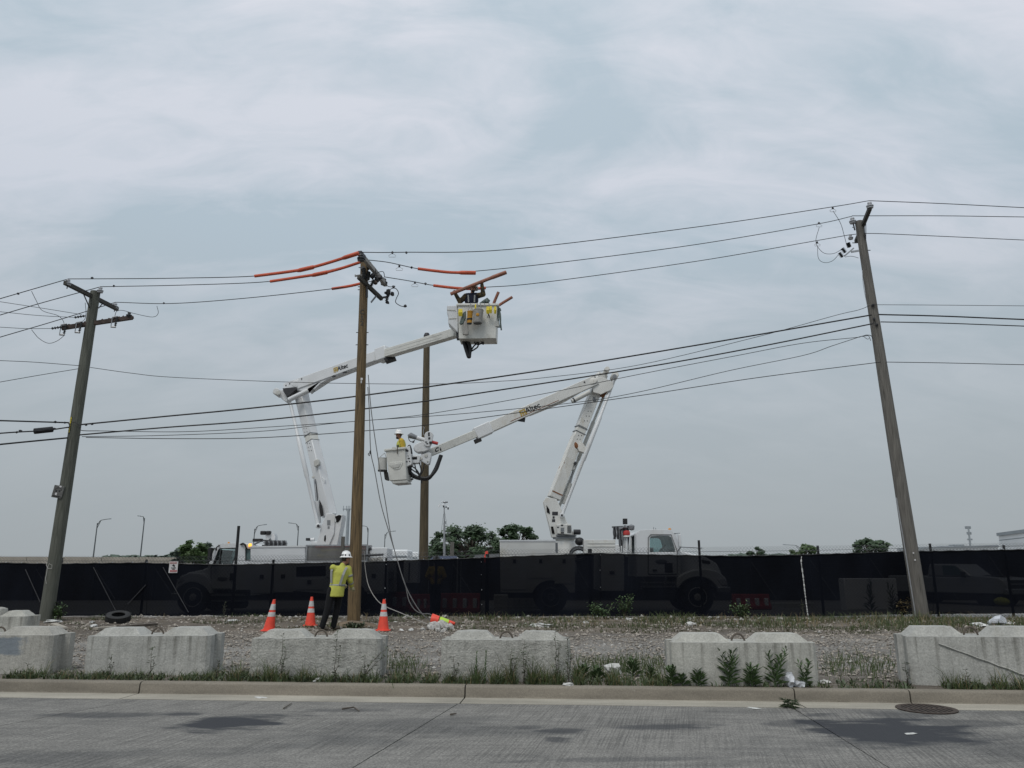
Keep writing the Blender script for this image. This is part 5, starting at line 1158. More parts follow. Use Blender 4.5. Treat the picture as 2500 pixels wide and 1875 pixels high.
def shell(top, bot, th, name, m, parent, bevel=.02):
    """open-topped tapered bucket: outer and inner walls, floor and a rim"""
    top = [Vector(p) for p in top]; bot = [Vector(p) for p in bot]; ct = sum(top, Vector()) / 4; cb = sum(bot, Vector()) / 4; it = [p + (ct - p).normalized() * th * 1.4 for p in top]; ib = [p + (cb - p).normalized() * th * 1.4 + Vector((0, 0, th)) for p in bot]
    mb = MB(); q = bot + top + it + ib; fs = [(3, 2, 1, 0), (12, 13, 14, 15)]
    for i in range(4):
        j = (i + 1) % 4; fs += [(i, j, 4 + j, 4 + i), (4 + i, 4 + j, 8 + j, 8 + i), (8 + i, 8 + j, 12 + j, 12 + i)]
    mb.add(q, fs); o = mb.build(name, M[m], parent, bevel=bevel, segs=3)
    mb = MB(); loop = [p + (p - ct).normalized() * .02 for p in top]
    for i in range(4): mb.beam(loop[i], loop[(i + 1) % 4], .06, .07)
    mb.build('rim', M[m], o, bevel=.012); return o
nf = Vector((-.10, 0, 0)); dpt = Vector((.10, .62, 0))
T2 = [P(941, 1099, YB2), P(988, 1094, YB2)]; B2 = [P(951, 1174, YB2), P(993, 1171, YB2)]
bk = shell([T2[0], T2[1], T2[1] + dpt, T2[0] + dpt], [B2[0], B2[1], B2[1] + dpt, B2[0] + dpt], .05, 'bucket', 'fibre', TR)
mb = MB(); mb.plate([(951, 1136), (952, 1129), (982, 1126), (983, 1131), (976, 1145), (963, 1147)], YB2 - .018, .02); ft = mb.build('moulded_panel', M['fibre'], bk, bevel=.012); mb = MB(); mb.plate([(956, 1134), (978, 1131), (974, 1141), (960, 1143)], YB2 - .035, .02); mb.build('step_recess', M['liner'], ft, bevel=.008)
mb = MB(); mb.prism([B2[0] + Vector((.05, .02, 0)), B2[1] + Vector((-.0, .02, 0)), B2[1] + dpt + Vector((-.05, -.05, 0)), B2[0] + dpt + Vector((.05, -.05, 0))], (0.05, 0, -.10)); mb.build('bottom_skid', M['liner'], bk, bevel=.02)
mb = MB(); mb.prism([P(988, 1093, YB2 + .1), P(1000, 1088, YB2 + .1), P(1006, 1128, YB2 + .1), P(1004, 1134, YB2 + .1), P(992, 1140, YB2 + .1)], (.02, .4, 0)); pb = mb.build('platform_bracket', M['paint'], TR, bevel=.012)
for x, y, w_, h_ in ((994, 1100, 7, 6), (996, 1113, 2, 3), (998, 1119, 6, 3), (993, 1127, 4, 4), (1000, 1126, 3, 3)):
    mb = MB(); mb.ell(P(x, y, YB2 + .09), (MP(w_ / 2, P(x, y, YB2)), .01, MP(h_ / 2, P(x, y, YB2))), 12, 6); mb.build('control_knob', M['dark'], pb)
mb = MB(); mb.box(P(962, 1095, YB2 - .04), (.11, .03, .10)); mb.build('rim_plate', M['fibre'], bk)
mb = MB(); mb.plate([(969, 1090), (971, 1090), (971, 1108), (969, 1109)], YB2 - .05, .01); mb.build('strap', M['stick'], bk)
def hosep(parent, l, Y, r, m='black', name='hydraulic_hose', Y1=None):
    mb = MB(); mb.tube(curve3([P(x, y, Y + (0 if Y1 is None else (Y1 - Y) * i / (len(l) - 1))) for i, (x, y) in enumerate(l)], 6), r, 8); return mb.build(name, M[m], parent)
for k in range(3): hosep(TR, [(1078 - k, 1111), (1072 - k, 1128), (1064 - 2 * k, 1148 + k), (1046, 1166 + k * 1.2), (1022, 1166 + k), (1004, 1156 + k * 1.5), (997, 1140)], YB2 + .35 + k * .08, .055)
for l in ([(999, 1140), (1008, 1148), (1020, 1156), (1026, 1164)], [(1000, 1136), (1014, 1144), (1024, 1158), (1030, 1180)], [(1012, 1131), (1016, 1148), (1024, 1162)], [(1024, 1130), (1028, 1150), (1022, 1163)], [(1036, 1132), (1032, 1150), (1024, 1164)], [(1000, 1150), (1006, 1158), (1008, 1168)]): hosep(TR, l, YB2 + .3, .02)
mb = MB(); mb.lump(P(1006, 1170, YB2 + .3), .05, .2, (1.2, 1, .6)); mb.lump(P(998, 1146, YB2 + .3), .14, .2, (.8, .8, 1.5)); mb.build('hose_clamp', M['black'], TR)
hosep(TR, [(994, 1092), (1000, 1087), (1004, 1096), (1006, 1108)], YB2 + .2, .02)
# cab
CO = [(1556, 1408), (1556, 1302), (1562, 1294), (1600, 1292), (1640, 1293), (1652, 1304), (1664, 1346), (1664, 1408)]
CI = [(1588, 1348), (1588, 1314), (1592, 1309), (1610, 1308), (1634, 1308), (1641, 1312), (1650, 1340), (1650, 1348)]
for o_ in (.12, 2.06):
    mb = MB(); ringplate(mb, CO, CI, o_, .07); mb.build('cab_side', M['paint'], TR, bevel=.012)
mb = MB(); oplate(mb, [(1556, 1304), (1562, 1295), (1600, 1292.6), (1640, 1293.6), (1652, 1304), (1646, 1306), (1638, 1300), (1564, 1301), (1560, 1306)], .17, 1.92); mb.build('cab_roof', M['paint'], TR, bevel=.03)
mb = MB(); oplate(mb, [(1556.6, 1408), (1556.6, 1350), (1560, 1350), (1560, 1408)], .18, 1.9); oplate(mb, [(1556.6, 1350), (1556.6, 1303), (1560, 1303), (1560, 1350)], .18, .5); oplate(mb, [(1556.6, 1350), (1556.6, 1303), (1560, 1303), (1560, 1350)], 1.58, .5); mb.build('cab_back', M['paint'], TR)
mb = MB(); oplate(mb, [(1660, 1408), (1660, 1350), (1663, 1349), (1663, 1408)], .19, 1.87); oplate(mb, [(1560, 1404), (1660, 1404), (1660, 1408), (1560, 1408)], .19, 1.87); mb.build('firewall', M['dark'], TR)
for o_ in (.15, 2.09):
    mb = MB(); oplate(mb, [(1587, 1349), (1587, 1307), (1635, 1307), (1642, 1311), (1651, 1349)], o_, .012); mb.build('side_window', M['glass'], TR)
mb = MB(); mb.prism(off([(1649, 1305), (1662, 1347), (1663.5, 1347), (1651, 1305)], .2), (0, 1.85, 0)); mb.build('windscreen', M['glass'], TR)
mb = MB(); oplate(mb, [(1583, 1398), (1583, 1305), (1587, 1303), (1645, 1303), (1658, 1350), (1658, 1398)], .108, .02); 
dl = [P(x, y, YT) + Vector((0, .11, 0)) for x, y in ((1584, 1402), (1584, 1312), (1590, 1305), (1640, 1305), (1655, 1345), (1655, 1402), (1584, 1402))]; mb = MB(); mb.tube(dl, .012, 5); mb.build('door_seam', M['dark'], TR)
mb = MB(); mb.box(P(1600, 1392, YT) + Vector((0, .10, 0)), (.14, .03, .05)); mb.build('door_handle', M['dark'], TR)
mb = MB(); mb.ell(P(1616, 1371, YT) + Vector((0, .11, 0)), (.20, .012, .075), 24, 6); lg = mb.build('door_emblem', M['grey'], TR); 
mb = MB(); mb.box(P(1634, 1386, YT) + Vector((0, .11, 0)), (.26, .012, .30)); mb.build('door_panel', M['dark'], TR)
for o_ in (.35, 1.25):
    mb = MB(); oplate(mb, [(1592, 1404), (1590, 1370), (1592, 1336), (1600, 1336), (1602, 1368), (1622, 1372), (1622, 1404)], o_, .55); mb.build('seat', M['seat'], TR, bevel=.04)
mb = MB(); mb.lathe([(.20, -.012), (.215, 0), (.20, .012)], P(1624, 1340, YT) + Vector((0, .62, 0)), (-.75, 0, .65), 22); mb.tube([P(1624, 1342, YT) + Vector((0, .62, 0)), P(1646, 1362, YT) + Vector((0, .62, 0))], .03, 6); mb.build('steering_wheel', M['seat'], TR)
mb = MB(); oplate(mb, [(1640, 1362), (1646, 1346), (1660, 1342), (1660, 1404), (1640, 1404)], .2, 1.85); mb.build('dashboard', M['seat'], TR, bevel=.02)
HO = [(1664, 1342), (1690, 1348), (1730, 1358), (1760, 1374), (1773, 1396), (1777, 1420), (1778, 1436), (1757, 1436)] + arc(1705, 1464, 55, 30, 150, 12) + [(1652, 1436), (1655, 1408), (1664, 1408)]
mb = MB(); oplate(mb, [(1664, 1343), (1690, 1349), (1730, 1359), (1758, 1375), (1770, 1398), (1773, 1430), (1664, 1430)], .42, 1.40); mb.build('hood', M['paint'], TR, bevel=.05)
FE = [(1668, 1400), (1690, 1392), (1720, 1388), (1752, 1394), (1772, 1410), (1777, 1424), (1777, 1436), (1757, 1436)] + arc(1705, 1464, 55, 30, 150, 12) + [(1652, 1436), (1655, 1410)]
for o_ in (.02, 1.75):
    mb = MB(); oplate(mb, FE, o_, .48); mb.build('fender', M['paint'], TR, bevel=.04)
for o_ in (.0, 1.95):
    mb = MB(); oplate(mb, [(1750, 1414), (1768, 1410), (1776, 1422), (1774, 1430), (1762, 1430)], o_, .30); mb.build('headlight', M['head'], TR, bevel=.02)
mb = MB(); oplate(mb, [(1752, 1433), (1783, 1433), (1783, 1447), (1752, 1447)], -.02, 2.34); mb.build('bumper', M['galv'], TR, bevel=.03)
mb = MB(); oplate(mb, [(1720, 1366), (1742, 1370), (1741, 1377), (1722, 1375)], .405, .02); mb.build('hood_vent', M['dark'], TR)
mb = MB(); mb.tube([P(1646, 1303, YT) + Vector((0, .0, 0)), P(1656, 1302, YT) + Vector((0, -.18, 0)), P(1658, 1338, YT) + Vector((0, -.18, 0)), P(1656, 1345, YT) + Vector((0, .08, 0))], .018, 6); mr = mb.build('mirror_arm', M['grey'], TR); mb = MB(); mb.box(P(1656, 1320, YT) + Vector((0, -.19, 0)), (.08, .18, .42)); mb.build('mirror', M['paint'], mr, bevel=.02)
mb = MB(); oplate(mb, [(1568, 1420), (1650, 1420), (1650, 1424), (1568, 1424)], .0, .35); oplate(mb, [(1568, 1430), (1650, 1430), (1650, 1434), (1568, 1434)], .0, .35); mb.build('step', M['galv'], TR); mb = MB(); oplate(mb, [(1566, 1436), (1652, 1436), (1652, 1466), (1566, 1466)], .05, .55); mb.build('fuel_tank', M['dark'], TR, bevel=.05)
mb = MB(); mb.lathe([(.05, 0), (.05, .06), (.03, .08)], P(1641, 1294, YT) + Vector((0, .4, 0)), n=12); mb.build('roof_marker', M['amberlens'], TR); mb = MB(); mb.tube([P(1609, 1293, YT) + Vector((0, 1, 0)), P(1609, 1283, YT) + Vector((0, 1, 0))], .008, 5); mb.tube([P(1614, 1293, YT) + Vector((0, 1, 0)), P(1614, 1285, YT) + Vector((0, 1, 0))], .008, 5); mb.build('antenna', M['dark'], TR)
mb = MB(); mb.tube([P(1664, 1330, YT) + Vector((0, 2.3, 0)), P(1700, 1331, YT) + Vector((0, 2.3, 0)), P(1756, 1334, YT) + Vector((0, 2.3, 0))], .02, 6); mb.build('far_mirror_rail', M['grey'], TR)
wheel(TR, 1705, 1465, .06); wheel(TR, 1705, 1465, 2.05); wheel(TR, 1345, 1467, .06, dual=True, steel='grey'); wheel(TR, 1345, 1467, 1.80, dual=True, steel='grey')
# light post, slings, coil on deck
mb = MB(); mb.tube([P(1530, 1360, YT + .5), P(1529, 1296, YT + .5)], .05, 10); mb.build('light_post', M['paint'], TR)
mb = MB(); mb.box(P(1526, 1273, YT + .5), (.15, .10, .19)); mb.build('work_light', M['black'], TR, bevel=.01); mb = MB(); mb.lump(P(1526, 1286, YT + .5), .09, .2, (1.3, 1, .7)); mb.lump(P(1541, 1288, YT + .6), .16, .3, (1, .8, .9)); mb.lump(P(1512, 1290, YT + .6), .11, .3, (1.8, .8, .6)); mb.build('light_bracket', M['grey'], TR)
mb = MB(); mb.lathe([(.11, 0), (.12, .05), (.10, .13), (.03, .15)], P(1530, 1306, YT + .45), n=16); mb.build('red_beacon', M['red'], TR); mb = MB(); mb.lathe([(.12, 0), (.09, .06), (.03, .07)], P(1530, 1308, YT + .45) - Vector((0, 0, .04)), n=16); mb.build('beacon_base', M['liner'], TR)
mb = MB(); mb.beam(P(1494, 1287, YT + .6), P(1538, 1285, YT + .6), .06, .05); mb.build('sling_rack', M['dark'], TR)
rn = random.Random(6)
for k in range(15):
    x = 1496 + k * 2.6 + rn.uniform(-.8, .8); y1 = 1316 if k < 5 else rn.uniform(1330, 1350); mb = MB()
    mb.tube(curve3([P(x, 1286, YT + .55), P(x + rn.uniform(-1, 3), lerp(1286, y1, .5), YT + .5), P(x + rn.uniform(-1, 4), y1, YT + .52), P(x + 3, lerp(1286, y1, .5), YT + .58), P(x + 1.5, 1286, YT + .6)], 4), .016, 5); mb.build('hanging_sling', M['dark' if k % 3 else 'grey'], TR)
for k in range(6):
    mb = MB(); c = P(1413, 1352, YT + .3) + Vector((0, .03 * k, -.03 * (k % 3))); rr = .30 - .03 * (k % 4); mb.tube([c + Vector((math.cos(t) * rr, 0, math.sin(t) * rr * .8)) for t in [2 * math.pi * i / 20 for i in range(21)]], .022, 6); mb.build('cable_coil', M['grey' if k % 2 else 'dark'], TR)
mb = MB(); mb.ell(P(1415, 1322, YT + .6), (.16, .16, .14), 16, 8); mb.build('black_drum', M['black'], TR); mb = MB(); mb.box(P(1358, 1338, YT + .2), (.10, .2, .35)); mb.build('outrigger_control', M['grey'], TR)
# ===== left truck, faces left
TL = thing('bucket_truck', 'clean white bucket truck with raised boom, amber light lit, cab facing left', 'bucket truck', Vector((P(680, 1509, YT).x, YT + 1.2, .25)), 'white bucket trucks behind the fence')
mb = MB(); 
for o_ in (.75, 1.55): oplate(mb, [(440, 1448), (935, 1448), (935, 1464), (440, 1464)], o_, .1)
mb.build('chassis', M['dark'], TL)
# cab with door window and rear quarter window
C1 = [(505, 1440), (505, 1380), (520, 1340), (530, 1328), (560, 1326), (584, 1326), (584, 1380), (584, 1440)]
I1 = [(517, 1378), (519, 1374), (531, 1342), (535, 1339), (555, 1337.5), (572, 1337.5), (571, 1360), (563, 1378)]
C2 = [(584, 1440), (584, 1380), (584, 1326), (592, 1326), (606, 1329), (614, 1336), (614, 1380), (614, 1440)]
I2 = [(597, 1366), (597, 1350), (598, 1341), (600, 1339), (606, 1339), (611, 1341), (611, 1355), (611, 1366)]
for o_ in (.12, 2.06):
    mb = MB(); ringplate(mb, C1, I1, o_, .07); mb.build('cab_side', M['paint'], TL); mb = MB(); ringplate(mb, C2, I2, o_, .07); mb.build('cab_rear_side', M['paint'], TL)
    mb = MB(); oplate(mb, [(516, 1379), (531, 1341), (535, 1338), (573, 1337), (571, 1361), (563, 1379)], o_ + .03, .012); mb.build('side_window', M['glass'], TL); mb = MB(); oplate(mb, [(596, 1367), (597, 1339), (611, 1339), (611.5, 1367)], o_ + .03, .012); mb.build('rear_window', M['window'], TL)
fr_ = MB(); fr_.tube([P(x, y, YT) + Vector((0, .115, 0)) for x, y in ((517, 1378), (531, 1342), (535, 1339), (572, 1337.5), (571, 1360), (563, 1378), (517, 1378))], .018, 6); fr_.tube([P(x, y, YT) + Vector((0, .115, 0)) for x, y in ((537, 1339), (532, 1378))], .018, 6); fr_.build('window_frame', M['black'], TL)
fr_ = MB(); fr_.tube([P(x, y, YT) + Vector((0, .115, 0)) for x, y in ((597, 1367), (597, 1340), (611, 1340), (611, 1367), (597, 1367))], .018, 6); fr_.build('window_frame', M['black'], TL)
mb = MB(); oplate(mb, [(524, 1338), (531, 1328), (560, 1325.4), (592, 1325.4), (607, 1328.6), (614, 1337), (610, 1338), (604, 1333), (560, 1331), (533, 1333), (528, 1339)], .17, 1.92); mb.build('cab_roof', M['paint'], TL, bevel=.03)
mb = MB(); oplate(mb, [(611, 1440), (611, 1337), (613.5, 1337), (613.5, 1440)], .19, 1.87); mb.build('cab_back', M['paint'], TL)
mb = MB(); oplate(mb, [(506, 1440), (506, 1384), (510, 1382), (510, 1440)], .19, 1.87); oplate(mb, [(510, 1436), (610, 1436), (610, 1440), (510, 1440)], .19, 1.87); mb.build('firewall', M['dark'], TL)
mb = MB(); mb.prism(off([(507, 1381), (522, 1341), (523.5, 1341), (508.5, 1381)], .2), (0, 1.85, 0)); mb.build('windscreen', M['glass'], TL)
for o_ in (.35, 1.25):
    mb = MB(); oplate(mb, [(556, 1436), (556, 1402), (574, 1398), (577, 1362), (585, 1362), (586, 1436)], o_, .55); mb.build('seat', M['seat'], TL, bevel=.04)
mb = MB(); oplate(mb, [(510, 1436), (510, 1381), (522, 1377), (527, 1384), (527, 1436)], .2, 1.85); mb.build('dashboard', M['seat'], TL, bevel=.02)
mb = MB(); mb.lathe([(.20, -.012), (.215, 0), (.20, .012)], P(540, 1372, YT) + Vector((0, .62, 0)), (.75, 0, .65), 22); mb.build('steering_wheel', M['seat'], TL)
mb = MB(); mb.tube([P(x, y, YT) + Vector((0, .11, 0)) for x, y in ((512, 1438), (512, 1385), (516, 1379), (566, 1379), (572, 1390), (572, 1438), (512, 1438))], .010, 5); mb.build('door_seam', M['dark'], TL)
mb = MB(); mb.ell(P(540, 1413, YT) + Vector((0, .11, 0)), (.17, .012, .075), 24, 6); mb.build('door_emblem', M['grey'], TL); mb = MB(); mb.box(P(563, 1408, YT) + Vector((0, .10, 0)), (.12, .03, .22)); mb.build('door_handle', M['dark'], TL)
mb = MB(); oplate(mb, [(506, 1381), (480, 1391), (445, 1398), (432, 1412), (428, 1436), (506, 1436)], .42, 1.40); mb.build('hood', M['paint'], TL, bevel=.05)
FE = [(505, 1408), (488, 1400), (462, 1398), (440, 1406), (430, 1422), (427, 1440), (421, 1448)] + [(x, y) for x, y in arc(468, 1468, 46, 155, 22, 12)] + [(518, 1448), (514, 1420)]
for o_ in (.02, 1.75):
    mb = MB(); oplate(mb, FE[::-1], o_, .48); mb.build('fender', M['paint'], TL, bevel=.03); mb = MB(); oplate(mb, [(431, 1414), (447, 1408), (450, 1416), (434, 1424)], o_ - .02, .25); mb.build('headlight', M['head'], TL)
mb = MB(); oplate(mb, [(418, 1448), (436, 1448), (436, 1466), (418, 1466)], -.02, 2.34); mb.build('bumper', M['galv'], TL, bevel=.03)
mb = MB(); mb.tube([P(523, 1340, YT) + Vector((0, .1, 0)), P(514, 1338, YT) + Vector((0, -.15, 0)), P(513, 1376, YT) + Vector((0, -.15, 0)), P(520, 1380, YT) + Vector((0, .1, 0))], .02, 6); mr = mb.build('mirror_arm', M['black'], TL); mb = MB(); mb.box(P(517.5, 1353, YT) + Vector((0, -.16, 0)), (.10, .18, .42)); mb.build('mirror', M['black'], mr, bevel=.02)
mb = MB(); mb.tube([P(533, 1331, YT) + Vector((0, .1, 0)), P(528, 1337, YT) + Vector((0, .0, 0)), P(527, 1344, YT) + Vector((0, .05, 0))], .022, 6); mb.build('visor', M['black'], TL)
mb = MB(); mb.lathe([(.055, 0), (.055, .03), (.046, .09), (.015, .10)], P(608, 1334, YT) + Vector((0, .10, 0)), n=16); mb.build('amber_beacon', M['beacon'], TL)
mb = MB(); mb.lathe([(.04, 0), (.03, .05)], P(545, 1326, YT) + Vector((0, .5, 0)), n=10); mb.build('roof_marker', M['amberlens'], TL)
mb = MB(); mb.tube(curve3([P(585, 1329, YT) + Vector((0, .1, 0)), P(592, 1327, YT) + Vector((0, .05, 0)), P(598, 1331, YT) + Vector((0, .03, 0)), P(600, 1340, YT) + Vector((0, .08, 0))]), .03, 8); mb.build('air_duct', M['black'], TL)
mb = MB(); oplate(mb, [(515, 1450), (598, 1450), (598, 1455), (515, 1455)], .0, .3); oplate(mb, [(515, 1465), (598, 1465), (598, 1469), (515, 1469)], .0, .3); mb.build('step', M['galv'], TL); mb = MB(); oplate(mb, [(520, 1470), (596, 1470), (590, 1486), (520, 1486)], .05, .5); mb.build('fuel_tank', M['dark'], TL, bevel=.05)
# service body
BD = [(612, 1372), (942, 1372), (942, 1448)] + arc(853, 1468, 48, 22, 158) + [(800, 1450), (720, 1442), (612, 1454)]
for o_ in (-.02, 1.85):
    mb = MB(); oplate(mb, BD, o_, .55); mb.build('utility_body', M['paint'], TL)
mb = MB(); oplate(mb, [(616, 1396), (940, 1396), (940, 1414), (616, 1414)], .53, 1.32); mb.build('deck', M['grey'], TL)
for o_ in (-.02, 1.85):
    mb = MB(); oplate(mb, [(612, 1336), (744, 1334), (747, 1371.5), (612, 1371.5)], o_, .52); mb.build('side_box', M['paint'], TL, bevel=.012)
mb = MB(); oplate(mb, [(612, 1333.5), (747, 1332), (747, 1336), (612, 1337)], -.04, .56); mb.build('box_lid', M['paint'], TL)
for x0, x1, y0, y1 in ((618, 662, 1378, 1448), (668, 716, 1378, 1446), (722, 790, 1412, 1440), (796, 838, 1378, 1410), (890, 936, 1378, 1444)):
    mb = MB(); oplate(mb, [(x0, y0), (x1, y0), (x1, y1), (x0, y1)], -.036, .014); dr = mb.build('locker_door', M['paint'], TL, bevel=.01); mb = MB(); mb.box(P((x0 + x1) / 2, (y0 + y1) / 2 - 5, YT) + Vector((0, -.05, 0)), (.13, .02, .12)); mb.build('latch', M['dark'], dr)
mb = MB(); oplate(mb, [(724, 1384), (840, 1380), (840, 1404), (724, 1408)], -.03, .015); mb.build('open_bay', M['hole'], TL)
# material cage on the deck
for x in (748, 896):
    for o_ in (.0, .75):
        mb = MB(); mb.box((P(x, 1352, YT) + Vector((0, o_, 0))), (.05, .05, MP(42, P(x, 1352, YT)))); mb.build('cage_post', M['galv'], TL)
for y in (1332, 1371):
    for o_ in (.0, .75):
        mb = MB(); mb.beam(P(747, y, YT) + Vector((0, o_, 0)), P(897, y - 1, YT) + Vector((0, o_, 0)), .04, .05); mb.build('cage_rail', M['galv'], TL)
mb = MB(); oplate(mb, [(749, 1334), (895, 1333), (895, 1370), (749, 1370)], .0, .006); mb.build('mesh_panel', M['cage'], TL); mb = MB(); oplate(mb, [(895.5, 1333), (896.5, 1333), (896.5, 1370), (895.5, 1370)], .02, .72); mb.build('mesh_end', M['cage'], TL)
mb = MB(); oplate(mb, [(749, 1340), (895, 1338), (895, 1371), (749, 1371)], .55, .02); mb.build('cage_back', M['grey'], TL)
for i, (y0, y1, x0, x1, m_, r_) in enumerate(((1337, 1334, 770, 890, 'red', .05), (1345, 1338, 785, 870, 'yellow', .07), (1352, 1350, 800, 890, 'red', .05), (1358, 1357, 775, 880, 'yellow', .06), (1365, 1364, 780, 890, 'orange_dull', .05), (1341, 1340, 845, 893, 'red', .06))):
    mb = MB(); mb.tube([P(x0, y0, YT + .2 + .05 * i), P(x1, y1, YT + .2 + .05 * i)], r_, 8); mb.build('stored_stick', M[m_], TL)
mb = MB(); oplate(mb, [(898, 1337), (935, 1336), (942, 1337), (942, 1371), (898, 1371)], .3, 1.2); tbx = mb.build('tail_box', M['paint'], TL, bevel=.02); mb = MB(); mb.box(P(904, 1340, YT + .29), (.09, .03, .06)); mb.build('latch', M['dark'], tbx)
mb = MB(); mb.tube([P(885, 1356, YT - .1), P(936, 1354, YT - .1)], .035, 8); mb.build('tail_bar', M['dark'], TL)
mb = MB(); rn = random.Random(3)
for k in range(6): mb.lump(P(898 + 6 * k, 1366 + rn.uniform(-2, 2), YT + .2), .10, .35, (1.2, .8, .7), 1, rn)
mb.build('tarp_bundle', M['canvas'], TL, smooth=False)
wheel(TL, 468, 1470, .05); wheel(TL, 468, 1470, 2.05); wheel(TL, 853, 1470, .06, dual=True, steel='grey'); wheel(TL, 853, 1470, 1.80, dual=True, steel='grey')
# rack behind the cab
mb = MB(); oplate(mb, [(637, 1334), (637, 1304), (641, 1301), (658, 1301), (660, 1306), (660, 1334), (656, 1334), (656, 1318), (648, 1312), (643, 1318), (642, 1334)], .5, .3); mb.build('light_frame', M['paint'], TL)
for x, w_ in ((643, 13), (656, 11)):
    mb = MB(); mb.box(P(x, 1301, YT + .5), (MP(w_, P(x, 1301, YT)), .18, .13)); mb.build('work_light', M['black'], TL, bevel=.03)
mb = MB(); mb.beam(P(619, 1319, YT + .6), P(640, 1319, YT + .6), .2, .10); mb.build('light_bar', M['black'], TL); mb = MB(); mb.beam(P(619, 1330, YT + .3), P(640, 1319, YT + .6), .04, .05); mb.build('strut', M['grey'], TL)
mb = MB(); mb.beam(P(640, 1319, YT + .5), P(700, 1325, YT + .5), .06, .05); mb.beam(P(640, 1332, YT + .5), P(700, 1333, YT + .5), .06, .04); mb.build('sling_rack', M['dark'], TL)
for k in range(16):
    x = 645 + k * 3.5; mb = MB(); mb.tube(curve3([P(x, 1320, YT + .5), P(x + 2, 1325 + rn.uniform(-1, 2), YT + .45), P(x + 1, 1333, YT + .5), P(x + 3, 1326, YT + .55)], 4), .022, 5); mb.lump(P(x, 1324, YT + .48), .035, .3); mb.build('hanging_shackle', M['dark' if k % 3 else 'grey'], TL)
# turret
c = P(788, 1372, YT + 1.2); mb = MB(); top = P(788, 1330, YT + 1.2).z; mb.lathe([(.38, 0), (.38, top - c.z - .05), (.42, top - c.z)], c, n=28); mb.build('pedestal', M['paint'], TL)
mb = MB(); oplate(mb, [(743, 1331), (743, 1320), (764, 1320), (766, 1331)], .8, .5); mb.build('turret_box', M['paint'], TL, bevel=.02); mb = MB(); mb.box(P(753, 1317, YT + 1.0), (.13, .2, .09)); mb.build('valve', M['dark'], TL); mb = MB(); mb.tube([P(758, 1318, YT + 1.0), P(768, 1317, YT + 1.0)], .06, 8); mb.build('canister', M['paint'], TL)
e = Vector((.80, -.60, 0)); TC = P(790, 1300, YT + 1.25)
for o_ in (.75, 1.35):
    mb = MB(); oplate(mb, [(757, 1331), (766, 1300), (772, 1278), (784, 1250), (796, 1249), (806, 1254), (803, 1300), (790, 1331)], o_, .07); mb.build('turret_plate', M['paint'], TL, bevel=.012)
mb = MB(); mb.prism(off([(786, 1331), (806, 1254), (823, 1252), (823, 1262), (810, 1331)], .80), (0, .60, 0)); mb.build('turret_web', M['paint'], TL, bevel=.012)
mb = MB(); oplate(mb, [(806, 1257), (815, 1253), (821, 1255), (818, 1266), (812, 1272), (804, 1270)], .785, .012); oplate(mb, [(779, 1306), (782, 1304), (783, 1312), (781, 1321), (778, 1318)], .738, .012); mb.build('access_hole', M['hole'], TL); mb = MB(); oplate(mb, [(803, 1263), (807, 1262), (808, 1270), (803, 1272)], .775, .012); mb.build('hole_light', M['far_white'], TL)
for x, y, w_, h_ in ((790, 1273, 8, 13), (789.5, 1285, 5, 6)):
    mb = MB(); oplate(mb, [(x - w_ / 2, y - h_ / 2), (x + w_ / 2, y - h_ / 2), (x + w_ / 2, y + h_ / 2), (x - w_ / 2, y + h_ / 2)], .742, .006); mb.build('decal', M['grey'], TL)
lug(TL, P(777, 1284, YT + .72), .085, 'paint', L=.06); lug(TL, P(777, 1284, YT + .66), .05, 'dark', L=.012)
# lower boom, leaning left and away
p0, p1 = P(804, 1254, YT + 1.15), P(737, 968, YT + 1.95); d = (p1 - p0).normalized(); sd2 = d.cross(e).normalized(); sd2 = sd2 if sd2.y < 0 else -sd2
mb = MB(); mb.beam(p0.lerp(p1, -.02), p0.lerp(p1, .60), .36, .40, .36, .36, up=e); mb.build('lower_boom', M['paint'], TL, bevel=.03)
mb = MB(); mb.beam(p0.lerp(p1, .60), p0.lerp(p1, .655), .34, .34, up=e); mb.build('boom_insulator', M['fibre'], TL, bevel=.02)
mb = MB(); mb.beam(p0.lerp(p1, .655), p0.lerp(p1, 1.04), .36, .36, .38, .40, up=e); mb.build('lower_boom_top', M['paint'], TL, bevel=.03)
for u in (.60, .655):
    mb = MB(); mb.beam(p0.lerp(p1, u - .002), p0.lerp(p1, u + .002), .366, .366, up=e); mb.build('seam', M['grey'], TL)
for u in (.52, .55, .58, .68, .71, .74):
    for s_ in (-.08, .05):
        mb = MB(); mb.lathe([(.016, 0), (.014, .012)], p0.lerp(p1, u) + sd2 * .18 + e * s_, sd2, 8); mb.build('rivet', M['dark'], TL)
linkpx(TL, (777, 1284), (709, 985), .8, 1.5, .06, .08, 'paint'); link(TL, [P(778, 1276, YT + 1.1), P(773, 1224, YT + 1.15)], .085, 'paint', 'lift_cylinder'); link(TL, [P(773, 1224, YT + 1.15), P(768, 1170, YT + 1.3)], .035, 'galv', 'cylinder_rod'); link(TL, [P(775.5, 1224, YT + 1.15), P(770.5, 1170, YT + 1.3)], .02, 'dark', 'hydraulic_line')
mb = MB(); oplate(mb, [(760, 1160), (766, 1153), (774, 1162), (774, 1172), (764, 1171)], 1.15, .25); mb.build('cylinder_lug', M['paint'], TL, bevel=.02); lug(TL, P(765, 1165, YT + 1.13), .05, 'liner', L=.02)
mb = MB(); oplate(mb, [(745, 1115), (755, 1108), (760, 1116), (760, 1124), (750, 1130), (747, 1128)], 1.1, .35); mb.build('tube_bracket', M['liner'], TL, bevel=.03)
mb = MB(); mb.plate([(780, 1220), (787, 1235), (790, 1258), (783, 1262), (779, 1240)], YT + .95, .02); mb.build('hose_cover', M['black'], TL)
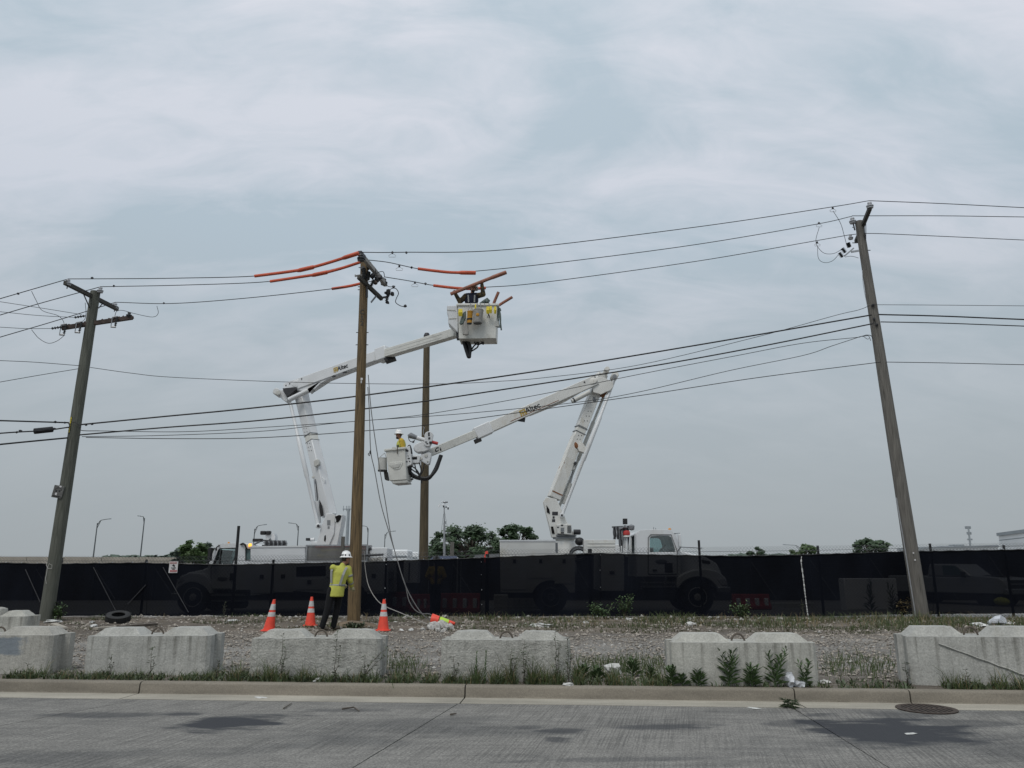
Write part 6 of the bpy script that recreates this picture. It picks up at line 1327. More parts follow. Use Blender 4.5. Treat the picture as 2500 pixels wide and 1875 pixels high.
# elbow and upper boom coming towards the lines
E0, E1, E2 = P(700, 951, YT + 2.1), P(936, 866, YT - .2), P(1116, 812, YT - 3.6)
d = (E1 - E0).normalized(); sdv = d.cross(Vector((0, 0, 1))).normalized(); sdv = sdv if sdv.y < 0 else -sdv
mb = MB(); mb.beam(E0, E1, .34, .42, .32, .36); mb.build('upper_boom', M['paint'], TL, bevel=.025)
bl = [E0.lerp(E1, u) - Vector((0, 0, z)) for u, z in ((.12, .19), (.24, .40), (.30, .42), (.46, .24), (.97, .19), (.97, .13), (.12, .12))]; mb = MB(); mb.prism([q_ + sdv * .13 for q_ in bl], sdv * -.26); mb.build('boom_belly', M['paint'], TL, bevel=.015)
for u in (.55, .66):
    q = E0.lerp(E1, u) + sdv * .133 - Vector((0, 0, .20)); mb = MB(); mb.ell(q, (.13, .008, .04), 14, 6, Matrix.Rotation(R(-19), 3, 'Y')); mb.build('oval_slot', M['dark'], TL)
q = E0.lerp(E1, .16) + sdv * .172; mb = MB(); mb.ell(q, (.24, .015, .15), 18, 8, Matrix.Rotation(R(-15), 3, 'Y')); mb.build('pivot_cover', M['paint'], TL)
for u, z in ((.03, .08), (.07, .10), (.20, .12)): lug(TL, E0.lerp(E1, u) + sdv * .176 + Vector((0, 0, z)), .025, 'dark', L=.012, name='bolt_head')
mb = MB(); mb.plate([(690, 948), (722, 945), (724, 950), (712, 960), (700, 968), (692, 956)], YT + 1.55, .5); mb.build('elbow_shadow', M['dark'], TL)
mb = MB(); mb.plate([(676, 962), (683, 952), (694, 950), (704, 974), (700, 982), (690, 976)], YT + 1.7, .45); mb.build('elbow_plate', M['paint'], TL, bevel=.02)
lug(TL, P(679, 959, YT + 1.9), .13, 'paint', L=.28); lug(TL, P(679, 959, YT + 1.60), .085, 'liner', L=.02)
link(TL, [P(706, 976, YT + 1.5), P(722, 968, YT + 1.45), P(757, 952, YT + 1.2)], .09, 'paint', 'boom_cylinder')
mb = MB(); mb.plate([(752, 950), (768, 950), (790, 930), (782, 930), (766, 945), (756, 957)], YT + 1.1, .3); mb.build('belly_lug', M['paint'], TL, bevel=.012)
mb = MB(); mb.beam(E0.lerp(E1, .955), E0.lerp(E1, 1.055), .44, .46); cl_ = mb.build('boom_collar', M['paint'], TL, bevel=.03); mb = MB(); mb.box(E0.lerp(E1, 1.07) - Vector((0, 0, .27)), (.36, .36, .12), Matrix.Rotation(R(-19), 3, 'Y')); mb.build('wear_pad', M['black'], TL)
mb = MB(); mb.beam(E1, E2, .26, .30, .24, .27); mb.build('boom_extension', M['fibre'], TL, bevel=.02)
dd = (E2 - E1).normalized(); s3 = dd.cross(Vector((0, 0, 1))).normalized(); s3 = s3 if s3.y < 0 else -s3
for z in (.05, -.06):
    mb = MB(); mb.beam(E1.lerp(E2, .08) + s3 * .128 + Vector((0, 0, z)), E1.lerp(E2, .85) + s3 * .124 + Vector((0, 0, z)), .006, .018); mb.build('extension_groove', M['liner'], TL)
boom_text(TL, E0.lerp(E1, .63) + sdv * .170, d, sdv, .16)
# upper bucket
YB1 = YT - 4.4
dp = Vector((.03, .62, 0)); T1 = [P(1118, 744, YB1), P(1214, 744, YB1)]; B1 = [P(1120, 827, YB1), P(1211, 826, YB1)]
bu = shell([T1[0], T1[1], T1[1] + dp, T1[0] + dp], [B1[0], B1[1], B1[1] + dp, B1[0] + dp], .05, 'bucket', 'fibre', TL, bevel=.05)
SH = [(1091, 746), (1118, 746), (1118, 812), (1094, 788), (1094, 768), (1091, 763)]
mb = MB(); mb.plate(SH, YB1 + .12, .42); sh_ = mb.build('platform_shroud', M['paint'], TL, bevel=.02); mb = MB(); mb.plate([(1092, 755), (1112, 756), (1112, 760), (1110, 758), (1092, 757.5)], YB1 + .105, .016); mb.plate([(1096, 777), (1114, 776), (1114, 777.5), (1096, 778.5)], YB1 + .105, .016); mb.build('shroud_rib', M['liner'], sh_)
mb = MB(); mb.plate([(1113, 800), (1120, 800), (1122, 824), (1114, 824)], YB1 + .2, .3); mb.build('platform_pivot', M['dark'], TL)
for k in range(3): hosep(TL, [(1129 + 3 * k, 827), (1135 + 2 * k, 846), (1140 + 2 * k, 862), (1144 + k, 872), (1147, 866), (1146 + k, 846), (1138 + k, 830)], YB1 + .3 + .06 * k, .045)
for l in ([(1157, 828), (1160, 838), (1168, 841), (1176, 838)], [(1166, 828), (1164, 838), (1156, 846), (1149, 858)], [(1168, 829), (1167, 845), (1160, 852), (1150, 858)], [(1174, 829), (1178, 838), (1180, 840), (1179, 829)], [(1176, 828), (1179, 838)]): hosep(TL, l, YB1 + .35, .022)
# ------------------------------------------------------------------ fence: chain link with a dark privacy screen
TOP = [(-150, 1371), (0, 1372), (130, 1375), (180, 1374), (340, 1372), (400, 1374), (560, 1377), (700, 1374), (900, 1370), (1000, 1366), (1180, 1360), (1330, 1354), (1460, 1349), (1560, 1352), (1800, 1356), (1958, 1353), (2200, 1345), (2500, 1340), (2650, 1338)]
BOT = [(-150, 1506), (0, 1506), (200, 1506), (400, 1508), (640, 1512), (800, 1514), (950, 1511), (1180, 1511), (1400, 1504), (1700, 1505), (1960, 1507), (2200, 1500), (2500, 1498), (2650, 1498)]
LNK = [(-150, 1357), (0, 1357), (400, 1358), (700, 1355), (1000, 1348), (1250, 1341), (1600, 1336), (2000, 1332), (2450, 1325), (2650, 1322)]
def ip(tab, x):
    for (a, b), (c, d) in zip(tab, tab[1:]):
        if x <= c: return b + (d - b) * (x - a) / (c - a)
    return tab[-1][1]
YFN = lambda px: 24.85 - .00018 * (px - 1250)
FN = thing('fence', 'long chain link fence covered by a black privacy screen, tall dark posts', 'fence', P(1250, 1508, YFN(1250)))
M['screen'] = mesh_screen_material('black privacy screen fabric', (.0040, .0050, .0080), .966)
SEAM = [-150, 146, 358, 668, 943, 1174, 1466, 1957, 2278, 2650]
rn = random.Random(9)
for a, b in zip(SEAM, SEAM[1:]):
    a_, b_ = a - .6, b + .6
    nx, nz_ = max(8, int((b - a) / 6)), 12; mb = MB(); jj = rn.uniform(-.02, .02)
    for i in range(nx + 1):
        x = a_ + (b_ - a_) * i / nx; Y = YFN(x) - .045 + jj * .3
        yt = ip(TOP, x) + 1.2 * abs(math.sin((x - a) * .075)) + .6 * noise.noise(Vector((x * .05, a, 0))); yb = ip(BOT, x) + 1.6 * noise.noise(Vector((x * .06, 3, 0)))
        for j in range(nz_ + 1):
            y = yt + (yb - yt) * j / nz_; w_ = .02 * noise.noise(Vector((x * .02, j * .15, a))) + .012 * noise.noise(Vector((x * .09, j * .1, 5))) * (1 if j < 3 else .6)
            mb.v.append(tuple(P(x, y, Y + w_)))
    m_ = nz_ + 1
    for i in range(nx):
        for j in range(nz_): k = i * m_ + j; mb.f.append((k, k + 1, k + m_ + 1, k + m_))
    mb.build('screen_panel', M['screen'], FN, angle=180)
    hm = MB(); hm.tube([P(x, ip(TOP, x) + 1.2 * abs(math.sin((x - a) * .075)) + 1.2, YFN(x) - .06) for x in [a_ + (b_ - a_) * i / 40 for i in range(41)]], .014, 5); hm.build('screen_hem', M['postblack'], FN)
# pale slit where two panels part, and grommet ties
def chainlink():
    mb = MB(); V, Fc = mb.v, mb.f; dx = .104; x0, x1 = P(-120, 1450, 24.9).x, P(2620, 1450, 24.6).x; n = int((x1 - x0) / dx); r = .0068
    for i in range(n):
        xa = x0 + i * dx; px = CX + xa * F / (24.8 * cs); zt = P(px, ip(LNK, px), YFN(px)).z; zb = .22; k = 0; z = zt; o = len(V); Y = YFN(px); rows = 0
        if i % 1: continue
        while z > zb:
            x = xa + (dx * .5 if k % 2 == 0 else -dx * .5) * 1.05; yy = Y + (.006 if k % 2 else -.006)
            V += [(x - r, yy, z), (x + r, yy - r, z), (x + r, yy + r, z)]; rows += 1; k += 1; z -= dx * .62 if k > 1 else .05
        for q in range(rows - 1):
            a = o + q * 3; Fc += [(a, a + 1, a + 4, a + 3), (a + 1, a + 2, a + 5, a + 4), (a + 2, a, a + 3, a + 5)]
    return mb
o = chainlink().build('chain_link_mesh', M['chain'], FN, smooth=False); o['kind'] = 'stuff'
for l in ((-140, 2640),):
    mb = MB(); mb.tube([P(x, ip(LNK, x) + 12 - max(0, (x - 1900)) * .006, YFN(x) + .02) for x in range(l[0], l[1], 60)], .006, 5); mb.build('tension_wire', M['chain'], FN)
POSTS = [(-60, 1366, 7), (152, 1362, 5), (358, 1366, 6), (583, 1284, 7), (668, 1366, 6), (943, 1362, 5), (1066, 1356, 6), (1190, 1352, 9), (1440, 1340, 10), (1706, 1319, 6), (1996, 1332, 6), (2270, 1327, 6), (2450, 1331, 6)]
for x, y, w_ in POSTS:
    Y = YFN(x) + .06; t = P(x, y, Y); mb = MB(); mb.tube([Vector((t.x, Y, .1)), Vector((t.x, Y, t.z))], MP(w_, t) / 2, 12); mb.build('post', M['postblack'], FN)
mb = MB(); t = P(838, 1310, YFN(838) + .1); mb.beam(Vector((t.x, t.y, .1)), t, .10, .10); mb.build('wooden_post', M['weathered'], FN); mb = MB()
for y in (1350, 1356): mb.box(P(838, y, YFN(838) + .1), (.13, .13, .02))
mb.build('post_band', M['dark'], FN)
for x0, y0, x1, y1 in ((62, 1390, 98, 1470), (228, 1385, 282, 1490), (398, 1385, 460, 1495), (356, 1428, 312, 1475)):
    mb = MB(); mb.tube([P(x0, y0, YFN(x0) - .075), P(x1, y1, YFN(x1) - .075)], .014, 6); mb.build('brace_rod', M['dark'], FN)
mb = MB(); rs2 = random.Random(4); pts = [(1957, 1358), (1956, 1372), (1958.5, 1392), (1961, 1410), (1963, 1428), (1965, 1446), (1967, 1462), (1969, 1478), (1971, 1494), (1973, 1504)]
mb.tube(curve3([P(x, y, YFN(x) - .08) for x, y in pts], 8), [MP(rs2.uniform(.5, 2.0), P(1960, 1430, 24.7)) for _ in range(8 * (len(pts) - 1) + 1)], 6)
mb.build('torn_edge', M['reflect'], FN, smooth=False, label='frayed pale torn edge between two screen panels')
for x in range(-100, 2600, 38):
    mb = MB(); mb.lump(P(x + rn.uniform(-6, 6), ip(TOP, x) + .5, YFN(x) - .07), .020, .3, (1, .6, 1.1), 1, rn); mb.build('tie', M['galv'], FN)
for x, y in ((1175, 1372), (1175, 1403), (1176, 1440), (1176, 1476), (1176, 1508), (1466, 1355), (1465, 1392), (1466, 1434), (1467, 1476), (943, 1378), (940, 1436), (941, 1463)):
    mb = MB(); mb.lump(P(x, y, YFN(x) - .075), .018, .2, (1, .5, 1), 1, rn); mb.build('grommet', M['galv'], FN)
# warning sign
c = P(423.5, 1385, YFN(423) - .09); sg = thing('warning_sign', 'small white warning sign with dull red bands tied to the fence at left', 'sign', c)
def sp_(x0, x1, y0, y1, o_, m, nm, par, t=.004):
    mb = MB(); a = P(x0, y0, c.y - o_); b = P(x1, y1, c.y - o_); mb.box((a + b) / 2, (b.x - a.x, t, a.z - b.z)); return mb.build(nm, M[m], par)
pl = sp_(414.2, 432.6, 1370.6, 1398.6, 0, 'signwhite', 'sign_plate', sg, .006)
sp_(415.3, 431.6, 1371.9, 1376.6, .005, 'signred', 'top_band', sg); sp_(415.3, 431.6, 1391.6, 1396.6, .005, 'signred', 'bottom_band', sg)
X, Z = (1, 0, 0), (0, 0, 1)
TEXT('WARNING', .034, P(423.4, 1374.3, c.y - .009), X, Z, M['letter_w'], 'lettering', sg, .002); TEXT('24 HOUR', .026, P(423.4, 1386.6, c.y - .006), X, Z, M['letter'], 'lettering', sg, .002); TEXT('VIDEO', .024, P(423.4, 1389.6, c.y - .006), X, Z, M['letter'], 'lettering', sg, .002); TEXT('SURVEILLANCE', .018, P(423.4, 1394.1, c.y - .009), X, Z, M['letter_w'], 'lettering', sg, .001)
mb = MB(); mb.beam(P(421.6, 1379.2, c.y - .006), P(426, 1382, c.y - .006), .004, .055); mb.beam(P(424, 1382, c.y - .006), P(427, 1384.4, c.y - .006), .004, .02); mb.build('camera_symbol', M['letter'], sg)

# ------------------------------------------------------------------ things behind the screen
RF = thing('backdrop_fence', 'added dark screened fence behind the yard, blacking out the view through the front screen', 'fence', P(1250, 1480, 37))  # dark backdrop added to shut out the bright distance behind the front screen
for x0 in range(-200, 2700, 145):
    q = [P(x, y, 37) for x, y in ((x0, ip(TOP, x0) + 2.5), (x0 + 144, ip(TOP, x0 + 144) + 2.5))]; mb = MB(); mb.hexa([(q[0].x, 37, .2), (q[1].x, 37, .2), (q[1].x, 37.02, .2), (q[0].x, 37.02, .2), (q[0].x, 37, q[0].z), (q[1].x, 37, q[1].z), (q[1].x, 37.02, q[1].z), (q[0].x, 37.02, q[0].z)]); mb.build('screen_panel', M['black'], RF)
    mb = MB(); mb.tube([Vector((q[0].x, 36.96, .2)), Vector((q[0].x, 36.96, q[0].z))], .04, 8); mb.build('post', M['dark'], RF); mb = MB(); mb.tube([Vector((q[0].x, 36.95, q[0].z - .2)), Vector((q[0].x + 1.1, 36.95, .3))], .02, 6); mb.build('brace', M['grey'], RF)
p = P(1062, 1500, 26.6)
def barrier(px0, px1, y0, y1, Y, label, m):
    a, b = P(px0, y1, Y), P(px1, y1, Y); r = thing('water_barrier', label, 'barrier', (a + b) / 2, 'plastic barriers behind the screen'); L = b.x - a.x; H = P(px0, y0, Y).z - .25
    prof_ = [(-.28, 0), (.28, 0), (.28, .14), (.12, H * .5), (.09, H), (-.09, H), (-.12, H * .5), (-.28, .14)]; mb = MB(); mb.prism([Vector((a.x, Y + y, .25 + z)) for y, z in prof_], (L, 0, 0)); mb.build('barrier_body', M[m], r, bevel=.03)
    for k in range(4):
        mb = MB(); mb.box((a.x + L * (k + .5) / 4, Y - .19, .25 + H * .48), (L * .10, .16, H * .5)); mb.build('rib', M['far_white' if m == 'barred' else m], r, bevel=.02)
barrier(1000, 1062, 1450, 1505, 27.2, 'faded red barrier behind the screen left of the standing worker', 'barred'); barrier(1074, 1172, 1448, 1500, 27.0, 'faded red barrier with pale ribs behind the screen between the trucks', 'barred')
barrier(905, 1000, 1445, 1502, 28.2, 'faded red barrier behind the screen left of the far pole', 'barred'); barrier(1790, 1880, 1450, 1500, 29.0, 'faded red barrier behind the screen right of the right truck', 'barred')
def slab_thing(name, label, cat, px0, px1, y0, y1, Y, dep, m, bev=.03, sub=None):
    a, b = P(px0, y1, Y), P(px1, y0, Y); r = thing(name, label, cat, Vector(((a.x + b.x) / 2, Y + dep / 2, a.z))); mb = MB(); mb.box(((a.x + b.x) / 2, Y + dep / 2, (a.z + b.z) / 2), (b.x - a.x, dep, b.z - a.z)); mb.build('body', M[m], r, bevel=bev); return r, a, b
r, a, b = slab_thing('pale_panel', 'pale rectangular crate behind the screen near the right leaning pole', 'crate', 2068, 2188, 1412, 1496, 28.5, .5, 'hat'); mb = MB(); mb.box(((a.x + b.x) / 2, 28.49, a.z + .10), (b.x - a.x - .1, .03, .08)); mb.build('skirt', M['liner'], r)
r, a, b = slab_thing('stone_barrier', 'low pale concrete barrier row behind the screen under the right truck', 'barrier', 1205, 1330, 1452, 1502, 29.4, .5, 'block_c'); mb = MB(); mb.box(((a.x + b.x) / 2, 29.36, a.z + .15), (b.x - a.x, .12, .3)); mb.build('foot', M['block_c'], r)
r, a, b = slab_thing('stone_barrier', 'long low concrete barrier behind the screen right of the truck', 'barrier', 1790, 1990, 1472, 1500, 30.5, .5, 'block_a'); mb = MB(); mb.box(((a.x + b.x) / 2, 30.46, a.z + .15), (b.x - a.x, .12, .3)); mb.build('foot', M['block_a'], r)
r, a, b = slab_thing('yard_cabinet', 'tall pale cabinet behind the screen between the two trucks', 'cabinet', 984, 1022, 1368, 1424, 27.6, .6, 'far_white'); mb = MB(); mb.box((a.x + .2, 27.59, a.z + .4), (.04, .02, .6)); mb.build('handle', M['dark'], r)
# blue canopy tent
c = P(1080, 1360, 33); r = thing('canopy_tent', 'dark blue canopy roof just above the screen between the trucks', 'tent', Vector((c.x, 33, .25)))
mb = MB(); q = [P(1046, 1368, 33), P(1118, 1366, 33)]; pk = [P(1060, 1357, 34.2), P(1114, 1357, 34.2)]; mb.add([q[0], q[1], pk[1], pk[0], q[1] + Vector((0, 2.4, 0)), q[0] + Vector((0, 2.4, 0))], [(0, 1, 2, 3), (3, 2, 4, 5), (0, 3, 5), (1, 4, 2)]); mb.build('roof', M['blue'], r)
for x, o_ in ((1047, 0), (1117, 0), (1047, 2.3), (1117, 2.3)):
    t = P(x, 1367, 33) + Vector((0, o_, 0)); mb = MB(); mb.tube([Vector((t.x, t.y, .25)), t], .025, 8); mb.build('leg', M['galv'], r)
# parked pickup
def pickup():
    o = P(2345, 1480, 33.5); o.z = .25; r = thing('pickup_truck', 'silver pickup truck parked behind the screen at the right', 'pickup truck', o); yaw = R(-62); Mz = Matrix.Rotation(yaw, 3, 'Z')
    def T(p): return o + Mz @ Vector((p[0] * .9, p[1] * .9, p[2] * .84))
    def pr(poly, y0, y1, nm, m, bev=.03):
        mb = MB(); mb.prism([T((x, y0, z)) for x, z in poly], Mz @ Vector((0, (y1 - y0) * .9, 0))); return mb.build(nm, M[m], r, bevel=bev)
    pr([(-2.9, .55), (2.6, .55), (2.75, .75), (2.72, 1.15), (2.5, 1.28), (1.35, 1.38), (1.2, 1.30), (-.9, 1.30), (-.95, 1.35), (-2.9, 1.35)], -.98, .98, 'body', 'car', .06)
    pr([(1.25, 1.32), (.55, 1.92), (-.75, 1.94), (-.95, 1.34)], -.82, .82, 'cabin', 'car', .06)
    pr([(1.16, 1.36), (.53, 1.88), (.50, 1.88), (1.05, 1.36)], -.74, .74, 'windscreen', 'window', 0)
    for s in (-1, 1):
        pr([(.95, 1.38), (.50, 1.85), (-.1, 1.86), (-.1, 1.38)], s * .825 - .006, s * .825 + .006, 'side_window', 'window', 0)
        for x in (1.75, -1.75):
            mb = MB(); c = T((x, s * .80, .40)); mb.lathe([(.24, -.12), (.38, -.12), (.40, -.08), (.40, .08), (.38, .12), (.24, .12)], c, Mz @ Vector((0, 1, 0)), 24); tw = mb.build('tyre', M['tyre'], r); mb = MB(); mb.lathe([(.25, -.10), (.20, -.11), (.05, -.06), (.05, .06), (.20, .11), (.25, .10)], c, Mz @ Vector((0, 1, 0)), 20); mb.build('rim', M['galv'], tw)
        mb = MB(); mb.box(T((2.68, s * .78, 1.0)), (.12, .34, .16), Mz); mb.build('headlight', M['head'], r, bevel=.02); mb = MB(); mb.box(T((1.0, s * 1.08, 1.42)), (.12, .2, .22), Mz); mb.build('mirror', M['dark'], r, bevel=.03)
    mb = MB(); mb.box(T((2.72, 0, .98)), (.10, 1.25, .34), Mz); g = mb.build('grille', M['dark'], r, bevel=.02); mb = MB(); mb.box(T((2.78, 0, 1.0)), (.04, 1.2, .05), Mz); mb.build('chrome_bar', M['galv'], g); mb = MB(); mb.box(T((2.78, 0, .66)), (.2, 1.9, .22), Mz); mb.build('bumper', M['galv'], r, bevel=.05)
    mb = MB(); mb.box(T((1.9, 0, 1.36)), (.8, .6, .05), Mz); mb.build('hood_scoop', M['dark'], r, bevel=.02)
pickup()
mb = MB(); c = P(2440, 1420, 31); mb.ell(c, (.30, .22, .16), 14, 8); o = mb.build('yellow_bag', M['hivis'], loc=c); 
for i, v in enumerate(o.data.vertices): v.co += v.co.normalized() * .05 * noise.noise(v.co * 5)
o.location.z = .45; tag(o, 'yellow bundle behind the screen right of the parked pickup', 'bundle')

# ------------------------------------------------------------------ background
def lamp(px, py0, py1, ax, ay, Y, label, zb=.25, w_=3.0):
    t = P(px, py1, Y); b = Vector((t.x, Y, zb)); a = P(ax, ay, Y); r = thing('street_lamp', label, 'street lamp', b, 'street lamps far behind the fence'); rad = MP(w_, t) / 2
    mb = MB(); mb.tube([b, t], [rad * 1.3, rad * .8], 8); mb.build('lamp_post', M['lamp'], r)
    mb = MB(); s = 1 if ax > px else -1; mb.tube(curve3([t - Vector((0, 0, MP(6, t))), t + Vector(((a.x - t.x) * .25, 0, (a.z - t.z) * .55)), a.lerp(t, .35) + Vector((0, 0, (a.z - t.z) * .22)), a]), rad * .6, 6); mb.tube([t - Vector((0, 0, MP(14, t))), t.lerp(a, .28) + Vector((0, 0, (a.z - t.z) * .2))], rad * .45, 6); mb.build('arm', M['lamp'], r)
    mb = MB(); d = Vector((s, 0, .1)); mb.beam(a - d * MP(1, a), a + d * MP(6, a), MP(3, a), MP(2, a)); mb.build('lamp_head', M['far_grey'], r)
lamp(238, 1363, 1277, 265, 1267, 140, 'street lamp with its arm to the right, left of the trucks'); lamp(353, 1362, 1265, 342, 1260, 140, 'street lamp with its arm to the left, above the overpass end')
lamp(622, 1325, 1291, 645, 1281, 150, 'street lamp with its arm to the right above the left truck cab', w_=2.6); lamp(729, 1335, 1284, 710, 1277, 150, 'street lamp with its arm to the left, left of the raised boom', w_=2.6); lamp(899, 1335, 1290, 888, 1284, 155, 'street lamp right behind the middle brown pole', w_=2.4); lamp(940, 1340, 1304, 960, 1297, 170, 'small street lamp left of the far brown pole', w_=2.2); lamp(1954, 1352, 1335, 1918, 1330, 170, 'far street lamp with a long arm above the fence at the right', w_=2.0)
# overpass parapet
a, b = P(-300, 1360, 120), P(432, 1364, 120); r = thing('overpass', 'long beige concrete overpass parapet far behind the fence at left', 'overpass', Vector(((a.x + b.x) / 2, 121, .25)))
for k in range(8):
    u0, u1 = k / 8, (k + 1) / 8 - .002; p0, p1 = a.lerp(b, u0), a.lerp(b, u1); zt0, zt1 = P(0, lerp(1358, 1360, u0), 120).z, P(0, lerp(1358, 1361, u1), 120).z; zb_ = P(0, 1369, 120).z
    mb = MB(); mb.hexa([(p0.x, 120, zb_), (p1.x, 120, zb_), (p1.x, 120.5, zb_), (p0.x, 120.5, zb_), (p0.x, 120, zt0), (p1.x, 120, zt1), (p1.x, 120.5, zt1), (p0.x, 120.5, zt0)]); mb.build('parapet_panel', M['wallbeige'], r)
mb = MB(); mb.hexa([(a.x, 119.4, zb_ - .9), (b.x, 119.4, zb_ - .9), (b.x, 126, zb_ - .9), (a.x, 126, zb_ - .9), (a.x, 119.4, zb_ - .02), (b.x, 119.4, zb_ - .02), (b.x, 126, zb_ - .02), (a.x, 126, zb_ - .02)]); mb.build('deck', M['wallbeige'], r)
for k in range(9):
    x = lerp(a.x, b.x, (k + .5) / 9); mb = MB(); mb.lathe([(.5, 0), (.5, zb_ - .9)], (x, 122, 0), n=14); mb.build('pier', M['wallbeige'], r)
# trees
def tree(px, py0, pw, ph, Y, seed, label, m, leaves=5000, ls=.14, group='trees behind the fence', clumps=26, flat=1.0):
    rn = random.Random(seed); c = P(px, py0, Y); rx = MP(pw, c) / 2; H = P(px, py0 - ph / 2, Y).z; rz = MP(ph, c) / 2; base_ = Vector((c.x, Y, .25)); r = thing('tree', label, 'tree', base_, group)
    cc = Vector((c.x, Y, c.z)); tk = MB(); tk.tube([base_, base_ + Vector((.1, 0, (cc.z - rz * .4) * .6)), Vector((c.x, Y, cc.z + rz * .2))], [rx * .07 + .06, rx * .05 + .05, .03], 8); lv = MB(); V, Fc = lv.v, lv.f
    for k in range(clumps):
        a = rn.uniform(0, 6.28); u = rn.uniform(-1, 1); rr = rn.uniform(.35, 1) ** .6; s = math.sqrt(1 - u * u)
        q = cc + Vector((math.cos(a) * s * rx * rr, math.sin(a) * s * rx * rr, (u * rr + .0) * rz)); cr = rn.uniform(.13, .27) * min(rx, rz * 1.3)
        tk.tube([Vector((c.x, Y, base_.z + (cc.z - base_.z) * rn.uniform(.45, .9))), q.lerp(cc, .4) - Vector((0, 0, rz * .1)), q], [.05, .035, .012], 5)
        for j in range(leaves // clumps):
            d = Vector((rn.gauss(0, 1), rn.gauss(0, 1), rn.gauss(0, .7))) * cr * .55; p_ = q + d; an = rn.uniform(0, 6.28); t_ = rn.uniform(-.9, .9); L = ls * rn.uniform(.6, 1.4)
            ux = Vector((math.cos(an), math.sin(an), t_ * .6)).normalized() * L; uy = ux.orthogonal().normalized() * L * .6; o_ = len(V); V += [tuple(p_ - ux), tuple(p_ + uy), tuple(p_ + ux), tuple(p_ - uy)]; Fc.append((o_, o_ + 1, o_ + 2, o_ + 3))
    tk.build('trunk', M['bark'], r); lv.build('crown', M[m], r, smooth=False); return r
tree(1150, 1335, 215, 98, 62, 1, 'wide leafy tree between the two trucks', 'leaf', 12500, .115, clumps=75); tree(1264, 1313, 86, 80, 60, 2, 'smaller round tree just left of the right truck boom', 'leaf', 5200, .115, clumps=34); tree(1062, 1350, 50, 40, 64, 12, 'small leafy tree right of the far brown pole', 'leaf', 2500, .16, clumps=16)
tree(477, 1348, 66, 58, 66, 3, 'bright green tree left of the left truck cab', 'leaf_b', 5200, .12, clumps=34); tree(441, 1358, 42, 40, 90, 4, 'darker tree at the left end of the tree row', 'leaf_far', 2200, .25, clumps=16); tree(510, 1350, 50, 50, 95, 5, 'hazy tree right behind the left truck mirror', 'leaf_far', 2200, .25, clumps=16)
tree(2126, 1338, 82, 44, 75, 6, 'dark rounded tree left of the right leaning pole', 'leaf', 5600, .12, clumps=36); tree(1848, 1350, 50, 22, 80, 7, 'small low tree right of the right truck', 'leaf', 1700, .18, clumps=14); tree(1965, 1346, 66, 30, 80, 8, 'light green low tree between two fence posts at the right', 'leaf_b', 2400, .18, clumps=18)
def treeline(px0, px1, y0, hh, Y, seed, label):
    rn = random.Random(seed); mb = MB(); V, Fc = mb.v, mb.f
    for k in range(int((px1 - px0) * 14)):
        px = rn.uniform(px0, px1); h = hh * (.55 + .45 * noise.noise(Vector((px * .045, seed, 0))) + .25 * noise.noise(Vector((px * .15, seed, 4)))); y = rn.uniform(y0 - max(1, h), y0 + 6) if rn.random() < .6 else rn.uniform(y0, 1400); p_ = P(px, y, Y + rn.uniform(-4, 4)); L = rn.uniform(.35, .9); an = rn.uniform(0, 6.28)
        ux = Vector((math.cos(an), math.sin(an), rn.uniform(-.5, .5))).normalized() * L; uy = ux.orthogonal().normalized() * L * .6; o_ = len(V); V += [tuple(p_ - ux), tuple(p_ + uy), tuple(p_ + ux), tuple(p_ - uy)]; Fc.append((o_, o_ + 1, o_ + 2, o_ + 3))
    o = mb.build('far_woodland', M['leaf_far'], smooth=False); tag(o, label, 'woodland', kind='stuff')
treeline(255, 530, 1366, 13, 160, 1, 'hazy line of far trees behind the overpass'); treeline(1780, 2240, 1358, 7, 200, 2, 'thin hazy line of far trees at the right'); treeline(900, 1240, 1364, 6, 200, 3, 'hazy line of far trees between the trucks')
# camera mast
b = P(1084, 1367, 40); b.z = .25; r = thing('camera_mast', 'tall telescopic mast with surveillance cameras and guy wires between the trucks', 'camera mast', b)
for y0, y1, w_ in ((1500, 1312, 6), (1315, 1276, 4.2), (1280, 1236, 2.8)):
    mb = MB(); q0, q1 = P(1084.5, y0, 40), P(1084.5, y1, 40); q0.z = max(.25, q0.z); mb.tube([q0, q1], MP(w_, q1) / 2, 10); mb.build('mast_section', M['galv'], r)
for x, y, w_, h_, m_ in ((1083, 1233, 5, 6, 'far_white'), (1083, 1237, 4, 4, 'black'), (1094, 1238, 5, 5, 'far_white'), (1094, 1242, 4, 4.5, 'black'), (1089, 1238, 4, 4, 'black'), (1079, 1225, 4, 4, 'far_white'), (1086, 1226, 10, 6, 'galv'), (1092, 1226, 3, 3, 'dark')):
    mb = MB(); mb.ell(P(x, y, 40), (MP(w_ / 2, P(x, y, 40)), .1, MP(h_ / 2, P(x, y, 40))), 12, 8); mb.build('camera', M[m_], r)
mb = MB(); mb.beam(P(1073, 1230, 40), P(1071, 1239, 40), .06, .10, up=(0, 1, 0)); mb.beam(P(1074, 1234, 40), P(1096, 1232, 40), .04, .04); mb.build('antenna_panel', M['far_white'], r); mb = MB(); mb.box(P(1087, 1276, 40), (.06, .06, .14)); mb.build('winch', M['grey'], r)
for x1, y1 in ((1070, 1350), (1099, 1325), (1090, 1340)):
    mb = MB(); mb.tube([P(1084.5, 1245, 40), P(x1, y1, 40), P(lerp(1084.5, x1, 1.1), lerp(1245, y1, 1.1), 40)], .007, 5); mb.build('guy_wire', M['wire'], r)
